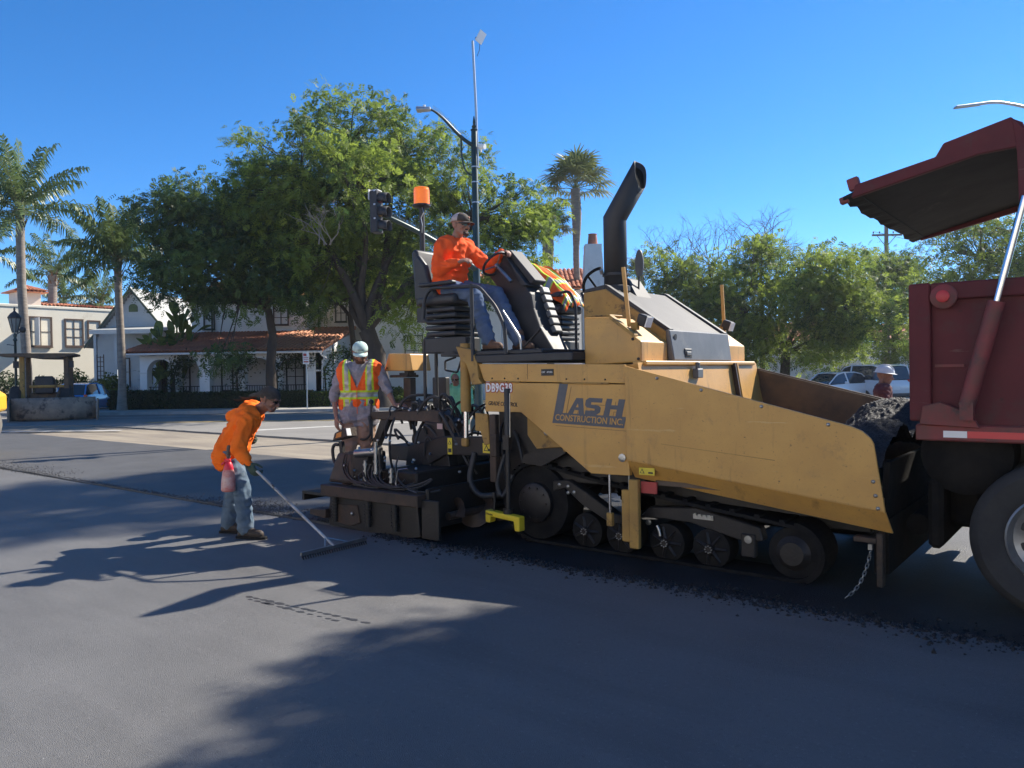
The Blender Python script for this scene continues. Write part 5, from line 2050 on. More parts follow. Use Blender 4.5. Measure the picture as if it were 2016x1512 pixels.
g.build('hook', M_black, sb_, smooth=40)

# asphalt rake (lute)
tip = Vector((-1.655, 7.02, 0.055))
hnd = Vector((-2.535, 7.42, 0.765))
dirv = (tip - hnd).normalized()
rk = thing('asphalt_rake', 'long aluminium asphalt rake with toothed black head held by the bending man', 'rake', (tip.x, tip.y, 0.0))
o3 = Vector((tip.x, tip.y, 0))
g = G()
g.tube([hnd - dirv * 0.26 - o3, hnd - o3, tip - o3], 0.0145, 10)
M_rakealu = mat('rake_aluminium', (0.50, 0.50, 0.50), (0.30, 0.26, 0.22), scale=6, rough=0.5, metal=0.35, c3=(0.05, 0.04, 0.035), c3scale=9, c3edge=(0.6, 0.66))
g.build('handle', M_rakealu, rk, smooth=40)
hd = Vector((-1.30 + 1.84, 7.58 - 6.86, 0)).normalized()   # along the rake head
hc = Vector((-1.64, 7.055, 0.045)) - o3
g = G()
side = Vector((hd.y, -hd.x, 0))
a, b = hc - hd * 0.40, hc + hd * 0.36
g.hull2([a + side * 0.012 + V(0, 0, 0.022), a - side * 0.012 + V(0, 0, 0.022), a - side * 0.016 - V(0, 0, 0.012), a + side * 0.012 - V(0, 0, 0.012)],
        [b + side * 0.012 + V(0, 0, 0.022), b - side * 0.012 + V(0, 0, 0.022), b - side * 0.016 - V(0, 0, 0.012), b + side * 0.012 - V(0, 0, 0.012)])
g.build('rake_bar', M_zinc, rk, bevel=0.003)
for i in range(28):
    p = a.lerp(b, (i + 0.5) / 28)
    t = G()
    t.hull2([p + hd * 0.010 + V(0, 0, -0.010), p - hd * 0.010 + V(0, 0, -0.010), p - hd * 0.010 + side * 0.008 + V(0, 0, -0.010), p + hd * 0.010 + side * 0.008 + V(0, 0, -0.010)],
            [p + hd * 0.004 + side * 0.02 - V(0, 0, 0.043), p - hd * 0.004 + side * 0.02 - V(0, 0, 0.043), p - hd * 0.004 + side * 0.026 - V(0, 0, 0.043), p + hd * 0.004 + side * 0.026 - V(0, 0, 0.043)])
    t.build('tooth', M_dark, rk)
g = G()
g.tube([tip - o3 - dirv * 0.12, hc + hd * 0.13 + V(0, 0, 0.02)], 0.008, 6)
g.tube([tip - o3 - dirv * 0.12, hc - hd * 0.13 + V(0, 0, 0.02)], 0.008, 6)
g.build('brace', M_zinc, rk)

# --- the screed man in the reflective vest (faces the camera, looks down)
zp = 0.285
JV = dict(head=(-1.79, 9.10, 1.885), face=(0.20, -0.86, -0.42), up=(0.10, -0.40, 0.9), neck=(-1.83, 9.20, 1.735),
          shR=(-2.035, 9.19, 1.665), shL=(-1.595, 9.19, 1.665), elR=(-2.135, 9.20, 1.37), wrR=(-2.09, 9.12, 1.115),
          elL=(-1.475, 9.12, 1.44), wrL=(-1.375, 8.98, 1.265), mid=(-1.835, 9.20, 1.40),
          hipR=(-1.945, 9.22, 1.18), hipL=(-1.735, 9.22, 1.18), knR=(-1.95, 9.17, 0.72), knL=(-1.745, 9.17, 0.72),
          anR=(-1.96, 9.22, zp + 0.095), anL=(-1.74, 9.22, zp + 0.095), toeR=(-1.99, 9.08, zp + 0.036), toeL=(-1.72, 9.08, zp + 0.036),
          hem=(0, 0, -0.075))
vman, K, q, HM = person('man in orange reflective vest and pale green cap standing on the screed walkway', JV, (-1.84, 9.2, zp),
                        dict(shirt=M_greysh, trousers=M_khaki, skin=M_skin, boots=M_boot2, sleeve=0.12),
                        dict(R=((0.05, -0.1, -1), (0.6, 0.5, 0), 0.45, 0.05, 1.05), L=((0.75, -0.3, 0.1), (0, 0.1, -1), 0.45, 0.12, 1.05)), fat=1.16)
cp_ = cap(vman, q, [M_mint], brim=0.075)
M_lettering = mat('cap_lettering', (0.05, 0.07, 0.06), rough=0.7)
g = G()
for i, w in enumerate((0.012, 0.008, 0.009, 0.007, 0.008, 0.007, 0.006)):
    y0 = -0.030 + i * 0.0095
    A = [q(0.101 - 3.2 * (y0 ** 2) + 0.0, y0, 0.075), q(0.101 - 3.2 * (y0 ** 2), y0 + w * 0.7, 0.075), q(0.099 - 3.2 * (y0 ** 2), y0 + w * 0.7, 0.082), q(0.099 - 3.2 * (y0 ** 2), y0, 0.084)]
    B = [p + (q(0.006, 0, 0) - q(0, 0, 0)) for p in A]
    g.hull2(A, B)
g.build('cap_lettering', M_lettering, cp_)
g = G()
g.capsule(q(0.06, 0.025, -0.085), q(0.06, -0.025, -0.085), 0.034, 0.034, 10)
g.capsule(q(0.0, 0.062, -0.05), q(0.05, 0.03, -0.09), 0.024, 0.026, 8)
g.capsule(q(0.0, -0.062, -0.05), q(0.05, -0.03, -0.09), 0.024, 0.026, 8)
remesh(g, 'beard', mat('brown_beard', (0.12, 0.055, 0.03), (0.09, 0.04, 0.022), scale=60, rough=0.8), 0.006, 2, parent=vman)
# vest
g = G()
ch = (K['shL'] + K['shR']) / 2
pel = (K['hipL'] + K['hipR']) / 2
mid = K['mid']
fat = 1.16
for sd in ('L', 'R'):
    sh, hp = K['sh' + sd], K['hip' + sd]
    a = ch.lerp(sh, 0.62)
    b = mid.lerp(hp + (mid - pel), 0.62)
    c = hp.lerp(pel, 0.12) + V(0, 0, 0.10)
    g.capsule(a, b, 0.128 * fat, 0.130 * fat, 12)
    g.capsule(b, c, 0.130 * fat, 0.136 * fat, 12)
    g.capsule(ch, ch.lerp(sh, 0.9), 0.102, 0.090, 12)
g.capsule(ch, mid, 0.135 * fat, 0.133 * fat, 12)
g.capsule(mid, pel + V(0, 0, 0.1), 0.133 * fat, 0.136 * fat, 12)
vest = remesh(g, 'vest', [M_vest_o, M_vest_y, M_vest_s], 0.008, 3, fold=0.010, fold_scale=8, parent=vman, seed=4.2)


def vest_class(p, cx, zt, front=True):
    x, z = p.x - cx, p.z
    ax = abs(x)
    # waist belt and two braces in silver with lime edges
    zb = zt - 0.345
    if abs(z - zb) < 0.026:
        return 2
    if abs(z - zb) < 0.052:
        return 1
    if abs(ax - 0.135) < 0.024:
        return 2
    if abs(ax - 0.135) < 0.047:
        return 1
    return 0


vc = ch.x
zt = ch.z + 0.07
nm = vest.data
bm = bmesh.new()
bm.from_mesh(nm)
# open the neck in a V, cut off the bottom and the arm holes
kill = []
for f in bm.faces:
    p = f.calc_center_median()
    dx_ = abs(p.x - vc + 0.01)
    if p.z > zt - 0.27 and dx_ < (p.z - (zt - 0.27)) * 0.42 and p.y < ch.y + 0.02:
        kill.append(f)
    elif p.z > zt - 0.03 and dx_ < 0.085:
        kill.append(f)
    elif p.z < K['hipR'].z - 0.02:
        kill.append(f)
    else:
        f.material_index = vest_class(p, vc, zt)
bmesh.ops.delete(bm, geom=kill, context='FACES')
bm.to_mesh(nm)
bm.free()
sd = vest.modifiers.new('s', 'SOLIDIFY')
sd.thickness = 0.004
g = G()
yf = ch.y - 0.135 * fat - 0.012
g.tube([(vc - 0.005, yf - 0.006, zt - 0.28), (vc - 0.006, yf - 0.012, zt - 0.45), (vc - 0.004, yf - 0.012, K['hipR'].z - 0.01)], 0.004, 6)
g.build('zip', M_vest_o, vest)

# --- the operator on the seat, hands at the wheel (built in paver coordinates)
def PW(u, v, z):
    return tuple(uvw(u, v, z))


def PV_(u, v, z):
    return tuple(PD * u + PN * v + Vector((0, 0, z)))


zf = 1.842
JO = dict(head=PW(-0.555, 0.29, 3.225), face=PV_(0.97, 0.04, -0.10), up=PV_(0.1, 0, 1), neck=PW(-0.635, 0.30, 3.08),
          shR=PW(-0.665, 0.10, 2.985), shL=PW(-0.645, 0.51, 2.99), elR=PW(-0.66, 0.03, 2.72), wrR=PW(-0.43, 0.10, 2.80),
          elL=PW(-0.42, 0.60, 2.78), wrL=PW(-0.24, 0.60, 2.935), mid=PW(-0.72, 0.30, 2.74),
          hipR=PW(-0.75, 0.20, 2.55), hipL=PW(-0.75, 0.41, 2.55), knR=PW(-0.27, 0.17, 2.44), knL=PW(-0.24, 0.50, 2.47),
          anR=PW(-0.10, 0.19, zf + 0.10), anL=PW(0.06, 0.50, zf + 0.10), toeR=PW(0.06, 0.16, zf + 0.036), toeL=PW(0.21, 0.50, zf + 0.036),
          hem=(0, 0, 0.01))
oman, K, q, HM = person('paver operator in orange long-sleeved shirt seated at the steering wheel', JO, PW(-0.5, 0.3, zf),
                        dict(shirt=M_orange2, trousers=M_denim2, skin=M_skin, boots=M_boot2),
                        dict(R=(PV_(0.9, 0.25, 0.12), PV_(0.1, 0.5, -0.8), 0.55, 0.05, 1.0), L=(PV_(0.9, -0.1, -0.05), PV_(0, 0, -1), 0.75, 0.12, 1.0)), fat=1.14)
cap(oman, q, [M_capb, M_capm], brim=0.08, mesh_back=True)
glasses(oman, q)
g = G()
g.capsule(q(0.072, 0.016, -0.09), q(0.072, -0.016, -0.09), 0.026, 0.026, 10)
g.capsule(q(0.086, 0.018, -0.048), q(0.086, -0.018, -0.048), 0.009, 0.009, 8)
remesh(g, 'goatee', mat('goatee_brown', (0.06, 0.035, 0.025), rough=0.8), 0.005, 2, parent=oman)
g = G()
g.lathe([(0.012, 0), (0.012, 0.003), (0, 0.0035)], q(0.092, -0.02, 0.085), (q(1, -0.25, 0.3) - q(0, 0, 0)), 16)
g.build('cap_patch', mat('patch_tan', (0.32, 0.14, 0.09), rough=0.8), oman)

# --- reflective vest thrown over the far seat
path = [(-1.12, 2.70), (-1.125, 2.86), (-1.09, 3.0), (-1.0, 3.03), (-0.90, 2.985), (-0.80, 2.90), (-0.68, 2.80), (-0.57, 2.70), (-0.47, 2.62), (-0.40, 2.54), (-0.37, 2.46)]
nS, nT = 60, 44
vv, qq, mi = [], [], []
for a in range(nS + 1):
    f = a / nS * (len(path) - 1)
    k = min(int(f), len(path) - 2)
    u0, z0 = (path[k][i] + (path[k + 1][i] - path[k][i]) * (f - k) for i in (0, 1))
    for b in range(nT + 1):
        t = b / nT
        wd = 0.27 - 0.06 * max(0, a / nS - 0.5)
        v0 = 2.24 + (t - 0.5) * 2 * wd + 0.05 * noise.noise(Vector((a * 0.12, 3, 0)))
        fold = 0.045 * noise.noise(Vector((a * 0.035, b * 0.17, 1.0))) + 0.02 * noise.noise(Vector((a * 0.12, b * 0.3, 5.0)))
        edge = -0.10 * max(0, abs(t - 0.5) * 2 - 0.72) / 0.28
        vv.append((u0 + fold * 0.5, v0, z0 + fold + edge))
for a in range(nS):
    for b in range(nT):
        i0 = a * (nT + 1) + b
        qq.append((i0, i0 + 1, i0 + nT + 2, i0 + nT + 1))
        t, q_ = abs((b + 0.5) / nT - 0.5), a / nS
        band = min(abs(t - 0.26), 1.0)
        hb = min(abs(q_ - 0.62), abs(q_ - 0.90)) * 1.4
        mi.append(2 if (band < 0.045 or hb < 0.035) else 1 if (band < 0.085 or hb < 0.065) else 0)
g = G()
g.v, g.f, g.mi = vv, qq, mi
sv = g.build('safety_vest', [M_vest_o, M_vest_y, M_vest_s], None, smooth=70, fixn=False)
sd = sv.modifiers.new('s', 'SOLIDIFY')
sd.thickness = 0.008
sv.location = PO
sv.rotation_euler = (0, 0, -PA)
tag(sv, 'orange and lime reflective vest draped over the empty far seat', 'vest')

# --- man in a mint green hoodie behind the tractor rear
def far_person(label, x, y, z0, H, facing, shirtm, trm, hood=None, hat=None, arms=None):
    f = Vector((math.cos(facing), math.sin(facing), 0))
    s = Vector((-f.y, f.x, 0))      # person's left
    o = Vector((x, y, z0))

    def at(a, b, c):
        return tuple(o + f * a + s * b + Vector((0, 0, c * H)))
    J = dict(head=at(0.03, 0, 0.93), face=tuple(f + Vector((0, 0, -0.15))), up=(0, 0, 1), neck=at(-0.01, 0, 0.845),
             shR=at(0, -0.19, 0.81), shL=at(0, 0.19, 0.81), elR=at(0.02, -0.25, 0.62), elL=at(0.05, 0.25, 0.62), wrR=at(0.16, -0.22, 0.52), wrL=at(0.22, 0.15, 0.56),
             mid=at(0, 0, 0.66), hipR=at(0, -0.10, 0.52), hipL=at(0, 0.10, 0.52), knR=at(0.03, -0.11, 0.285), knL=at(0.03, 0.11, 0.285),
             anR=at(0, -0.12, 0.055), anL=at(0, 0.12, 0.055), toeR=at(0.16, -0.13, 0.0205), toeL=at(0.16, 0.13, 0.0205))
    r, K, q, HM = person(label, J, tuple(o), dict(shirt=shirtm, trousers=trm, skin=M_skin_tan), dict(R=(tuple(f + V(0, 0, -0.6)), tuple(s), 0.6, 0.05, 1.0), L=(tuple(f + V(0, 0, -0.3)), tuple(-s), 0.6, 0.05, 1.0)), voxel=0.010)
    if hood is not None:
        g = G()
        g.sphere(q(-0.03, 0, 0.02), 1.0, 16, 12, (0.115, 0.105, 0.125), HM)
        g.capsule(q(-0.05, 0, -0.06), K['neck'], 0.09, 0.09, 10)
        h = remesh(g, 'hood', hood, 0.01, 2, fold=0.006, parent=r)
        bm = bmesh.new()
        bm.from_mesh(h.data)
        bmesh.ops.bisect_plane(bm, geom=bm.verts[:] + bm.edges[:] + bm.faces[:], plane_co=q(0.055, 0, 0), plane_no=(q(1, 0, 0) - q(0, 0, 0)), clear_outer=True)
        bm.to_mesh(h.data)
        bm.free()
        glasses(r, q)
    if hat is not None:
        g = G()
        n, m = 28, 8
        vs, fs = [], []
        for i in range(m + 1):
            t = (math.pi / 2) * i / m
            for j in range(n):
                a = 2 * math.pi * j / n
                vs.append(q(-0.01 + 0.125 * math.cos(t) * math.cos(a), 0.108 * math.cos(t) * math.sin(a), 0.045 + 0.115 * math.sin(t)))
        for i in range(m):
            for j in range(n):
                fs.append((i * n + j, i * n + (j + 1) % n, (i + 1) * n + (j + 1) % n, (i + 1) * n + j))
        g.add(vs, fs)
        for k in (-0.03, 0.0, 0.03):
            g.tube([q(-0.01 + 0.125 * math.cos(t), k, 0.047 + 0.115 * math.sin(t)) for t in [math.pi * i / 12 for i in range(2, 11)]], 0.006, 6)
        ht = g.build('hard_hat', hat, r, smooth=60)
        g = G()
        g.lathe([(0.118, 0.0), (0.150, -0.006), (0.150, -0.002), (0.118, 0.006)], q(-0.002, 0, 0.045), (q(0, 0, 1) - q(0, 0, 0)), 28, caps=False)
        g.build('hat_brim', hat, ht, smooth=60)
    return r


far_person('man in mint green hooded shirt standing behind the rear of the paver', -0.93, 13.0, -0.045, 1.70, R(-105), M_lime, M_denim2, hood=M_lime)
far_person('man in white hard hat standing beyond the far side of the hopper', 5.11, 10.6, -0.045, 1.65, R(-25), mat('maroon_shirt', (0.14, 0.04, 0.04), (0.1, 0.03, 0.03), scale=8, rough=0.9), M_denim2, hat=M_hatw)

# ------------------------------------------------------------------ trees and plants
M_bark = mat('jacaranda_bark', (0.075, 0.058, 0.045), (0.045, 0.036, 0.03), scale=5, rough=0.9, bump=0.8, bscale=18, stretch=(1, 1, 0.4))
M_bare = mat('bare_twigs', (0.11, 0.085, 0.07), (0.08, 0.062, 0.05), scale=5, rough=0.9)
M_leafA = leafmat('jacaranda_leaf', (0.040, 0.080, 0.026), (0.25, 0.315, 0.045), trans=0.5)
M_leafB = leafmat('light_tree_leaf', (0.055, 0.10, 0.028), (0.28, 0.345, 0.05), trans=0.5)
M_leafC = leafmat('dark_tree_leaf', (0.032, 0.068, 0.030), (0.15, 0.215, 0.05), trans=0.45)
M_palmleaf = leafmat('queen_palm_leaf', (0.05, 0.095, 0.03), (0.17, 0.22, 0.075), trans=0.3, rough=0.4)
M_fanleaf = leafmat('fan_palm_leaf', (0.06, 0.09, 0.03), (0.22, 0.24, 0.09), trans=0.3, rough=0.4)
M_hedge = leafmat('hedge_leaf', (0.018, 0.034, 0.012), (0.05, 0.075, 0.02), trans=0.15)
M_shrub = leafmat('shrub_leaf', (0.05, 0.085, 0.02), (0.16, 0.21, 0.04), trans=0.3)
M_palmtrunk = mat('palm_trunk', (0.27, 0.235, 0.20), (0.18, 0.155, 0.135), scale=3, rough=0.9, bump=0.6, bscale=12, stretch=(1, 1, 4))
M_palmboot = mat('palm_boot', (0.20, 0.12, 0.07), (0.11, 0.07, 0.045), scale=8, rough=0.9, bump=0.5, bscale=20)


def rot_to(d, r):
    """orthonormal frames for many directions d (n,3)"""
    d = d / np.linalg.norm(d, axis=1, keepdims=True)
    a = r.normal(size=d.shape)
    x = np.cross(d, a)
    x /= np.linalg.norm(x, axis=1, keepdims=True) + 1e-9
    return d, x, np.cross(d, x)


def fronds(centers, dirs, r, L, W, nl, droop, tint, jitter=0.25):
    """feathery leaves: nl pairs of pointed leaflets along a drooping midrib. returns verts, quads, tints"""
    n = len(centers)
    d, x, y = rot_to(dirs, r)
    up = np.array([0, 0, 1.0])
    x = np.cross(d, up + r.normal(scale=0.9, size=d.shape))
    x /= np.linalg.norm(x, axis=1, keepdims=True) + 1e-9
    y = np.cross(x, d)
    Ls = L * r.uniform(0.65, 1.25, n)
    szv = r.uniform(0.55, 1.45, n)
    V_, T_ = [], []
    for k in range(nl):
        t = (k + 0.6) / nl
        base = centers + d * (Ls * t)[:, None] - up * (droop * Ls * t * t)[:, None]
        w = W * math.sin(math.pi * (0.25 + 0.7 * t)) * szv * r.uniform(0.85, 1.15, n)
        for s in (-1, 1):
            ld = x * s * 0.85 + d * 0.55 - up * 0.25 + r.normal(scale=jitter * 0.5, size=d.shape)
            ld /= np.linalg.norm(ld, axis=1, keepdims=True)
            wd = np.cross(ld, y)
            wd /= np.linalg.norm(wd, axis=1, keepdims=True) + 1e-9
            hw = (w * 0.22)[:, None]
            tip = base + ld * w[:, None]
            m = base + ld * (w * 0.45)[:, None]
            V_.append(np.stack([base, m + wd * hw, tip, m - wd * hw], 1))
            T_.append(tint)
    Vv = np.concatenate(V_).reshape(-1, 3)
    Q = np.arange(len(Vv)).reshape(-1, 4)
    return Vv, Q, np.concatenate(T_)


def blob_points(blobs, n, r, shell=0.55, gap=0.25):
    """points spread through ellipsoid lobes, denser near the surface, with holes"""
    vol = np.array([b[3] * b[4] * b[5] for b in blobs]) ** 0.75
    pick = r.choice(len(blobs), size=n, p=vol / vol.sum())
    B = np.array(blobs, float)[pick]
    dirv = r.normal(size=(n, 3))
    dirv /= np.linalg.norm(dirv, axis=1, keepdims=True)
    rad = shell + (1 - shell) * r.random(n) ** 0.7
    loc = dirv * rad[:, None]
    P_ = B[:, :3] + loc * B[:, 3:6]
    return P_, dirv, pick


def clumps(blobs, nclump, per, r, spread, flat=0.55):
    c, dv, pick = blob_points(blobs, nclump, r, shell=0.62)
    tn = np.clip(r.normal(0.45, 0.27, nclump), 0, 1)
    pts = np.repeat(c, per, 0) + np.clip(r.normal(size=(nclump * per, 3)), -1.5, 1.5) * np.array([spread, spread, spread * flat])
    dd = np.repeat(dv, per, 0) * 0.7 + r.normal(size=(nclump * per, 3)) * 0.8 + np.array([0, 0, -0.15])
    tt = np.clip(np.repeat(tn, per) + r.normal(0, 0.13, nclump * per), 0, 1)
    return pts, dd, tt, c


def limbs(g, start, targets, r0, r, levels=True, wob=0.5):
    """curved limbs from a fork to crown points, each with side twigs"""
    ends = []
    for t in targets:
        s = Vector(start)
        e = Vector(t)
        m1 = s.lerp(e, 0.35) + Vector((r.normal(0, wob), r.normal(0, wob), abs(r.normal(0, wob)) * 0.3))
        m2 = s.lerp(e, 0.7) + Vector((r.normal(0, wob), r.normal(0, wob), r.normal(0, wob) * 0.5))
        path = bez(s, m1, m2, e, 9)
        rs = [max(0.02, r0 * (1 - i / 10.5) ** 0.9) for i in range(10)]
        g.tube(path, rs, 7)
        ends.append(path)
    return ends


def broad_tree(label, base, trunk, fork_r, blobs, nclump, per, L, W, nl, m, seed, name='jacaranda_tree', group=None, spread=0.5, droop=0.35, limbn=9, bare=0, tr0=None, cat='tree'):
    r = np.random.default_rng(seed)
    t = thing(name, label, cat, base, group=group)
    b0 = Vector(base)
    tp = [Vector(p) - b0 for p in trunk]
    g = G()
    rs = [fork_r * (1.35 if i == 0 else 1.0 - 0.25 * i / max(1, len(tp) - 1)) for i in range(len(tp))]
    dense = []
    for i in range(len(tp) - 1):
        for k in range(4):
            dense.append((tp[i].lerp(tp[i + 1], k / 4), rs[i] + (rs[i + 1] - rs[i]) * k / 4))
    dense.append((tp[-1], rs[-1]))
    g.tube([p for p, _ in dense], [q * r.uniform(0.93, 1.07) for _, q in dense], 12)
    bl = [(b[0] - b0.x, b[1] - b0.y, b[2] - b0.z, b[3], b[4], b[5]) for b in blobs]
    order = sorted(bl, key=lambda b: -b[3] * b[5])[:limbn]
    paths = limbs(g, tp[-1], [(b[0], b[1], b[2] - b[5] * 0.1) for b in order], fork_r * 0.5, r, wob=0.6)
    pts, dd, tt, cl = clumps(bl, nclump, per, r, spread)
    # twigs towards clumps
    pp = [p for path in paths for p in path[4:]]
    pa = np.array([tuple(p) for p in pp])
    for c in cl[::max(1, len(cl) // 320)]:
        i = int(np.argmin(((pa - c) ** 2).sum(1)))
        a, e = pp[i], Vector(c)
        mm = a.lerp(e, 0.5) + Vector((r.normal(0, 0.15), r.normal(0, 0.15), r.normal(0, 0.15)))
        g.tube([a, mm, e], [0.04, 0.025, 0.012], 4)
    g.build('trunk', M_bark, t, smooth=60)
    v, q_, ti = fronds(pts, dd, r, L, W, nl, droop, tt)
    npmesh('crown', v, q_, m, t, tint=ti)
    if bare:
        bare_branches(t, bl, bare, r)
    return t


def bare_branches(t, bl, n, r, m=None, name='bare_branch', length=1.6, up=0.9):
    g = G()
    for k in range(n):
        b = bl[r.integers(len(bl))]
        s = Vector((b[0] + r.normal(0, b[3] * 0.4), b[1] + r.normal(0, b[4] * 0.4), b[2] + b[5] * 0.5))
        stack = [(s, Vector((r.normal(0, 0.5), r.normal(0, 0.4), up)).normalized(), length, 0.035, 0)]
        while stack:
            p, d, L, rad, lev = stack.pop()
            path = [p]
            for i in range(4):
                d = (d + Vector((r.normal(0, 0.22), r.normal(0, 0.22), r.normal(0.05, 0.15)))).normalized()
                path.append(path[-1] + d * L / 4)
            g.tube(path, [rad * (1 - 0.15 * i) for i in range(5)], 4)
            if lev < 3:
                for i in (2, 3, 4):
                    if r.random() < 0.85:
                        d2 = (d + Vector((r.normal(0, 0.7), r.normal(0, 0.7), r.normal(0.1, 0.4)))).normalized()
                        stack.append((path[i], d2, L * 0.6, rad * 0.55, lev + 1))
    o = g.build(name, m or M_bare, t, fixn=False)
    o['kind'] = 'stuff'
    return o


def px(x, y, Y):
    """a point at depth Y on the sight line of a picture position (layout measuring only)"""
    cr, sr = math.cos(R(-0.95)), math.sin(R(-0.95))
    pt = math.atan(19 / 1514)
    a, b = (x - 1008) / 1514, (756 - y) / 1514
    rx, ru = cr * a - sr * b, sr * a + cr * b
    f = Vector((0, math.cos(pt), -math.sin(pt)))
    u = Vector((0, math.sin(pt), math.cos(pt)))
    d = f + Vector((1, 0, 0)) * rx + u * ru
    return Vector((0, 0, 1.6)) + d * (Y / d.y)


def lobe(x, y, Y, rx, rz, ry=None):
    p = px(x, y, Y)
    s = Y / 1514
    return (p.x, p.y, p.z, rx * s, (ry or rx) * s, rz * s)


D1 = 36.8
trunk_pts = [tuple(px(752, 806, D1)), tuple(px(748, 760, D1)), tuple(px(742, 700, D1)), tuple(px(722, 650, D1))]
big_tree = broad_tree('tallest broad jacaranda with a thick dark forked trunk in front of the white house', (trunk_pts[0][0], D1, 0.13), [(trunk_pts[0][0], D1, 0.10)] + trunk_pts[1:], 0.50,
           [lobe(690, 270, 37, 120, 75), lobe(590, 330, 36, 110, 85), lobe(790, 300, 37.5, 110, 85), lobe(690, 370, 34.5, 150, 95), lobe(520, 300, 37, 55, 45), lobe(540, 400, 36, 100, 80),
            lobe(880, 330, 37, 80, 75), lobe(930, 420, 36.5, 100, 90), lobe(1010, 430, 37, 75, 65), lobe(1040, 490, 36.5, 75, 60), lobe(985, 530, 36, 95, 60), lobe(800, 420, 38, 110, 80),
            lobe(640, 440, 38.5, 110, 80), lobe(590, 500, 36, 90, 70), lobe(850, 500, 37.5, 90, 70), lobe(1060, 440, 37, 50, 50), lobe(820, 590, 37, 60, 45), lobe(640, 590, 36.2, 60, 40), lobe(700, 500, 39.5, 100, 70),
            lobe(760, 240, 37, 60, 40), lobe(905, 600, 36, 55, 40), lobe(780, 640, 36.2, 50, 30)],
           400, 56, 0.52, 0.15, 6, M_leafA, 21, spread=0.56, limbn=8)
_c = px(640, 470, 33.5)
bare_branches(big_tree, [(_c.x - trunk_pts[0][0], _c.y - D1, _c.z - 0.6, 0.7, 0.4, 0.4)], 5, np.random.default_rng(5), m=mat('dead_twigs', (0.30, 0.26, 0.22), (0.22, 0.19, 0.16), scale=5, rough=0.9), name='dead_twigs', length=1.2, up=0.5)
tb = px(535, 806, D1)
broad_tree('dark jacaranda with slender trunk before the arcade', (tb.x, D1, 0.13), [(tb.x, D1, 0.10), tuple(px(533, 720, D1)), tuple(px(537, 660, D1)), tuple(px(528, 610, D1))], 0.24,
           [lobe(360, 430, 36.5, 75, 60), lobe(440, 430, 36.5, 80, 60), lobe(330, 500, 36, 60, 60), lobe(420, 520, 36, 90, 65), lobe(510, 490, 36, 80, 70), lobe(365, 570, 36, 55, 38), lobe(455, 575, 36, 60, 30),
            lobe(300, 530, 36.5, 35, 35), lobe(560, 560, 35.5, 45, 40), lobe(490, 625, 35.8, 30, 18), lobe(525, 655, 35.6, 25, 18), lobe(400, 390, 37, 60, 35), lobe(520, 420, 38, 60, 60), lobe(440, 700, 35.8, 45, 22)],
           200, 52, 0.48, 0.15, 6, M_leafC, 22, spread=0.56, limbn=10)

# trees beyond the hopper on the right
RT = 44.0
rt = [('bushy green street tree with dead twigs above the engine hood', [(1350, 600, 47, 70, 70), (1310, 540, 47, 45, 45), (1385, 550, 47, 50, 45), (1340, 660, 45, 60, 45), (1310, 690, 45, 55, 35)], (1380, 46), M_leafA, 6),
      ('bushy street tree with bare crown branches behind the hopper', [(1495, 540, 44, 60, 42), (1470, 610, 43, 65, 52), (1545, 590, 43, 35, 45), (1430, 580, 45, 42, 45), (1470, 670, 43, 55, 32), (1520, 500, 45, 40, 25), (1460, 705, 43, 50, 25)], (1540, 43.5), M_leafB, 5),
      ('round yellow-green street tree whose trunk rises behind the hopper', [(1630, 545, 40, 60, 45), (1660, 610, 39.5, 70, 52), (1610, 590, 40, 48, 50), (1690, 660, 39, 48, 32), (1610, 665, 40, 45, 28), (1600, 510, 41, 32, 22), (1660, 500, 43, 35, 18), (1640, 700, 42, 60, 22)], (1545, 43), M_leafB, 0),
      ('green street tree behind the tall utility pole', [(1740, 570, 52, 75, 60), (1790, 560, 52, 60, 50), (1720, 520, 53, 35, 22), (1780, 520, 53, 40, 22), (1760, 650, 50, 80, 60)], (1755, 52), M_leafA, 0),
      ('large street tree behind the red truck bed', [(1930, 500, 40, 100, 70), (1990, 450, 40, 80, 55), (1870, 560, 41, 80, 60), (1960, 590, 40, 120, 70), (2080, 470, 40, 100, 80), (1850, 640, 42, 70, 60)], (1960, 40.5), M_leafA, 0)]
for i, (lab, lb, (tx, tY), lm, nb) in enumerate(rt):
    b = px(tx, 760, tY)
    broad_tree(lab, (b.x, tY, 0.1), [(b.x, tY, 0.05), (b.x + 0.1, tY, 1.4), (b.x + 0.15, tY, 2.6)], 0.24, [lobe(*q) for q in lb], 150, 42, 0.52, 0.16, 5, lm, 40 + i,
               name='street_tree', group='trees along the far street', spread=0.62, limbn=7, bare=nb)
for k, (x, y, Y, n) in enumerate(((1310, 520, 50, 9), (1400, 500, 50, 12), (1500, 500, 49, 12))):
    b = px(x, 760, Y)
    t = thing('bare_tree', ('leafless tree with fine twigs rising above the hood', 'leafless tree with the widest twiggy crown', 'leafless tree rising behind the bushy trees')[k], 'tree', (b.x, Y, 0.1))
    c = px(x, y, Y)
    g = G()
    z1 = c.z - 0.1 - 0.9
    g.tube([(0, 0, -0.05), (0.1, 0, z1 * 0.5), (0, 0, z1)], [0.2, 0.15, 0.1], 8)
    g.build('trunk', M_bark, t)
    bare_branches(t, [(0, 0, z1 - 0.8, 1.6, 1.0, 1.0)], n, np.random.default_rng(70 + k), name='crown', length=2.3, up=0.75)


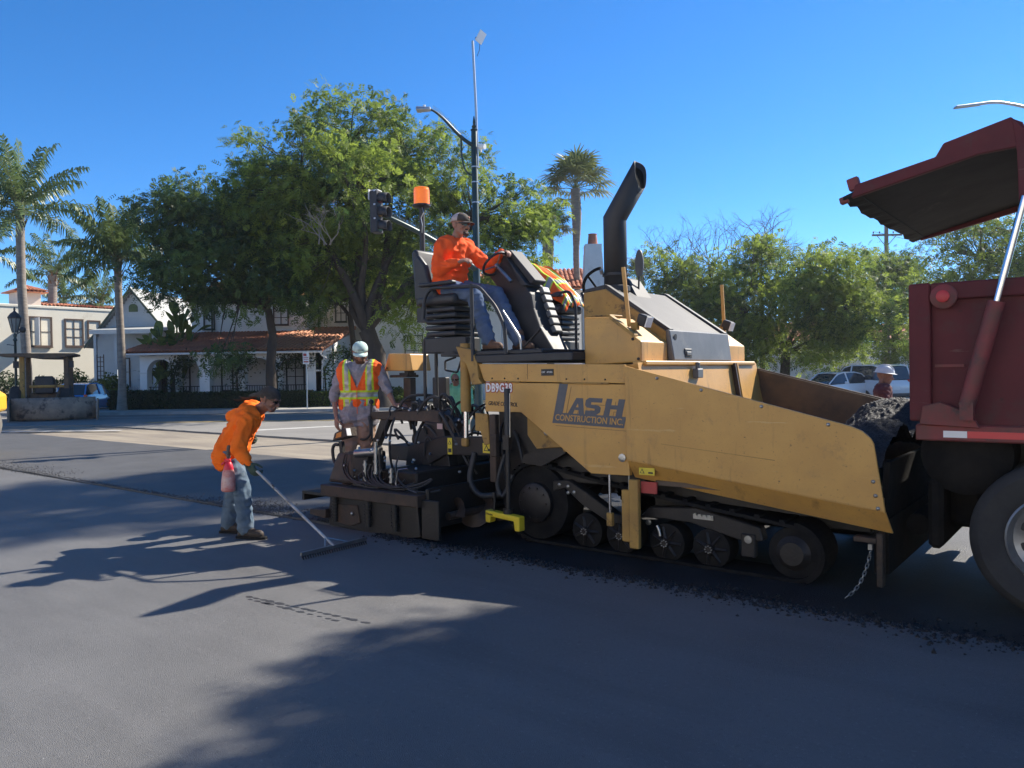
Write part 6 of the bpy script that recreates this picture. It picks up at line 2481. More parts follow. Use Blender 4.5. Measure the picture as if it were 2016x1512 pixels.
# --- palms
def frond_mesh(r, tip, L, m_tint, leaf, nleaf, W, sag, base=(0, 0, 0), bend=0.9):
    """a feather palm leaf; tip direction as (azimuth, elevation)"""
    az, el = tip
    d = Vector((math.cos(az) * math.cos(el), math.sin(az) * math.cos(el), math.sin(el)))
    p = Vector(base)
    path = [p.copy()]
    n = 12
    for i in range(n):
        d = (d + Vector((0, 0, -sag * (0.3 + 1.4 * i / n) / n * 3))).normalized()
        p = p + d * (L / n)
        path.append(p.copy())
    V_, T_ = [], []
    for i in range(nleaf):
        t = 0.14 + 0.85 * i / (nleaf - 1)
        k = min(int(t * n), n - 1)
        b = path[k].lerp(path[k + 1], t * n - k)
        dd = (path[k + 1] - path[k]).normalized()
        s = dd.cross(Vector((0, 0, 1)))
        if s.length < 0.1:
            s = Vector((-math.sin(az), math.cos(az), 0))
        s.normalize()
        ll = leaf * (0.55 + 0.6 * math.sin(math.pi * min(1, t * 1.05))) * r.uniform(0.8, 1.15)
        for sg in (-1, 1):
            ld = (s * sg * 0.75 + dd * 0.55 + Vector((r.normal(0, 0.16), r.normal(0, 0.16), r.normal(0.05, 0.2)))).normalized()
            a = b + ld * ll * 0.5
            e = a + (ld * 0.5 + Vector((0, 0, -bend))).normalized() * ll * 0.55
            w = dd * W * 0.5
            V_ += [tuple(b - w * 0.6), tuple(b + w * 0.6), tuple(a + w), tuple(a - w), tuple(a - w), tuple(a + w), tuple(e + w * 0.2), tuple(e - w * 0.2)]
            tv = float(np.clip(m_tint + r.normal(0, 0.15), 0, 1))
            T_ += [tv, tv]
    return V_, T_, path


def queen_palm(label, base, H, rad, L, nf, seed, lean=0.0, group='queen palms', leaf=0.62, nleaf=44, trunk_r=0.2):
    r = np.random.default_rng(seed)
    t = thing('queen_palm', label, 'palm tree', base, group=group)
    g = G()
    pts, rs = [], []
    n = int(H / 0.22)
    for i in range(n + 1):
        z = H * i / n
        pts.append((lean * (z / H) ** 1.5 + 0.05 * math.sin(z * 0.7), 0.0, z - 0.05))
        rs.append(trunk_r * (1.35 - 0.35 * min(1, z / 1.2)) * (1 - 0.12 * z / H) * (1.0 + 0.035 * (i % 2)))
    g.tube(pts, rs, 14)
    g.build('trunk', M_palmtrunk, t, smooth=50)
    top = Vector(pts[-1])
    g = G()
    for k in range(16):
        a = k * 2.4
        z0 = -0.9 + 0.07 * k
        b = top + Vector((math.cos(a) * trunk_r * 0.8, math.sin(a) * trunk_r * 0.8, z0))
        e = b + Vector((math.cos(a) * 0.22, math.sin(a) * 0.22, 0.42))
        g.hull2([b + Vector((-math.sin(a) * 0.10, math.cos(a) * 0.10, 0)), b - Vector((-math.sin(a) * 0.10, math.cos(a) * 0.10, 0)), b - Vector((math.cos(a) * 0.05, math.sin(a) * 0.05, 0))],
                [e + Vector((-math.sin(a) * 0.03, math.cos(a) * 0.03, 0)), e - Vector((-math.sin(a) * 0.03, math.cos(a) * 0.03, 0)), e + Vector((0, 0, 0.03))])
    g.build('leaf_bases', M_palmboot, t, smooth=40)
    for k in range(nf):
        az = k * 2.39996 + r.normal(0, 0.15)
        el = R(86 - 92 * (k / nf) ** 0.9) + r.normal(0, 0.08)
        v, ti, path = frond_mesh(r, (az, el), L * r.uniform(0.85, 1.1), 0.35 + 0.25 * r.random(), leaf, nleaf, 0.085, 0.25 + 0.1 * k / nf, top)
        o = npmesh('frond', np.array(v), np.arange(len(v)).reshape(-1, 4), M_palmleaf, t, tint=ti)
        g = G()
        g.tube(path[::2], [0.035 * (1 - 0.8 * i / 6) for i in range(len(path[::2]))], 5)
        g.build('midrib', mat('palm_midrib', (0.16, 0.17, 0.07), rough=0.6), o)
    return t


def palm_at(label, x, ytop, Y, L, nf, seed, **k):
    b = px(x, 800, Y)
    tp = px(x, ytop, Y)
    return queen_palm(label, (b.x, Y, 0.1), tp.z - 0.1, 0.2, L, nf, seed, **k)


palm_at('tallest queen palm with smooth grey trunk beside the lantern', 54, 412, 40.5, 4.1, 26, 1, trunk_r=0.23, lean=-0.2, leaf=0.8)
palm_at('queen palm with shaggy crown in front of the gabled house', 240, 508, 38.0, 2.9, 24, 2, trunk_r=0.19, leaf=0.7)
palm_at('queen palm with bare brown leaf bases behind the cream building', 109, 540, 60.0, 3.6, 14, 3, trunk_r=0.36, leaf=0.7)
palm_at('short queen palm standing left of the gable behind the cream parapet', 130, 590, 66.0, 3.4, 13, 4, trunk_r=0.3, leaf=0.7)
palm_at('queen palm whose fronds brush the gable roof', 202, 600, 64.0, 3.2, 13, 5, trunk_r=0.25, leaf=0.7)
palm_at('queen palm at the street edge with only its fronds overhanging the lantern', -25, 500, 44.0, 3.6, 13, 6, trunk_r=0.25)


def fan_palm(label, base, H, rad, nl, seed, trunk_r=0.22, group='fan palms'):
    r = np.random.default_rng(seed)
    t = thing('fan_palm', label, 'palm tree', base, group=group)
    g = G()
    n = int(H / 0.16)
    pts = [(0.03 * math.sin(i * 0.2), 0, H * i / n) for i in range(n + 1)]
    rs = [trunk_r * (1.0 + 0.07 * (i % 2)) * (1.0 if i / n < 0.72 else 1.0 + 0.75 * min(1, (i / n - 0.72) * 6) * (1 - 0.35 * (i / n - 0.72) / 0.28)) for i in range(n + 1)]
    g.tube(pts, rs, 14)
    g.build('trunk', M_palmboot if trunk_r > 0.3 else M_palmtrunk, t, smooth=30)
    top = Vector(pts[-1])
    for k in range(nl):
        az = k * 2.39996
        el = R(82 - 92 * (k / nl) ** 0.9) + r.normal(0, 0.06)
        d = Vector((math.cos(az) * math.cos(el), math.sin(az) * math.cos(el), math.sin(el)))
        pl = rad * 0.56 * r.uniform(0.85, 1.1)
        hub = top + d * pl + Vector((0, 0, -0.08))
        s = Vector((-math.sin(az), math.cos(az), 0))
        u = s.cross(d)
        V_, T_ = [], []
        for j in range(26):
            a = R(-115 + 230 * j / 25)
            ld = (d * math.cos(a) + s * math.sin(a) + u * (0.12 * (j % 2) - 0.05)).normalized()
            ll = rad * 0.52 * (1.0 - 0.25 * abs(a) / 2.0) * r.uniform(0.9, 1.08)
            m_ = hub + ld * ll * 0.6
            e = m_ + (ld + Vector((0, 0, -0.55 - 0.3 * r.random()))).normalized() * ll * 0.42
            w = (ld.cross(u)).normalized() * ll * 0.052
            V_ += [tuple(hub - w * 0.15), tuple(hub + w * 0.15), tuple(m_ + w), tuple(m_ - w), tuple(m_ - w), tuple(m_ + w), tuple(e + w * 0.15), tuple(e - w * 0.15)]
            tv = float(np.clip(0.3 + 0.45 * (k / nl) + r.normal(0, 0.12), 0, 1))
            T_ += [tv, tv]
        o = npmesh('fan_leaf', np.array(V_), np.arange(len(V_)).reshape(-1, 4), M_fanleaf, t, tint=T_)
        g = G()
        g.tube([top, top + d * pl * 0.5 + Vector((0, 0, 0.03)), hub], [0.03, 0.022, 0.016], 5)
        g.build('petiole', mat('petiole_green', (0.14, 0.17, 0.06), rough=0.5), o)
    return t


b = px(1140, 800, 50)
fan_palm('tall fan palm rising beside the exhaust stack', (b.x, 50, 0.1), px(1145, 372, 50).z - 0.1, 2.75, 28, 31, trunk_r=0.20)
b = px(1085, 800, 48)
fan_palm('low fan palm half hidden by the jacaranda crown', (b.x, 48, 0.1), px(1085, 455, 48).z - 0.1, 1.9, 24, 32, trunk_r=0.22)
b = px(1265, 800, 60)
fan_palm('small fan palm showing above the intake cowl', (b.x, 60, 0.1), px(1265, 540, 60).z - 0.1, 1.7, 22, 33, trunk_r=0.2)


# bird of paradise clump by the arcade corner
def paradise(label, base, H, n, seed):
    r = np.random.default_rng(seed)
    t = thing('giant_bird_of_paradise', label, 'plant', base)
    V_, T_ = [], []
    for k in range(n):
        az, el = r.uniform(0, 6.3), R(r.uniform(35, 85))
        d = Vector((math.cos(az) * math.cos(el), math.sin(az) * math.cos(el), math.sin(el)))
        p0 = Vector((r.normal(0, 0.3), r.normal(0, 0.3), H * r.uniform(0.1, 0.72)))
        pet = p0 + d * H * 0.18
        L = H * 0.26 * r.uniform(0.7, 1.1)
        s = d.cross(Vector((0, 0, 1)))
        s = (s + Vector((r.normal(0, .4), r.normal(0, .4), r.normal(0, .3)))).normalized()
        path = []
        for i in range(6):
            f = i / 5
            c = pet + d * L * f + Vector((0, 0, -0.35 * L * f * f))
            w = L * 0.2 * math.sin(math.pi * (0.08 + 0.9 * f))
            path.append((c - s * w, c + s * w))
        for i in range(5):
            V_ += [tuple(path[i][0]), tuple(path[i][1]), tuple(path[i + 1][1]), tuple(path[i + 1][0])]
            T_.append(float(np.clip(r.normal(0.35, 0.25), 0, 1)))
        V_ += [tuple(p0 - s * 0.03), tuple(p0 + s * 0.03), tuple(pet + s * 0.02), tuple(pet - s * 0.02)]
        T_.append(0.9)
    npmesh('leaves', np.array(V_), np.arange(len(V_)).reshape(-1, 4), M_hedge if H < 4 else M_shrub, t, tint=T_)
    g = G()
    for k in range(5):
        x, y = r.normal(0, 0.25, 2)
        g.tube([(x, y, -0.05), (x * 1.2, y * 1.2, H * 0.65)], [0.1, 0.07], 6)
    g.build('stems', M_bark, t)
    return t


b = px(350, 790, 43)
paradise('giant bird of paradise with paddle leaves growing between the gabled house and arcade', (b.x, 43, 0.1), 5.7, 60, 51)
b = px(335, 790, 42)
paradise('dark leafy paddle-leaved clump above the arcade roof corner', (b.x - 0.3, 41.8, 0.1), 4.3, 60, 52)


def bush(label, base, sx, sy, sz, n, m, seed, name='shrub', cat='shrub', group=None, leaf=0.10, boxy=False):
    r = np.random.default_rng(seed)
    t = thing(name, label, cat, base, group=group)
    if boxy:
        P_ = r.uniform(-1, 1, (n, 3))
        f = r.integers(0, 5, n)
        for ax, val in ((0, 1), (1, 1), (2, 1), (0, -1), (1, -1)):
            k = {(0, 1): 0, (1, 1): 1, (2, 1): 2, (0, -1): 3, (1, -1): 4}[(ax, val)]
            sel = f == k
            P_[sel, ax] = val * r.uniform(0.82, 1.04, sel.sum())
        pts = P_ * np.array([sx, sy, sz / 2]) + np.array([0, 0, sz / 2])
    else:
        d = r.normal(size=(n, 3))
        d /= np.linalg.norm(d, axis=1, keepdims=True)
        k = 1 + 0.25 * np.sin(d[:, 0] * 5 + seed) * np.sin(d[:, 1] * 4 + d[:, 2] * 6)
        pts = d * (r.random(n) ** 0.35 * k)[:, None] * np.array([sx, sy, sz / 2]) + np.array([0, 0, sz / 2])
    pts[:, 2] = np.maximum(pts[:, 2], 0.02)
    a = r.normal(size=(n, 3))
    a /= np.linalg.norm(a, axis=1, keepdims=True)
    b_ = np.cross(a, r.normal(size=(n, 3)))
    b_ /= np.linalg.norm(b_, axis=1, keepdims=True)
    s = leaf * r.uniform(0.6, 1.3, n)[:, None]
    Vv = np.stack([pts - a * s, pts + b_ * s * 0.45, pts + a * s, pts - b_ * s * 0.45], 1).reshape(-1, 3)
    npmesh('foliage', Vv, np.arange(len(Vv)).reshape(-1, 4), m, t, tint=np.clip(r.normal(0.4, 0.25, n), 0, 1))
    g = G()
    for k in range(4):
        x, y = r.normal(0, 0.15, 2)
        g.tube([(x * sx, y * sy, -0.03), (x * sx * 2, y * sy * 2, sz * 0.6)], [0.03, 0.015], 5)
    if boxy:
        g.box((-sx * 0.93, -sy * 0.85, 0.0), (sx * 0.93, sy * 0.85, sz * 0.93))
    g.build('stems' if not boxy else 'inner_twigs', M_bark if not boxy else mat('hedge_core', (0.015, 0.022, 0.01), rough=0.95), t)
    return t


broad_tree('added tree hidden behind the jacaranda to shade the arcade house roof', (-8.9, 43.6, 0.1), [(-8.9, 43.6, 0.05), (-8.9, 43.6, 3.0), (-9.1, 43.6, 5.0)], 0.2,
           [(-12.2, 45.6, 9.6, 2.6, 2.2, 1.5), (-14.2, 46.2, 9.9, 2.2, 2.0, 1.4), (-9.6, 46.0, 9.8, 2.2, 2.0, 1.4), (-9.4, 43.8, 8.0, 2.6, 2.4, 1.8), (-7.6, 43.4, 8.6, 2.2, 2.2, 1.8), (-9.0, 43.0, 9.8, 2.4, 2.2, 1.3), (-10.8, 43.0, 7.6, 1.8, 1.6, 1.2), (-6.6, 43.8, 7.2, 1.6, 1.6, 1.2)],
           420, 22, 0.6, 0.22, 4, M_leafC, 95, name='roof_shade_tree', spread=0.5, limbn=5)  # hidden crown added only to cast shade on the tile roof
broad_tree('very tall slender tree far down the street outside the picture', (20.0, 25.0, 0.0), [(20.0, 25.0, -0.05), (20.0, 25.0, 9.0), (19.4, 25.0, 16.0)], 0.35,
           [(15.2, 24.2, 20.0, 2.3, 2.0, 1.4), (16.8, 26.6, 20.0, 1.8, 1.6, 1.3), (19.0, 25.0, 19.0, 1.8, 1.6, 1.2)],
           200, 16, 0.7, 0.24, 4, M_leafA, 96, name='tall_street_tree', spread=0.5, limbn=3)
# the big tree outside the frame on the right whose shade falls across the near lane
broad_tree('tall kerbside tree standing beside the dump truck cab outside the picture', (13.0, 9.4, 0.0), [(13.0, 9.4, -0.05), (13.0, 9.4, 3.0), (12.6, 9.5, 6.0)], 0.30,
           [(9.2, 11.0, 9.0, 0.4, 0.3, 0.3), (9.7, 11.1, 9.0, 0.45, 0.3, 0.3), (10.3, 11.0, 9.1, 0.55, 0.35, 0.35), (11.0, 10.9, 9.1, 0.6, 0.4, 0.4), (9.1, 10.5, 9.0, 0.35, 0.3, 0.3), (8.8, 10.3, 9.0, 0.3, 0.3, 0.3), (8.6, 9.6, 9.0, 0.3, 0.25, 0.25), (8.3, 9.2, 9.0, 0.25, 0.2, 0.2), (11.0, 9.6, 9.2, 0.35, 0.3, 0.3), (12.2, 9.9, 9.2, 0.6, 0.5, 0.5), (9.6, 10.4, 9.1, 0.45, 0.4, 0.35),
            (9.7, 9.9, 9.1, 0.45, 0.4, 0.35), (10.4, 10.1, 9.2, 0.7, 0.5, 0.5), (9.6, 9.3, 9.1, 0.5, 0.4, 0.4), (9.2, 9.0, 9.1, 0.3, 0.3, 0.25), (8.8, 8.5, 9.1, 0.3, 0.25, 0.2),
            (11.4, 10.1, 9.3, 0.8, 0.6, 0.6), (12.0, 9.2, 9.3, 0.5, 0.4, 0.4), (12.6, 10.0, 9.5, 1.1, 1.0, 0.9), (13.4, 8.9, 9.4, 0.9, 0.7, 0.7), (14.4, 9.6, 9.3, 1.3, 1.2, 1.0)],
           700, 15, 0.45, 0.14, 5, M_leafA, 90, name='kerbside_tree', spread=0.26, limbn=6)

# ------------------------------------------------------------------ buildings
M_stucco = mat('white_stucco', (0.80, 0.79, 0.77), (0.74, 0.73, 0.71), scale=1.5, rough=0.9, bump=0.2, bscale=40, c3=(0.50, 0.48, 0.45), c3scale=0.6, c3edge=(0.58, 0.75))
M_cream = mat('cream_stucco', (0.80, 0.74, 0.60), (0.75, 0.69, 0.55), scale=0.8, rough=0.9, bump=0.2, bscale=30, c3=(0.64, 0.57, 0.44), c3scale=0.7, c3edge=(0.55, 0.7))
M_siding = mat('pale_blue_siding', (0.56, 0.59, 0.60), (0.50, 0.53, 0.55), scale=1.2, rough=0.8)
M_trim = mat('white_trim', (0.72, 0.71, 0.68), (0.64, 0.63, 0.60), scale=2, rough=0.7)
M_gtrim = mat('green_trim', (0.10, 0.12, 0.08), (0.08, 0.10, 0.07), scale=2, rough=0.7)
M_tile = mat('clay_tile', (0.52, 0.20, 0.10), (0.38, 0.13, 0.07), scale=1.3, rough=0.85, bump=0.2, bscale=30, c3=(0.22, 0.09, 0.06), c3scale=2.2, c3edge=(0.58, 0.68))
M_tile2 = mat('pale_clay_tile', (0.58, 0.29, 0.17), (0.44, 0.18, 0.10), scale=1.6, rough=0.85, c3=(0.2, 0.09, 0.06), c3scale=3, c3edge=(0.6, 0.7))
M_shingle = mat('grey_shingle', (0.42, 0.42, 0.39), (0.34, 0.34, 0.32), scale=3, rough=0.95, bump=0.5, bscale=14, stretch=(1, 1, 3))
M_dgreen = mat('dark_green_frame', (0.045, 0.06, 0.05), rough=0.6)
M_pane = mat('window_pane', (0.035, 0.042, 0.05), rough=0.08, spec=0.7)
M_curtain = mat('curtain_pane', (0.42, 0.40, 0.36), (0.30, 0.29, 0.26), scale=3, rough=0.3, spec=0.6)
M_brownf = mat('brown_frame', (0.10, 0.062, 0.045), (0.07, 0.045, 0.035), scale=5, rough=0.7)
M_iron = mat('wrought_iron', (0.02, 0.02, 0.022), rough=0.6)
M_wall2 = mat('porch_wall', (0.72, 0.71, 0.70), (0.66, 0.65, 0.64), scale=1, rough=0.9)


def window(parent, M, w, h, nx, ny, fm=M_dgreen, pm=M_pane, depth=0.10, sill=True, fw=0.06):
    """frame, panes, glazing bars; local x along the wall, y into the wall, z up; origin lower centre"""
    f = G()
    f.box((-w / 2 - fw, -0.02, -fw), (-w / 2, depth, h + fw))
    f.box((w / 2, -0.02, -fw), (w / 2 + fw, depth, h + fw))
    f.box((-w / 2, -0.02, -fw), (w / 2, depth, 0))
    f.box((-w / 2, -0.02, h), (w / 2, depth, h + fw))
    for i in range(1, nx):
        f.box((-w / 2 + w * i / nx - 0.018, 0.0, 0), (-w / 2 + w * i / nx + 0.018, depth * 0.6, h))
    for i in range(1, ny):
        f.box((-w / 2, 0.003, h * i / ny - 0.018), (w / 2, depth * 0.55, h * i / ny + 0.018))
    fo = f.build('window', fm, parent)
    fo.matrix_local = M
    for i in range(nx):
        for j in range(ny):
            p = G()
            p.box((-w / 2 + w * i / nx + 0.01, depth * 0.62, h * j / ny + 0.01), (-w / 2 + w * (i + 1) / nx - 0.01, depth * 0.75, h * (j + 1) / ny - 0.01))
            p.build('pane', pm, fo)
    if sill:
        s = G()
        s.box((-w / 2 - 0.1, -0.09, -fw - 0.06), (w / 2 + 0.1, -0.021, -fw))
        s.build('sill', fm, fo)
    return fo


def Mw(x, y, z, rz=0.0):
    return Matrix.Translation((x, y, z)) @ Matrix.Rotation(rz, 4, 'Z')


def barrel_tiles(parent, p00, p10, p01, p11, ncol, nrow, m, limit=300, r=0.11, skip=0):
    """rows of curved clay tiles on a roof quad: p00-p10 along the eave, p01-p11 along the ridge"""
    p00, p10, p01, p11 = map(Vector, (p00, p10, p01, p11))
    e = (p10 - p00)
    u = (p01 - p00)
    nrm = e.cross(u).normalized()
    if nrm.z < 0:
        nrm = -nrm
    seg = u.length / nrow
    tg = G()
    k = 6
    vs = []
    for yy, rr in ((0, 1.0), (1.12, 0.84)):
        for i in range(k + 1):
            a = math.pi * i / k
            vs.append((math.cos(a) * rr, yy, math.sin(a) * rr))
    for yy, rr in ((0, 0.86), (1.12, 0.70)):
        for i in range(k + 1):
            a = math.pi * i / k
            vs.append((math.cos(a) * rr, yy, math.sin(a) * rr))
    fs = []
    for i in range(k):
        fs.append((i, i + 1, k + 2 + i, k + 1 + i))
        o = 2 * (k + 1)
        fs.append((o + i, o + k + 1 + i, o + k + 2 + i, o + i + 1))
        fs.append((i, o + i, o + i + 1, i + 1))
    base = [Vector(v) for v in vs]
    proto = None
    rest = G()
    cnt = 0
    rgx = random.Random(ncol * 7 + nrow)
    for j in range(nrow):
        for i in range(ncol):
            f = (i + 0.5) / ncol
            a = p00.lerp(p10, f).lerp(p01.lerp(p11, f), j / nrow)
            b = p00.lerp(p10, f).lerp(p01.lerp(p11, f), (j + 1) / nrow)
            d = (b - a)
            L = d.length
            d.normalize()
            x = d.cross(nrm).normalized()
            wv = (p00.lerp(p10, 1 / ncol) - p00).length * (1 - j / nrow) + (p01.lerp(p11, 1 / ncol) - p01).length * (j / nrow)
            rr = wv * 0.52
            M = Matrix((x * rr, d * L, nrm * rr * rgx.uniform(0.85, 1.1))).transposed().to_4x4()
            M.translation = a + nrm * (0.015 + rgx.uniform(0, 0.012)) + x * rgx.uniform(-0.012, 0.012)
            if cnt < limit:
                if proto is None:
                    tg.add(base, fs)
                    proto = tg.build('roof_tile', m, parent, smooth=50)
                    proto.matrix_local = M
                else:
                    inst(proto, parent, M)
            else:
                rest.add([M @ v for v in base], fs)
            cnt += 1
    if rest.v:
        o = rest.build('roof_tiles', m, parent, smooth=50, fixn=False)
        o['kind'] = 'stuff'


# ---- arcade house
FY = 40.0
hz = thing('arcade_house', 'white two-storey Spanish house with arcade and red clay tile roofs', 'house', (-14.4, FY, 0.10))


def HB(name, g, m, parent=None, **k):
    o = g.build(name, m, parent or hz, **k)
    if parent is None:
        o.location = (14.4, -FY, -0.10)
    return o


pil = [(276, 290), (342, 350), (393, 413), (473, 481), (536, 552), (605, 632)]
pX = [((a - 1008) / 37.85, (b - 1008) / 37.85) for a, b in pil]
ztop, zsp = 3.0, 2.0
# arcade wall with round arches
g = G()
for a, b in pX:
    g.box((a, FY, 0.05), (b, FY + 0.55, zsp))
for k in range(len(pX) - 1):
    x0, x1 = pX[k][1], pX[k + 1][0]
    c, rr = (x0 + x1) / 2, (x1 - x0) / 2
    hh = 0.68
    n = 14
    fr, bk = [], []
    arc = [(c - rr * math.cos(math.pi * i / n), zsp + hh * math.sin(math.pi * i / n)) for i in range(n + 1)]
    for i in range(n):
        (xa, za), (xb, zb) = arc[i], arc[i + 1]
        g.hull2([(xa, FY, za), (xb, FY, zb), (xb, FY, ztop), (xa, FY, ztop)], [(xa, FY + 0.55, za), (xb, FY + 0.55, zb), (xb, FY + 0.55, ztop), (xa, FY + 0.55, ztop)])
for a, b in pX:
    g.box((a, FY, zsp), (b, FY + 0.55, ztop))
aw = HB('arcade_wall', g, M_stucco)
for k, (a, b) in enumerate(pX):
    g = G()
    g.box((a - 0.03, FY - 0.035, 1.93), (b + 0.03, FY, 2.01))
    HB('pillar_capital', g, M_trim, aw)
# porch back wall, end walls
xl, xr = pX[0][0], pX[-1][1]
g = G()
g.box((xl, FY + 2.6, 0.05), (xr + 0.0, FY + 2.85, 3.6))
g.box((xl, FY + 0.55, 0.05), (xl + 0.25, FY + 2.6, 0.9))
HB('porch_back_wall', g, M_wall2)
g = G()
g.prism([(FY, 0.05), (FY, 2.98), (FY + 13.5, 5.25), (FY + 13.5, 0.05)], xr - 0.25, xr, plane='yz')
HB('end_wall', g, M_stucco)
# doors and windows on the porch back wall
window(hz, Mw(-11.98 + 14.4 - 0.0, 2.55, 0.2), 0.9, 2.3, 2, 5, M_iron, M_curtain, sill=False)
window(hz, Mw(-15.75 + 14.4, 2.55, 0.9), 0.55, 1.6, 1, 1, M_iron, M_pane)
window(hz, Mw(-18.1 + 14.4, 2.55, 0.9), 0.5, 1.4, 1, 2, M_iron, M_curtain)
# railings in the arches
for k in range(len(pX) - 1):
    x0, x1 = pX[k][1], pX[k + 1][0]
    g = G()
    g.box((x0, FY + 0.2, 1.22), (x1, FY + 0.24, 1.26))
    g.box((x0, FY + 0.2, 0.30), (x1, FY + 0.24, 0.33))
    rl = HB('railing', g, M_iron)
    nb = int((x1 - x0) / 0.13)
    for i in range(nb):
        x = x0 + (i + 0.5) * (x1 - x0) / nb
        b = G()
        b.box((x - 0.012, FY + 0.208, 0.33), (x + 0.012, FY + 0.232, 1.22))
        HB('baluster', b, M_iron, rl)
# lower roof deck and gutter
g = G()
ex0, ex1 = xl - 0.75, xr + 0.25
g.hull2([(ex0, FY - 0.6, 2.93), (ex1, FY - 0.6, 2.93), (ex1, FY - 0.6, 3.0), (ex0, FY - 0.6, 3.0)], [(ex0, FY + 6.2, 4.28), (ex1, FY + 6.2, 4.28), (ex1, FY + 6.2, 4.35), (ex0, FY + 6.2, 4.35)])
g.hull2([(ex1 - 4.3, FY + 6.2, 4.28), (ex1, FY + 6.2, 4.28), (ex1, FY + 6.2, 4.35), (ex1 - 4.3, FY + 6.2, 4.35)], [(ex1 - 4.3, FY + 13.5, 5.4), (ex1, FY + 13.5, 5.4), (ex1, FY + 13.5, 5.47), (ex1 - 4.3, FY + 13.5, 5.47)])
lr = HB('lower_roof', g, M_tile)
barrel_tiles(lr, (ex1 - 3.4, FY - 0.66, 3.0), (ex1 + 0.05, FY - 0.66, 3.0), (ex1 - 3.4, FY + 6.2, 4.36), (ex1 + 0.05, FY + 6.2, 4.36), 14, 15, M_tile2, limit=210)
barrel_tiles(lr, (ex1 - 3.4, FY + 6.2, 4.36), (ex1 + 0.05, FY + 6.2, 4.36), (ex1 - 3.4, FY + 13.5, 5.48), (ex1 + 0.05, FY + 13.5, 5.48), 14, 16, M_tile2, limit=60)
barrel_tiles(lr, (ex0, FY - 0.66, 3.0), (ex1 - 3.4, FY - 0.66, 3.0), (ex0, FY + 6.2, 4.36), (ex1 - 3.4, FY + 6.2, 4.36), 38, 15, M_tile, limit=0)
g = G()
g.tube([(ex0, FY - 0.68, 2.93), (ex1, FY - 0.68, 2.93)], 0.06, 8)
g.tube(fillet([(ex1 - 0.1, FY - 0.66, 2.9), (ex1 - 0.05, FY - 0.6, 2.75), (ex1 + 0.15, FY - 0.3, 2.6), (ex1 - 0.15, FY - 0.05, 2.5), (ex1 - 0.2, FY - 0.04, 0.1)], 0.08), 0.04, 8)
HB('gutter', g, M_wall2, smooth=50)
# upper storey
UY = 46.2
ux0, ux1 = (380 - 1008) / 1514 * UY, (606 - 1008) / 1514 * UY
g = G()
g.box((ux0, UY, 3.9), (ux1, UY + 7, 6.25))
g.box((ux1, UY + 1.8, 3.9), ((690 - 1008) / 1514 * UY + 1.6, UY + 8, 6.6))
uw = HB('upper_wall', g, M_stucco)
rr = [(ux0 - 0.45, ux1 + 0.45, UY - 0.5, UY + 3.6, 6.2, 7.7), (ux1 + 0.1, ux1 + 4.6, UY + 1.4, UY + 5.2, 6.6, 8.0)]
for x0, x1, y0, y1, z0, z1 in rr:
    g = G()
    g.hull2([(x0, y0, z0), (x1, y0, z0), (x1, y0, z0 + 0.06), (x0, y0, z0 + 0.06)], [(x0 + 0.8, y1, z1), (x1 - 0.3, y1, z1), (x1 - 0.3, y1, z1 + 0.06), (x0 + 0.8, y1, z1 + 0.06)])
    up_roof = HB('upper_roof', g, M_tile)
    barrel_tiles(up_roof, (x0, y0 - 0.06, z0 + 0.06), (x1, y0 - 0.06, z0 + 0.06), (x0 + 0.8, y1, z1 + 0.07), (x1 - 0.3, y1, z1 + 0.07), int((x1 - x0) / 0.26), 9, M_tile2, limit=0)
window(hz, Mw((415 - 1008) / 1514 * UY + 14.4, UY - FY - 0.06, 4.55), 0.55, 1.15, 1, 2, M_dgreen, M_pane)
window(hz, Mw((556 - 1008) / 1514 * UY + 14.4, UY - FY - 0.06, 4.75), 0.80, 1.15, 2, 3, M_brownf, M_pane)
window(hz, Mw((674 - 1008) / 1514 * (UY + 1.8) + 14.4, UY + 1.8 - FY - 0.06, 5.0), 0.6, 1.0, 2, 2, M_dgreen, M_pane)
g = G()
g.tube(fillet([(ux1 + 0.3, UY + 1.72, 6.5), (ux1 + 0.3, UY + 1.70, 4.4)], 0.1), 0.05, 8)
HB('downpipe', g, M_dgreen, smooth=50)
g = G()
g.tube([((421 - 1008) / 1514 * UY, UY - 0.08, 6.1), ((421 - 1008) / 1514 * UY, UY - 0.08, 4.2)], 0.05, 8)
HB('downpipe', g, M_dgreen, smooth=50)

# ---- white block with the chimney, right of it
wb = thing('white_stucco_house', 'large plain white stucco house with tile roof and chimney behind the jacaranda', 'house', (-3.6, 47.0, 0.10))


def WB(name, g, m, parent=None, **k):
    o = g.build(name, m, parent or wb, **k)
    if parent is None:
        o.location = (3.6, -47.0, -0.10)
    return o


g = G()
g.box((-8.6, 46.6, 0.05), (-0.6, 56, 6.3))
g.box((-0.6, 49.0, 0.05), (4.6, 57, 6.9))
ww = WB('wall', g, M_stucco)
for (x0, x1, y0, y1, z0, z1) in ((-9.0, -0.2, 46.1, 51, 6.3, 8.2), (-0.9, 5.0, 48.5, 53, 6.9, 8.6)):
    g = G()
    g.hull2([(x0, y0, z0), (x1, y0, z0), (x1, y0, z0 + 0.08), (x0, y0, z0 + 0.08)], [(x0, y1, z1), (x1, y1, z1), (x1, y1, z1 + 0.08), (x0, y1, z1 + 0.08)])
    rf = WB('roof', g, M_tile)
    barrel_tiles(rf, (x0, y0 - 0.06, z0 + 0.08), (x1, y0 - 0.06, z0 + 0.08), (x0, y1, z1 + 0.09), (x1, y1, z1 + 0.09), int((x1 - x0) / 0.27), 11, M_tile, limit=0)
g = G()
cxp = px(1168, 560, 47)
cz1 = px(1168, 481, 47).z
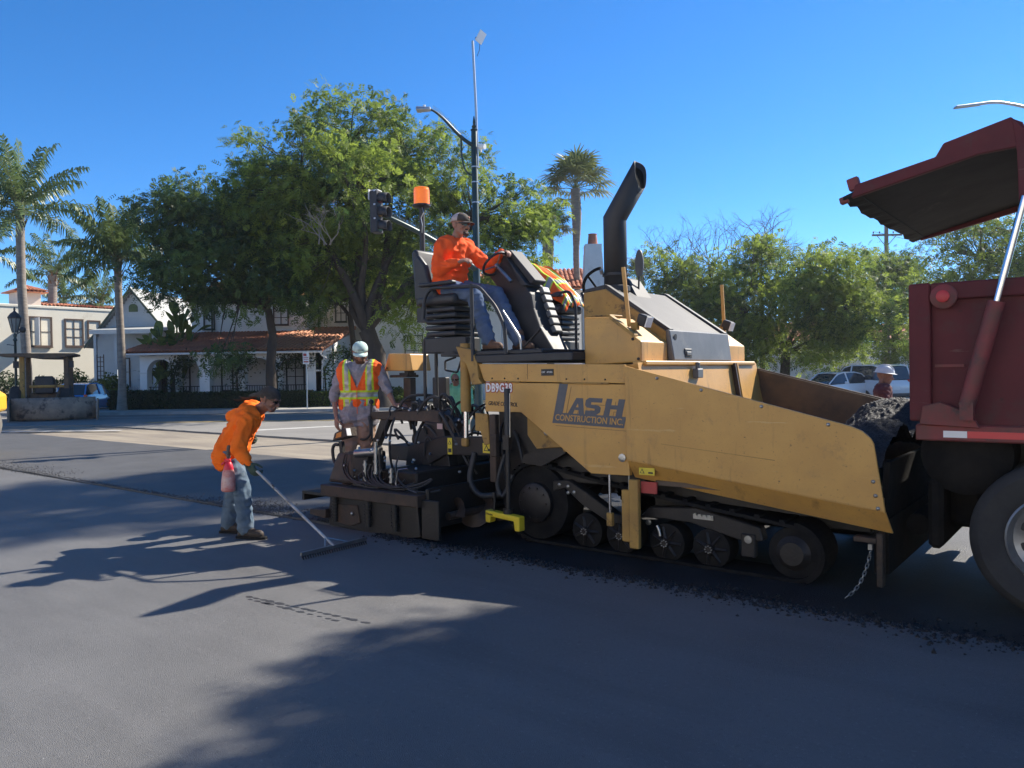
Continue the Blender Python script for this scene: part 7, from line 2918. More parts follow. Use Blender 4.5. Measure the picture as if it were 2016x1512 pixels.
g.hull2([(cxp.x - 0.68, 46.4, 5.6), (cxp.x + 0.68, 46.4, 5.6), (cxp.x + 0.68, 47.7, 5.6), (cxp.x - 0.68, 47.7, 5.6)], [(cxp.x - 0.52, 46.5, cz1 - 0.55), (cxp.x + 0.52, 46.5, cz1 - 0.55), (cxp.x + 0.52, 47.6, cz1 - 0.55), (cxp.x - 0.52, 47.6, cz1 - 0.55)])
g.box((cxp.x - 0.7, 46.38, 0.05), (cxp.x + 0.7, 47.72, 5.6))
g.box((cxp.x - 0.50, 46.52, cz1 - 0.55), (cxp.x + 0.50, 47.58, cz1 - 0.05))
chm = WB('chimney', g, M_stucco)
g = G()
g.lathe([(0.32, 0), (0.25, 0.62), (0.27, 0.64), (0.27, 0.68), (0.2, 0.68)], (cxp.x, 47.0, cz1 - 0.06), (0, 0, 1), 16)
WB('chimney_pot', g, mat('terracotta_pot', (0.42, 0.17, 0.10), (0.33, 0.13, 0.08), scale=4, rough=0.9), chm, smooth=40)
window(wb, Mw(-5.9 + 3.6, 46.6 - 47.0 - 0.06, 2.6), 1.0, 1.3, 2, 3, M_dgreen, M_pane)
window(wb, Mw(-2.6 + 3.6, 46.6 - 47.0 - 0.06, 3.6), 0.9, 1.3, 2, 3, M_dgreen, M_pane)

# ---- gabled cottage
GY = 49.0
gh = thing('gabled_cottage', 'pale blue clapboard cottage with steep gable, arched attic vent and porch', 'house', (-23.9, GY, 0.10))


def GH(name, g, m, parent=None, **k):
    o = g.build(name, m, parent or gh, **k)
    if parent is None:
        o.location = (23.9, -GY, -0.10)
    return o


L_e, R_e, apex = px(190, 660, GY), px(328, 640, GY), px(262, 566, GY)
apx = apex.x
ez = 4.15
hw = 2.75
g = G()
g.prism([(apx - hw + 0.25, 0.05), (apx + hw - 0.25, 0.05), (apx + hw - 0.25, ez), (apx, apex.z - 0.35), (apx - hw + 0.25, ez)], GY, GY + 0.2)
g.box((apx - hw + 0.25, GY + 0.2, 0.05), (apx + hw - 0.25, GY + 11, ez))
cw = GH('wall', g, M_siding)
nbd = 24
for i in range(nbd):
    z = 2.9 + i * 0.19
    if z > apex.z - 0.55:
        break
    half = hw - 0.27 if z < ez else (hw - 0.27) * (apex.z - 0.35 - z) / (apex.z - 0.35 - ez)
    b = G()
    b.hull2([(apx - half, GY - 0.035, z), (apx + half, GY - 0.035, z), (apx + half, GY - 0.001, z), (apx - half, GY - 0.001, z)],
            [(apx - half, GY - 0.012, z + 0.185), (apx + half, GY - 0.012, z + 0.185), (apx + half, GY - 0.001, z + 0.185), (apx - half, GY - 0.001, z + 0.185)])
    GH('clapboard', b, M_siding, cw)
for s in (-1, 1):
    g = G()
    ed = (apx + s * (hw + 0.2), 3.85)
    for y0, y1, dz in ((GY - 0.45, GY + 11, 0.0),):
        A = [(apx, y0, apex.z), (ed[0], y0, ed[1]), (ed[0], y0, ed[1] - 0.14), (apx, y0, apex.z - 0.16)]
        B = [(x, y1, z) for x, _, z in A]
        g.hull2(A, B)
    GH('roof_slope', g, M_shingle)
    g = G()
    g.hull2([(apx, GY - 0.49, apex.z - 0.02), (ed[0], GY - 0.49, ed[1] - 0.02), (ed[0], GY - 0.49, ed[1] - 0.2), (apx, GY - 0.49, apex.z - 0.2)],
            [(apx, GY - 0.452, apex.z - 0.02), (ed[0], GY - 0.452, ed[1] - 0.02), (ed[0], GY - 0.452, ed[1] - 0.2), (apx, GY - 0.452, apex.z - 0.2)])
    GH('barge_board', g, M_gtrim)
g = G()
vt = [(-0.28, 0), (0.28, 0)] + [(0.28 * math.cos(R(a)), 0.28 + 0.22 * math.sin(R(a))) for a in range(0, 181, 20)]
vz = px(263, 614, GY).z
g.prism([(apx + x, vz + z) for x, z in vt], GY - 0.06, GY - 0.03)
GH('attic_vent', g, mat('vent_green', (0.13, 0.17, 0.07), (0.1, 0.13, 0.06), scale=5, rough=0.7))
# porch
pz = px(280, 650, 46.5).z
g = G()
p0, p1 = px(178, 660, 46.5).x, px(312, 650, 46.5).x
g.hull2([(p0, 46.4, pz - 0.12), (p1, 46.4, pz - 0.12), (p1, 46.4, pz + 0.06), (p0, 46.4, pz + 0.06)], [(p0, GY, pz + 0.22), (p1, GY, pz + 0.22), (p1, GY, pz + 0.4), (p0, GY, pz + 0.4)])
pr_ = GH('porch_roof', g, M_shingle)
g = G()
g.box((p0, 46.34, pz - 0.2), (p1, 46.40, pz + 0.04))
GH('porch_fascia', g, M_trim, pr_)
for x in (p0 + 0.25, p0 + 1.5, p1 - 0.3):
    g = G()
    g.box((x - 0.08, 46.5, 0.05), (x + 0.08, 46.66, pz - 0.1))
    GH('porch_post', g, M_siding, pr_)
window(gh, Mw(apx + 0.15 + 23.9 - 0.9, -0.06, 1.2), 0.8, 1.7, 1, 2, M_brownf, M_pane)
window(gh, Mw(apx + 1.3 + 23.9, -0.06, 1.4), 0.7, 1.3, 1, 2, M_gtrim, M_pane)
window(gh, Mw(apx + 2.0 + 23.9, -1.5, 1.5), 0.9, 1.2, 1, 1, mat('lime_frame', (0.28, 0.32, 0.10), rough=0.7), M_pane)
# ladder-like trellis
g = G()
tx = px(197, 700, 46.2).x
g.box((tx - 0.22, 46.2, 0.1), (tx - 0.18, 46.24, 3.2))
g.box((tx + 0.18, 46.2, 0.1), (tx + 0.22, 46.24, 3.2))
for i in range(10):
    g.box((tx - 0.18, 46.205, 0.5 + i * 0.28), (tx + 0.18, 46.235, 0.54 + i * 0.28))
g.box((tx - 0.02, 46.207, 0.2), (tx + 0.02, 46.233, 3.1))
GH('trellis', g, M_brownf)

# ---- cream building, wall turned toward the sun
ca = R(52)
cb0 = px(228, 800, 56)
cream = thing('cream_building', 'flat-roofed cream stucco building with brown casement windows and small tiled tower', 'building', (cb0.x, 56, 0.10), ca)
wl_ = 26.0
g = G()
g.box((-wl_, 0, -0.05), (0.5, 12, 6.6))
cwl = g.build('wall', M_cream, cream)
g = G()
g.box((-wl_, -0.05, 6.5), (0.55, 0.35, 6.7))
g.build('parapet_cap', M_cream, cream, bevel=0.04, seg=2)
for i, x in enumerate((-9.2, -10.6)):
    g = G()
    g.prism([(x - 0.5, 6.7), (x - 0.4, 7.0), (x, 7.12), (x + 0.4, 7.0), (x + 0.5, 6.7)], -0.03, 0.35)
    g.build('parapet_scallop', M_cream, cream)


def cx_on_wall(pxx):
    # where a picture column meets the cream wall, in wall coordinates
    d = px(pxx, 700, 1.0)
    ddx, ddy = d.x, 1.0
    ux_, uy_ = math.cos(ca), math.sin(ca)
    # (cb0.x + s*ux, 56 + s*uy) = t*(ddx, 1)
    s = (ddx * 56 - cb0.x) / (ux_ - ddx * uy_)
    return s, 56 + s * uy_


for pxx, w, h, y0, nx, ny in ((81, 1.25, 1.85, 680, 2, 2), (147, 1.05, 1.75, 680, 2, 3), (186, 0.7, 1.1, 664, 1, 2)):
    s, Y = cx_on_wall(pxx)
    z = px(pxx, y0, Y).z - 0.1
    wi = window(cream, Mw(s, -0.04, z), w, h, nx, ny, M_brownf, M_curtain if pxx == 81 else M_pane, fw=0.1)
s, Y = cx_on_wall(66)
g = G()
g.box((-0.03, -0.75, 0), (0.03, 0, 1.85))
z = px(66, 680, Y).z - 0.1
cs = g.build('open_casement', M_trim, cream)
cs.matrix_local = Mw(s + 0.1, -0.05, z)
# tower
s, Y = cx_on_wall(82)
g = G()
g.box((s - 0.65, 2.0, 6.5), (s + 0.8, 3.6, 7.75))
tw = g.build('tower', mat('pinkish_stucco', (0.62, 0.52, 0.44), (0.56, 0.47, 0.40), scale=1, rough=0.9), cream)
g = G()
g.add([(s - 1.0, 1.6, 7.8), (s + 1.15, 1.6, 7.8), (s + 1.15, 4.0, 7.8), (s - 1.0, 4.0, 7.8), (s + 0.08, 2.8, 8.3), (s - 1.0, 1.6, 7.73), (s + 1.15, 1.6, 7.73), (s + 1.15, 4.0, 7.73), (s - 1.0, 4.0, 7.73)],
      [(0, 1, 4), (1, 2, 4), (2, 3, 4), (3, 0, 4), (5, 8, 7, 6), (0, 5, 6, 1), (1, 6, 7, 2), (2, 7, 8, 3), (3, 8, 5, 0)])
tr_ = g.build('tower_roof', M_tile, cream)
barrel_tiles(tr_, (s - 1.0, 1.58, 7.81), (s + 1.15, 1.58, 7.81), (s - 0.05, 2.75, 8.29), (s + 0.2, 2.75, 8.29), 9, 4, M_tile, limit=0)
# rear wing with a tiled roof
s2, Y2 = cx_on_wall(175)
g = G()
g.box((s2 - 2.6, 6.0, 6.4), (s2 + 5, 11, 7.15))
g.build('rear_wing', MATS['pinkish_stucco'], cream)
g = G()
g.hull2([(s2 - 3, 5.6, 7.1), (s2 + 5.4, 5.6, 7.1), (s2 + 5.4, 5.6, 7.18), (s2 - 3, 5.6, 7.18)], [(s2 + 0.5, 9.0, 7.6), (s2 + 5.4, 9.0, 7.6), (s2 + 5.4, 9.0, 7.68), (s2 + 0.5, 9.0, 7.68)])
rw = g.build('rear_wing_roof', M_tile, cream)
barrel_tiles(rw, (s2 - 3, 5.55, 7.18), (s2 + 5.4, 5.55, 7.18), (s2 + 0.5, 9.0, 7.7), (s2 + 5.4, 9.0, 7.7), 30, 10, M_tile, limit=0)

# ---- white buildings seen between the right-hand trees
for k, (x0, x1, Y, h, lab) in enumerate(((1290, 1480, 62, 4.6, 'white house glimpsed through leaves beyond the engine hood'), (1500, 1700, 58, 5.2, 'white stucco house glimpsed beneath the round street tree'), (1720, 2100, 66, 5.4, 'long pale house in shade behind the parked cars'))):
    a, b = px(x0, 740, Y).x, px(x1, 740, Y).x
    t = thing('street_house', lab, 'house', ((a + b) / 2, Y, 0.1))
    w = (b - a) / 2
    g = G()
    g.box((-w, 0, -0.05), (w, 8, h - 1.6))
    g.build('wall', M_stucco if k < 2 else M_wall2, t)
    g = G()
    g.hull2([(-w - 0.4, -0.5, h - 1.6), (w + 0.4, -0.5, h - 1.6), (w + 0.4, -0.5, h - 1.5), (-w - 0.4, -0.5, h - 1.5)], [(-w, 4, h), (w, 4, h), (w, 4, h + 0.1), (-w, 4, h + 0.1)])
    g.build('roof', M_tile, t)
    for i in range(3):
        window(t, Mw(-w * 0.6 + i * w * 0.6, -0.06, 1.0), 0.9, 1.3, 2, 2, M_trim, M_pane)

# ---- houses on the photographer's side of the street
for k, (u0, u1, h, m) in enumerate(((-26, -9, 6.2, M_cream), (-7.5, 9, 6.8, M_stucco), (10.5, 27, 6.0, M_cream))):
    t = thing('street_house', ('cream stucco house across the street behind the photographer, beside the road roller', 'white stucco house directly behind the photographer across the street', 'cream stucco house across the street behind the dump truck cab')[k], 'house', uvw((u0 + u1) / 2, -17.0, 0.1), -PA)
    w = (u1 - u0) / 2
    g = G()
    g.box((-w, -9, -0.05), (w, 0, h))
    g.build('wall', m, t)
    g = G()
    g.hull2([(-w - 0.4, 0.5, h), (w + 0.4, 0.5, h), (w + 0.4, 0.5, h + 0.12), (-w - 0.4, 0.5, h + 0.12)], [(-w, -4.5, h + 1.9), (w, -4.5, h + 1.9), (w, -4.5, h + 2.0), (-w, -4.5, h + 2.0)])
    g.build('roof', M_tile, t)
    for i in range(5):
        for z in (0.9, 3.9):
            window(t, Mw(-w * 0.8 + i * w * 0.4, 0.06, z, math.pi), 1.0, 1.4, 2, 3, M_brownf, M_pane)

# ---- hedges, fence, low wall, shrubs
for k, (x0, x1, lab) in enumerate(((-20.4, -17.9, 'clipped dark hedge at the sidewalk corner'), (-17.7, -10.2, 'long clipped dark hedge along the arcade'))):
    bush(lab, ((x0 + x1) / 2, 39.1, 0.13), (x1 - x0) / 2, 0.35, 0.82 if k else 0.95, 5200 if k else 2600, M_hedge, 60 + k, name='hedge', cat='hedge', leaf=0.07, boxy=True)
bush('small sunlit end of hedge by the parking sign', (-9.75, 39.1, 0.13), 0.42, 0.35, 0.75, 900, M_shrub, 63, name='hedge', cat='hedge', leaf=0.06, boxy=True)
fence = thing('picket_fence', 'white picket fence beside the blue car', 'fence', (-24.6, 46.0, 0.1))
g = G()
for z in (0.35, 0.95):
    g.box((-3.8, 0, z), (2.9, 0.05, z + 0.08))
g.build('rail', M_trim, fence)
pk = G()
pk.prism([(-0.045, 0.08), (0.045, 0.08), (0.045, 1.12), (0, 1.22), (-0.045, 1.12)], -0.025, -0.002)
p0_ = None
for i in range(48):
    Mx = Matrix.Translation((-3.75 + i * 0.14, 0, 0))
    if p0_ is None:
        p0_ = pk.build('picket', M_trim, fence)
        p0_.matrix_local = Mx
    else:
        inst(p0_, fence, Mx)
lw = thing('garden_wall', 'low stone garden wall below the picket fence', 'wall', (-21.5, 43.2, 0.1))
g = G()
g.box((-1.5, 0, -0.05), (1.6, 0.35, 0.75))
g.build('stone_course', mat('stone_wall', (0.26, 0.24, 0.20), (0.18, 0.17, 0.14), scale=3, rough=0.95, bump=0.4, bscale=10), lw)
g = G()
g.box((-1.55, -0.05, 0.75), (1.65, 0.4, 0.83))
g.build('coping', M_conc, lw)
bs = [('flowering shrub growing in front of the cream building window', 150, 745, 51, 1.0, 2.3, M_shrub), ('leafy green shrub above the picket fence', 222, 760, 45.0, 0.9, 1.9, M_shrub),
      ('tall green shrub behind the tractor canopy', 100, 770, 49, 1.2, 1.8, M_hedge), ('dark round shrub behind the picket fence', 70, 770, 47, 1.1, 1.7, M_hedge),
      ('loose shrub with pale leaves by the cottage porch', 190, 765, 45.6, 0.9, 1.5, M_shrub), ('green bush behind the lantern', 10, 760, 48, 1.3, 2.2, M_hedge),
      ('sunlit green bush under the round street tree', 1535, 745, 50, 0.9, 1.0, M_shrub), ('pale green bush beside the engine hood', 1460, 745, 47, 1.2, 1.4, M_shrub),
      ('low bush at the edge of the white house wall', 780, 790, 42, 0.8, 0.9, M_shrub), ('low leafy bush beside the screed console', 905, 790, 43, 1.0, 1.0, M_shrub), ('dark bush below the street trees', 1700, 745, 48, 2.0, 1.5, M_hedge), ('wide dark bush behind the parked cars', 1850, 745, 50, 3.0, 1.8, M_hedge)]
for k, (lab, x, y, Y, w, h, m) in enumerate(bs):
    b = px(x, y, Y)
    bush(lab, (b.x, Y, 0.1), w, w * 0.8, h, 1500, m, 80 + k, leaf=0.11)
# climbing vines on the arcade
r = np.random.default_rng(9)
for k, (lab, pts_) in enumerate((('climbing vine twisting up the arcade pillar beside the corner arch', [(345, 790), (343, 740), (350, 715), (370, 708)]), ('climbing vine over the middle arcade pillar', [(468, 790), (466, 740), (474, 715), (495, 705), (440, 712)]),
                                 ('sparse vine sprawling over the sunlit end wall', [(632, 790), (628, 730), (645, 700), (670, 690), (690, 700), (650, 740), (640, 770)]), ('vine arching over the arch nearest the sign', [(546, 770), (545, 730), (560, 708), (590, 702), (612, 712)]))):
    ps = [px(x, y, FY - 0.15) for x, y in pts_] if k != 2 else [Vector((xr + 0.12, px(x, y, FY).x * 0 + FY + (x - 625) / 110 * 11, 0)) + Vector((0, 0, px(x, y, FY + (x - 625) / 110 * 11).z)) for x, y in pts_]
    t = thing('climbing_vine', lab, 'vine', (ps[0].x, ps[0].y, 0.13), group='vines on the arcade house')
    b0 = Vector((ps[0].x, ps[0].y, 0.13))
    g = G()
    lp = [Vector((0, 0, -0.03))] + [p - b0 for p in ps[1:]]
    g.tube(lp, [0.06] + [0.035] * (len(lp) - 1), 6)
    g.build('stem', M_bark, t)
    n = 900
    i = r.integers(0, len(lp) - 1, n)
    f = r.random(n)
    la = np.array([tuple(p) for p in lp])
    pts = la[i] * (1 - f)[:, None] + la[i + 1] * f[:, None] + r.normal(size=(n, 3)) * np.array([0.28, 0.10 if k != 2 else 0.5, 0.22])
    if k != 2:
        pts[:, 1] = np.minimum(pts[:, 1], 0.12)
    else:
        pts[:, 0] = np.abs(pts[:, 0]) * 0.6 - 0.05
    a = r.normal(size=(n, 3))
    a /= np.linalg.norm(a, axis=1, keepdims=True)
    b_ = np.cross(a, r.normal(size=(n, 3)))
    b_ /= np.linalg.norm(b_, axis=1, keepdims=True)
    sz = 0.07
    Vv = np.stack([pts - a * sz, pts + b_ * sz * 0.5, pts + a * sz, pts - b_ * sz * 0.5], 1).reshape(-1, 3)
    npmesh('leaves', Vv, np.arange(len(Vv)).reshape(-1, 4), M_hedge if k != 2 else M_leafC, t, tint=np.clip(r.normal(0.4, 0.2, n), 0, 1))

# ------------------------------------------------------------------ street furniture
M_pole = mat('green_pole', (0.022, 0.045, 0.042), (0.032, 0.055, 0.052), scale=3, rough=0.4, metal=0.2)
M_galv = mat('galvanised', (0.50, 0.51, 0.52), (0.42, 0.43, 0.44), scale=5, rough=0.4, metal=0.7)
M_sigblk = mat('signal_black', (0.03, 0.03, 0.033), (0.045, 0.045, 0.047), scale=5, rough=0.6)

bp = px(941, 700, 22)
ps = thing('traffic_signal_pole', 'tall dark green signal pole with curved lamp arm and white antenna panel', 'signal pole', (bp.x, 22, 0.0))


def S(name, g, m, parent=None, **k):
    o = g.build(name, m, parent or ps, **k)
    if parent is None:
        o.location = (-bp.x, -22, 0)
    return o


X0 = bp.x
g = G()
g.lathe([(0.26, 0), (0.26, 0.25), (0.17, 0.45), (0.15, 0.7), (0.115, 1.0), (0.085, 8.55), (0.06, 8.6)], (X0, 22, -0.02), (0, 0, 1), 16)
S('shaft', g, M_pole, smooth=40)
g = G()
g.lathe([(0.09, 0), (0.11, 0.03), (0.05, 0.08), (0.075, 0.13), (0.03, 0.18), (0.04, 0.24), (0.012, 0.42)], (X0, 22, 8.55), (0, 0, 1), 12)
S('finial', g, M_pole, smooth=40)
lum = px(828, 214, 21.3)
g = G()
g.tube(bez((X0, 22, 8.12), (X0 - 0.55, 21.8, 8.35), (X0 - 0.75, 21.6, 8.85), (lum.x + 0.25, 21.33, lum.z), 14), [0.06 - 0.002 * i for i in range(15)], 8)
la_ = S('lamp_arm', g, M_pole, smooth=50)
g = G()
pth = bez((X0, 22, 8.12), (X0 - 0.55, 21.8, 8.35), (X0 - 0.75, 21.6, 8.85), (lum.x + 0.25, 21.33, lum.z), 50)
for p in pth[4:48:2]:
    for s in (-1, 0, 1):
        g.tube([p + Vector((0, 0, 0.04)), p + Vector((0.03 * s, 0.03 * s, 0.15))], 0.003, 3)
sp = S('bird_spikes', g, M_zinc, la_)
sp['kind'] = 'stuff'
g = G()
g.hull2([(lum.x + 0.28, 21.25, lum.z - 0.05), (lum.x + 0.28, 21.41, lum.z - 0.05), (lum.x + 0.28, 21.41, lum.z + 0.04), (lum.x + 0.28, 21.25, lum.z + 0.04)],
        [(lum.x - 0.12, 21.17, lum.z - 0.06), (lum.x - 0.12, 21.49, lum.z - 0.06), (lum.x - 0.12, 21.45, lum.z + 0.05), (lum.x - 0.12, 21.21, lum.z + 0.05)])
hd_ = S('luminaire', g, M_galv, la_, bevel=0.02)
g = G()
g.cyl((lum.x + 0.1, 21.33, lum.z + 0.04), (lum.x + 0.1, 21.33, lum.z + 0.11), 0.035, n=10)
S('photocell', g, M_white, hd_)
g = G()
g.tube([(X0 + 0.09, 22, 7.5), (X0 + 0.06, 22, 9.3), (X0 - 0.0, 22, 11.1)], 0.035, 8)
am = S('antenna_mast', g, M_galv, smooth=40)
an = px(947, 76, 22)
g = G()
Mx = Matrix.Translation((an.x, 21.9, an.z)) @ Matrix.Rotation(R(35), 4, 'Z') @ Matrix.Rotation(R(28), 4, 'Y')
g.box((-0.11, -0.02, -0.18), (0.11, 0.02, 0.18), Mx)
S('antenna_panel', g, M_white, am)
g = G()
g.tube([(an.x - 0.03, 21.95, an.z - 0.1), (an.x - 0.05, 21.95, an.z - 0.35), (an.x - 0.12, 22, an.z - 0.5)], 0.008, 5)
g.cbox((an.x - 0.1, 21.97, an.z), (0.12, 0.05, 0.05))
S('antenna_cable', g, M_black, am)
cm = px(950, 290, 22)
g = G()
g.cyl((cm.x + 0.07, 21.9, cm.z - 0.01), (cm.x - 0.09, 22.0, cm.z + 0.02), 0.075, n=12)
g.cyl((cm.x - 0.05, 22, cm.z - 0.05), (cm.x - 0.05, 22, cm.z - 0.14), 0.03, n=8)
S('detector_camera', g, M_white, smooth=40)
# bent bracket tube under the arm
g = G()
a, b = px(908, 270, 22), px(930, 345, 22)
g.tube(bez(tuple(a), (a.x - 0.02, 22, a.z - 0.7), (b.x - 0.25, 22, b.z + 0.05), tuple(b), 10), 0.028, 6)
S('support_bracket', g, M_pole, smooth=50)
g = G()
for y in (330, 360, 400):
    p = px(937, y, 22)
    g.lathe([(0.105, 0), (0.105, 0.03)], (X0, 22, p.z), (0, 0, 1), 14)
S('pole_band', g, M_galv)
# mast arm and signal head
me_ = px(765, 427, 19.8)
g = G()
g.tube(bez((X0, 22, 4.6), (X0 - 0.7, 21.4, 5.1), (me_.x + 0.7, 20.3, me_.z - 0.25), (me_.x - 0.15, 19.75, me_.z + 0.05), 12), [0.09 - 0.003 * i for i in range(13)], 10)
ma = S('mast_arm', g, M_pole, smooth=50)
g = G()
for p in bez((X0, 22, 4.6), (X0 - 0.7, 21.4, 5.1), (me_.x + 0.7, 20.3, me_.z - 0.25), (me_.x - 0.15, 19.75, me_.z + 0.05), 60)[5:58]:
    for s in (-1, 1):
        g.tube([p + Vector((0, 0, 0.06)), p + Vector((0.03 * s, 0.03 * s, 0.17))], 0.003, 3)
sp = S('bird_spikes', g, M_zinc, ma)
sp['kind'] = 'stuff'
sg = px(744, 418, 19.6)
fz = R(-20)   # the lenses face right, past the camera
Ms = Matrix.Translation((sg.x, 19.6, sg.z)) @ Matrix.Rotation(fz, 4, 'Z')
g = G()
g.box((-0.14, -0.17, -0.53), (0.06, 0.17, 0.53), Ms)
sh = S('signal_head', g, M_sigblk, bevel=0.02)
g = G()
g.box((-0.16, -0.20, 0.30), (-0.141, 0.20, 0.56), Ms)
g.box((-0.16, -0.10, 0.535), (0.06, 0.12, 0.56), Ms)
S('signal_top_plate', g, M_trim, sh)
for k, z in enumerate((0.35, 0.0, -0.35)):
    g = G()
    vs, fs = [], []
    for i in range(15):
        a = R(-40 + 260 * i / 14)
        for x in (0.06, 0.32):
            vs.append(Ms @ Vector((x, 0.15 * math.cos(a), z + 0.15 * math.sin(a) - 0.03 * (x > 0.1))))
    for i in range(14):
        fs.append((2 * i, 2 * i + 1, 2 * i + 3, 2 * i + 2))
    g.add(vs, fs)
    vo = S('visor', g, M_sigblk, sh, smooth=60)
    sd = vo.modifiers.new('s', 'SOLIDIFY')
    sd.thickness = 0.008
    g = G()
    g.lathe([(0.135, 0), (0.12, 0.025), (0.06, 0.045), (0, 0.05)], Ms @ Vector((0.06, 0, z)), Ms.to_3x3() @ Vector((1, 0, 0)), 20)
    S('lens', g, mat(('red_lens', 'amber_signal_lens', 'green_lens')[k], ((0.12, 0.01, 0.01), (0.14, 0.07, 0.01), (0.01, 0.09, 0.06))[k], rough=0.3), sh, smooth=50)
    g = G()
    g.box((-0.02, -0.185, z + 0.15), (0.03, -0.171, z + 0.19), Ms)
    S('hinge', g, M_galv, sh)

# lantern on the left
lb = px(33, 800, 33)
lt_ = thing('street_lantern', 'old-style dark street lantern with frosted glass near the tall palm', 'street lamp', (lb.x, 33, 0.0))
top = px(33, 610, 33).z
lz = px(33, 655, 33).z
g = G()
g.lathe([(0.18, 0), (0.18, 0.3), (0.10, 0.45), (0.075, 0.9), (0.055, 1.0), (0.05, lz - 0.35), (0.09, lz - 0.30), (0.05, lz - 0.2), (0.08, lz - 0.1), (0.04, lz)], (0, 0, -0.02), (0, 0, 1), 14)
g.build('post', M_pole, lt_, smooth=40)
g = G()
g.lathe([(0.10, 0), (0.24, 0.62), (0.0, 0.62)], (0, 0, lz), (0, 0, 1), 8)
g.build('glass', mat('frosted_glass', (0.22, 0.26, 0.26), (0.16, 0.19, 0.19), scale=3, rough=0.25, spec=0.6), lt_)
g = G()
for i in range(8):
    a = 2 * math.pi * i / 8
    bx_, by_, _ = basis((0, 0, 1))
    u = bx_ * math.cos(a) + by_ * math.sin(a)
    g.tube([u * 0.105 + Vector((0, 0, lz)), u * 0.245 + Vector((0, 0, lz + 0.62))], 0.014, 5)
g.lathe([(0.26, 0.60), (0.27, 0.66), (0.16, 0.82), (0.06, 0.90), (0.03, 0.96), (0.05, 1.0), (0.01, 1.1)], (0, 0, lz), (0, 0, 1), 8)
g.build('cage', M_sigblk, lt_)
g = G()
g.tube([(0, 0, lz - 0.55), (-0.35, 0, lz - 0.5)], 0.02, 6)
g.build('banner_rod', M_sigblk, lt_)
g = G()
g.tube([(0.02, 0, lz - 0.1), (0.25, 0, lz + 0.05)], 0.02, 6)
g.build('side_bracket', M_sigblk, lt_)
g = G()
g.sphere((0.33, 0, lz + 0.12), 0.13, 10, 8)
g.build('side_arm', M_sigblk, lt_)

# lamp arm at the top right: a cobra head street light whose post stands outside the frame
sb2 = px(2240, 760, 26)
sl = thing('street_light', 'grey curved street light arm reaching in above the lifted tailgate', 'street lamp', (sb2.x, 26, 0.0))
e = px(1880, 211, 25)
mdp = px(1960, 200, 25.4)
g = G()
zt_ = px(2240, 300, 26).z
g.lathe([(0.16, 0), (0.13, 1), (0.09, zt_)], (0, 0, -0.02), (0, 0, 1), 12)
g.build('post', M_galv, sl, smooth=40)
g = G()
o_ = Vector((sb2.x, 26, 0))
p2 = px(2016, 209, 25.6)
pth = [Vector((0, 0, zt_ - 0.1)), px(2120, 250, 25.8) - o_, p2 - o_, mdp - o_, px(1925, 205, 25.2) - o_]
g.tube(fillet(pth, 0.8, 6), 0.05, 8)
ar = g.build('arm', M_galv, sl, smooth=50)
g = G()
h0, h1 = px(1930, 205, 25.2) - o_, e - o_
g.hull2([h0 + V(0, -0.06, -0.05), h0 + V(0, 0.06, -0.05), h0 + V(0, 0.06, 0.05), h0 + V(0, -0.06, 0.05)], [h1 + V(0, -0.12, -0.04), h1 + V(0, 0.12, -0.04), h1 + V(0, 0.10, 0.03), h1 + V(0, -0.10, 0.03)])
g.build('lamp_head', M_galv, ar, bevel=0.02)

# utility pole
ub = px(1747, 760, 62)
up_ = thing('utility_pole', 'tall weathered wooden utility pole with cross arm above the street trees', 'utility pole', (ub.x, 62, 0.0))
M_wood = mat('weathered_wood', (0.16, 0.13, 0.105), (0.11, 0.09, 0.075), scale=4, rough=0.9, stretch=(1, 1, 0.2))
zt = px(1752, 440, 62).z
g = G()
g.tube([(0, 0, -0.1), (0.02, 0, zt * 0.5), (0.05, 0, zt)], [0.22, 0.19, 0.15], 10)
g.build('post', M_wood, up_, smooth=50)
g = G()
za = px(1750, 463, 62).z
g.box((-1.15, -0.16, za - 0.07), (1.25, -0.04, za + 0.07))
g.build('cross_arm', M_wood, up_)
g = G()
g.tube([(-0.75, -0.1, za - 0.05), (0, -0.05, za - 0.95)], 0.03, 5)
g.tube([(0.8, -0.1, za - 0.05), (0, -0.05, za - 0.95)], 0.03, 5)
g.build('brace', M_wood, up_)
for x in (-1.05, -0.55, 0.55, 1.1):
    g = G()
    g.lathe([(0.02, 0), (0.02, 0.08), (0.06, 0.1), (0.05, 0.2), (0.02, 0.24)], (x, -0.1, za + 0.07), (0, 0, 1), 8)
    g.build('insulator', M_dark, up_)
wires = []
for k, (x, za_, ex, ey) in enumerate(((-1.05, za + 0.3, 1900, 520), (0.55, za + 0.3, 1990, 560), (1.1, za + 0.3, 2040, 520), (0.1, za - 1.5, 2060, 535))):
    s = Vector((x, -0.1, za_))
    e_ = px(ex, ey, 58 if k < 3 else 61) - Vector((ub.x, 62, 0)) + Vector((6, 0, 0.3))
    g = G()
    mid_ = (s + e_) / 2 + Vector((0, 0, -0.5))
    g.tube(bez(s, mid_, mid_, e_, 10), 0.016, 4)
    g.build('wire', M_black, up_)

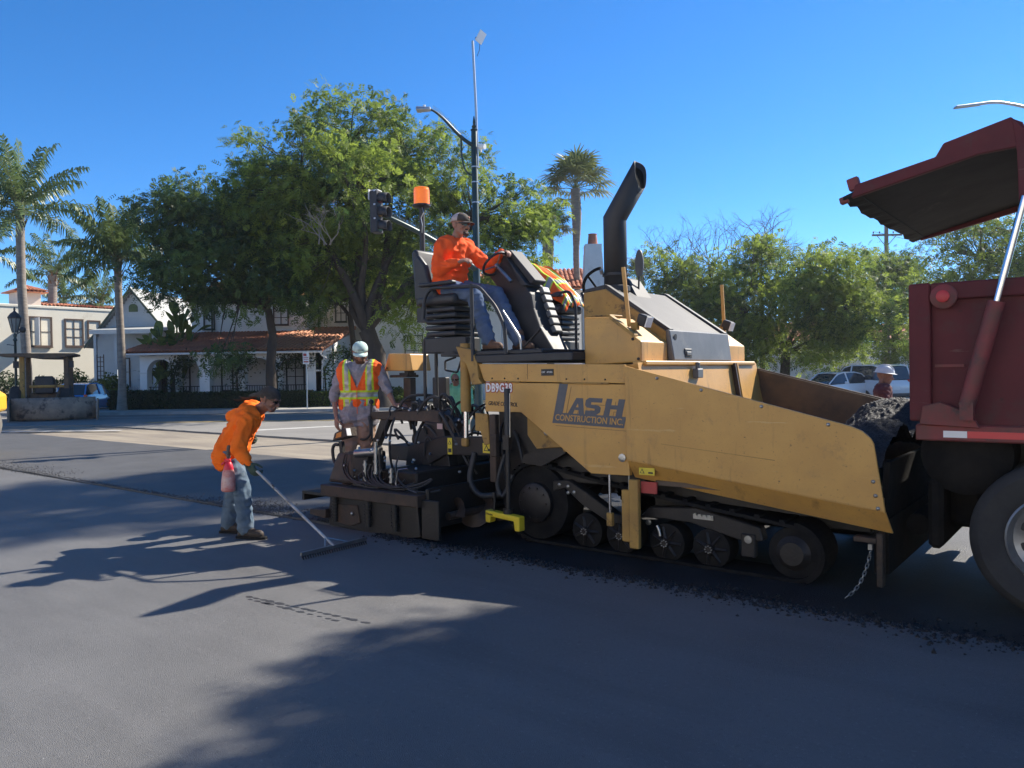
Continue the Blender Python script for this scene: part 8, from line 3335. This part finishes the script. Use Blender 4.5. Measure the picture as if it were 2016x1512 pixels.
# parking sign
sb3 = px(605, 801, 36.6)
sn = thing('parking_sign', 'small white parking sign on a thin post before the arcade', 'sign', (sb3.x, 36.6, 0.13))
g = G()
g.tube([(0, 0, -0.03), (0, 0, 2.75)], 0.03, 6)
g.build('post', M_galv, sn)
g = G()
g.box((-0.16, -0.045, 2.12), (0.14, -0.03, 2.68))
pnl = g.build('panel', M_white, sn, bevel=0.01)
g = G()
g.box((-0.13, -0.048, 2.50), (0.02, -0.0455, 2.62))
g.box((-0.12, -0.048, 2.42), (0.11, -0.0455, 2.45))
g.box((-0.12, -0.048, 2.34), (0.11, -0.0455, 2.37))
g.box((-0.12, -0.048, 2.20), (0.11, -0.0455, 2.26))
g.build('print', M_red, pnl)

# ------------------------------------------------------------------ vehicles
M_blue = mat('blue_car_paint', (0.02, 0.20, 0.55), (0.018, 0.17, 0.50), scale=3, rough=0.2, spec=0.6, coat=0.6)
M_carw = mat('white_car_paint', (0.72, 0.72, 0.71), rough=0.22, spec=0.6, coat=0.6)
M_card = mat('dark_car_paint', (0.10, 0.03, 0.035), rough=0.22, spec=0.6, coat=0.6)
M_carg = mat('grey_car_paint', (0.24, 0.27, 0.25), rough=0.25, spec=0.6, coat=0.5)
M_gl = mat('car_glass', (0.03, 0.04, 0.045), rough=0.05, spec=0.9)
M_tail = mat('tail_lamp', (0.5, 0.02, 0.02), rough=0.2, spec=0.6)


def car(label, loc, rz, paint, kind='hatch', plate=True):
    """x forward, body lofted from cross-sections; rear at x = 0"""
    t = thing('parked_car', label, 'car', loc, rz, group='parked cars')
    if kind == 'hatch':
        L, W, secs = 4.0, 0.84, [  # x, half width, sill z, belt z
            (0.0, 0.70, 0.42, 0.80), (0.08, 0.80, 0.30, 0.92), (0.5, 0.84, 0.24, 0.94), (1.2, 0.85, 0.22, 0.94), (2.4, 0.85, 0.22, 0.92), (3.2, 0.84, 0.24, 0.88), (3.75, 0.78, 0.28, 0.74), (4.0, 0.62, 0.38, 0.60)]
        roof = [(0.05, 0.66, 0.94), (0.32, 0.62, 1.40), (0.75, 0.60, 1.49), (1.7, 0.60, 1.50), (2.3, 0.60, 1.42), (3.05, 0.66, 0.93)]
    elif kind == 'suv':
        L, W, secs = 4.7, 0.93, [(0.0, 0.80, 0.50, 0.95), (0.08, 0.90, 0.36, 1.05), (0.6, 0.93, 0.30, 1.08), (2.6, 0.94, 0.30, 1.08), (3.6, 0.93, 0.32, 1.06), (4.45, 0.88, 0.36, 0.95), (4.7, 0.74, 0.45, 0.75)]
        roof = [(0.06, 0.78, 1.08), (0.25, 0.72, 1.66), (0.7, 0.70, 1.75), (2.3, 0.70, 1.75), (2.8, 0.70, 1.66), (3.55, 0.76, 1.08)]
    else:
        L, W, secs = 4.6, 0.88, [(0.0, 0.70, 0.45, 0.78), (0.1, 0.82, 0.32, 0.90), (0.7, 0.87, 0.24, 0.95), (2.6, 0.88, 0.22, 0.92), (3.5, 0.87, 0.24, 0.88), (4.3, 0.80, 0.28, 0.76), (4.6, 0.64, 0.38, 0.60)]
        roof = [(0.75, 0.66, 0.95), (1.25, 0.60, 1.36), (1.7, 0.59, 1.44), (2.4, 0.59, 1.43), (2.75, 0.60, 1.36), (3.35, 0.68, 0.92)]
    g = G()
    loops = []
    for x, w, z0, z1 in secs:
        zm = (z0 + z1) / 2
        loops.append([(x, -w * 0.86, z0), (x, -w, zm - 0.05), (x, -w, zm + 0.08), (x, -w * 0.93, z1), (x, w * 0.93, z1), (x, w, zm + 0.08), (x, w, zm - 0.05), (x, w * 0.86, z0)])
    vs = [p for l in loops for p in l]
    fs = []
    n = 8
    for i in range(len(loops) - 1):
        for j in range(n):
            fs.append((i * n + j, i * n + (j + 1) % n, (i + 1) * n + (j + 1) % n, (i + 1) * n + j))
    fs += [tuple(range(n)), tuple(range(len(vs) - 1, len(vs) - n - 1, -1))]
    g.add(vs, fs)
    body = g.build('body', paint, t, smooth=40)
    # glasshouse
    g = G()
    vs, fs = [], []
    for x, w, z in roof:
        vs += [(x, -w, z), (x, w, z)]
    for x, w, z in roof:
        vs += [(x, -secs[2][1] * 0.92, secs[2][3] - 0.02), (x, secs[2][1] * 0.92, secs[2][3] - 0.02)]
    k = len(roof)
    for i in range(k - 1):
        fs.append((2 * i, 2 * i + 1, 2 * i + 3, 2 * i + 2))
        o = 2 * k
        fs.append((2 * i, 2 * i + 2, o + 2 * i + 2, o + 2 * i))
        fs.append((2 * i + 1, o + 2 * i + 1, o + 2 * i + 3, 2 * i + 3))
    g.add(vs, fs)
    g.build('glasshouse', M_gl, t, smooth=30)
    g = G()
    for s in (-1, 1):
        for i in range(k - 1):
            (xa, wa, za), (xb, wb, zb) = roof[i], roof[i + 1]
            g.tube([(xa, s * wa, za), (xb, s * wb, zb)], 0.035, 5)
        xm, wm, zm = roof[3]
        g.tube([(xm - 0.1, s * wm, zm), (xm - 0.1, s * secs[3][1] * 0.93, secs[3][3])], 0.035, 5)
    vs, fs = [], []
    rf_ = roof[1:-1]
    for x, w, z in rf_:
        vs += [(x, -w - 0.01, z + 0.015), (x, 0, z + 0.035), (x, w + 0.01, z + 0.015)]
    for i in range(len(rf_) - 1):
        fs += [(3 * i, 3 * i + 1, 3 * i + 4, 3 * i + 3), (3 * i + 1, 3 * i + 2, 3 * i + 5, 3 * i + 4)]
    g.add(vs, fs)
    g.build('roof', paint, t, smooth=40)
    for x in (0.78 if kind != 'suv' else 0.95, L - 0.78):
        for s in (-1, 1):
            g = G()
            g.lathe([(0.19, 0.0), (0.29, -0.01), (0.315, 0.03), (0.315, 0.17), (0.29, 0.2), (0.19, 0.19)], (x, s * (W - 0.18 if s > 0 else W), 0.315), (0, 1, 0), 24)
            wh = g.build('wheel', M_tire, t, smooth=35)
            g = G()
            g.lathe([(0.0, 0.0), (0.2, 0.0), (0.2, 0.02), (0, 0.03)], (x, s * (W + 0.005), 0.315), (0, s, 0), 20)
            g.build('rim', M_alu, wh, smooth=35)
    for s in (-1, 1):
        g = G()
        z = secs[1][3] - 0.10
        g.cbox((0.06, s * 0.68, z), (0.10, 0.16, 0.26))
        g.build('tail_light', M_tail, t, bevel=0.03)
        g = G()
        g.cbox((L - 0.12, s * 0.62, 0.66), (0.2, 0.24, 0.12))
        g.build('headlight', M_lens, t, bevel=0.03)
        g = G()
        g.cbox((2.6, s * (W + 0.08), 0.98), (0.1, 0.16, 0.11))
        g.build('mirror', paint, t, bevel=0.03)
    g = G()
    g.cbox((-0.01, 0, 0.70), (0.02, 0.34, 0.16))
    g.build('number_plate', M_white, t)
    g = G()
    g.cbox((0.02, 0, 0.38), (0.12, 1.45, 0.16))
    g.build('bumper', M_sigblk if kind == 'suv' else paint, t, bevel=0.03)
    g = G()
    g.cbox((0.025, 0, 0.84), (0.03, 0.9, 0.035))
    g.build('hatch_trim', M_sigblk, t)
    return t


cpos = px(146, 805, 38.5)
car('blue hatchback parked beside the picket fence', (cpos.x, 38.2, 0.0), R(97), M_blue, 'hatch')
for lab, x, Y, rz, pm_, kd in (('white sedan parked behind the hopper', 1712, 36.5, 205, M_carw, 'sedan'), ('maroon sport utility car parked behind the white sedan', 1712, 41.0, 80, M_card, 'suv'),
                               ('white sport utility car parked beyond the hard hat man', 1765, 34.5, 100, M_carw, 'suv'), ('grey-green sedan parked nose out under the street tree', 1650, 38.0, 15, M_carg, 'sedan')):
    p = px(x, 745, Y)
    car(lab, (p.x, Y, 0.0), R(rz), pm_, kd)

# ---- grading tractor with canopy and front blade
M_trac = mat('tractor_paint', (0.16, 0.10, 0.055), (0.10, 0.068, 0.045), scale=3, rough=0.7, c3=(0.06, 0.05, 0.042), c3scale=4, c3edge=(0.5, 0.66))
M_blade = mat('worn_blade', (0.34, 0.26, 0.19), (0.17, 0.14, 0.115), scale=1.6, rough=0.65, c3=(0.07, 0.06, 0.055), c3scale=2.4, c3edge=(0.52, 0.62), metal=0.2)
tb_ = px(105, 826, 31.5)
trc = thing('grading_tractor', 'dusty canopy tractor with a wide worn blade standing on the road', 'tractor', (tb_.x, 31.5, 0.0), R(24))
g = G()
n = 8
prof = [(0.10 + 0.13 * math.sin(math.pi * i / n), 0.04 + 0.92 * i / n) for i in range(n + 1)]
vs, fs = [], []
for x in (-1.45, 1.55):
    for a, z in prof:
        vs.append((x, -a + 0.1, z))
for i in range(n):
    fs.append((i, i + 1, n + 2 + i, n + 1 + i))
g.add(vs, fs)
bl_ = g.build('blade', M_blade, trc, smooth=60)
sd = bl_.modifiers.new('s', 'SOLIDIFY')
sd.thickness = 0.03
g = G()
g.prism([(-0.35, 0.02), (-0.35, 0.6), (-0.05, 0.95), (0.35, 0.9), (0.35, 0.05)], -1.55, -1.48, plane='yz')
g.build('side_plate', M_blade, trc)
g = G()
g.prism([(-0.35, 0.02), (-0.35, 0.5), (-0.05, 0.9), (0.35, 0.85), (0.35, 0.05)], 1.58, 1.64, plane='yz')
g.build('side_plate', M_blade, trc)
g = G()
g.box((-0.5, 0.3, 0.55), (0.75, 1.2, 0.7))
g.tube([(-0.6, 0.2, 0.55), (-0.4, 1.6, 1.0)], 0.07, 6)
g.tube([(0.8, 0.2, 0.55), (0.5, 1.6, 1.0)], 0.07, 6)
g.tube([(0.1, 0.1, 0.9), (0.15, 1.2, 1.35)], 0.05, 6)
g.build('push_arms', M_trac, trc)
g = G()
g.box((-1.0, 1.2, 0.6), (0.1, 3.6, 1.15))
g.box((-0.8, 1.4, 1.15), (-0.1, 2.0, 1.75))
g.build('chassis', M_trac, trc, bevel=0.05)
g = G()
g.box((-0.78, 1.05, 1.1), (-0.08, 1.25, 1.85))
g.build('seat', M_vinyl, trc, bevel=0.08, seg=3)
g = G()
g.cyl((-0.95, 1.0, 1.42), (0.4, 1.0, 1.42), 0.06, n=10)
g.build('cross_tube', M_yel_dirty, trc)
for x in (-1.2, 0.4):
    for y in (1.0, 2.6):
        g = G()
        g.box((x - 0.09, y - 0.08, 0.8), (x + 0.09, y + 0.08, 2.72))
        g.build('canopy_post', M_yel_dirty if (x < 0 and y < 2) else M_trac, trc, bevel=0.02)
g = G()
g.prism([(-2.05, 2.70), (-2.05, 2.78), (-1.2, 2.80), (0.75, 2.80), (0.75, 2.72), (0.4, 2.66), (0.1, 2.58), (-0.7, 2.60), (-1.1, 2.66)], 0.6, 3.0)
g.build('canopy', M_trac, trc)
g = G()
g.box((0.50, 0.9, 2.2), (0.68, 1.05, 2.48))
g.build('lamp', M_black, trc)
g = G()
g.box((-1.5, 0.9, 2.2), (-1.31, 1.05, 2.48))
g.build('lamp', M_black, trc)
for x, y, rr, w in ((-1.55, 1.3, 0.72, 0.42), (0.25, 1.3, 0.72, 0.42), (-1.4, 3.4, 0.5, 0.3), (0.2, 3.4, 0.5, 0.3)):
    g = G()
    g.lathe([(rr * 0.5, 0.02), (rr * 0.9, 0.0), (rr, 0.06), (rr, w - 0.06), (rr * 0.9, w), (rr * 0.5, w - 0.02)], (x - w / 2 + 0.1, y, rr), (1, 0, 0), 28)
    wh = g.build('tyre', M_tire, trc, smooth=35)
    g = G()
    g.lathe([(rr * 0.5, 0.03), (rr * 0.45, 0.1), (0.1, 0.12), (0, 0.1)], (x - w / 2 + 0.1, y, rr), (1, 0, 0), 20)
    g.build('rim', M_trac, wh, smooth=35)

# ---- yellow roller just entering on the left
rb = px(-70, 893, 17.2)
rol = thing('road_roller', 'yellow road roller with smooth steel drum just entering at the street side', 'roller', (rb.x, 17.2, 0.02), R(25))
g = G()
g.lathe([(0.30, 0.0), (0.60, 0.0), (0.62, 0.02), (0.62, 1.48), (0.60, 1.5), (0.3, 1.5)], (0.0, -0.75, 0.62), (0, 1, 0), 48)
g.build('drum', mat('drum_steel', (0.30, 0.28, 0.24), (0.20, 0.185, 0.165), scale=4, rough=0.45, metal=0.5), rol, smooth=40)
g = G()
g.lathe([(0.30, 0.0), (0.60, 0.0), (0.62, 0.02), (0.62, 1.48), (0.60, 1.5), (0.3, 1.5)], (-2.7, -0.75, 0.62), (0, 1, 0), 48)
g.build('drum', MATS['drum_steel'], rol, smooth=40)
g = G()
g.prism([(0.72, 0.95), (0.72, 1.30), (0.55, 1.42), (-0.2, 1.45), (-0.6, 1.7), (-2.2, 1.7), (-3.3, 1.4), (-3.4, 1.0), (-2.6, 1.15), (-1.6, 0.6), (-1.0, 0.6), (-0.2, 1.30), (0.45, 1.15), (0.5, 0.85)], -0.72, 0.72)
rbody = g.build('body', mat('roller_yellow', (0.72, 0.40, 0.03), (0.62, 0.34, 0.03), scale=4, rough=0.4), rol, bevel=0.03)
g = G()
g.box((0.70, -0.60, 1.05), (0.735, -0.45, 1.22))
g.build('lamp', M_tail, rbody)
for x in (-0.9, -1.9):
    for y in (-0.6, 0.6):
        g = G()
        g.tube([(x, y, 1.6), (x, y, 2.75)], 0.035, 8)
        g.build('canopy_post', M_black, rol)
g = G()
g.box((-2.2, -0.75, 2.75), (-0.6, 0.75, 2.83))
g.build('canopy', MATS['roller_yellow'], rol, bevel=0.03)
g = G()
g.box((-1.7, -0.25, 1.65), (-1.25, 0.25, 1.8))
g.box((-1.8, -0.25, 1.75), (-1.65, 0.25, 2.2))
g.build('seat', M_vinyl, rol, bevel=0.03)

# ------------------------------------------------------------------ thin haze volume added to imitate lens veil
hz_m = bpy.data.materials.new('haze_veil')
hz_m.use_nodes = True
for nd in list(hz_m.node_tree.nodes):
    if nd.type == 'BSDF_PRINCIPLED':
        hz_m.node_tree.nodes.remove(nd)
pvn = hz_m.node_tree.nodes.new('ShaderNodeVolumePrincipled')
pvn.inputs['Color'].default_value = (0.92, 0.95, 1.0, 1)
pvn.inputs['Density'].default_value = 0.0004
pvn.inputs['Anisotropy'].default_value = 0.5
hz_m.node_tree.links.new(pvn.outputs[0], hz_m.node_tree.nodes['Material Output'].inputs['Volume'])
g = G()
g.box((-95, -62, -1.3), (95, 142, 24))
hz_o = g.build('haze', hz_m)
tag(hz_o, 'added thin haze volume imitating a pale lens veil', 'haze', kind='stuff')
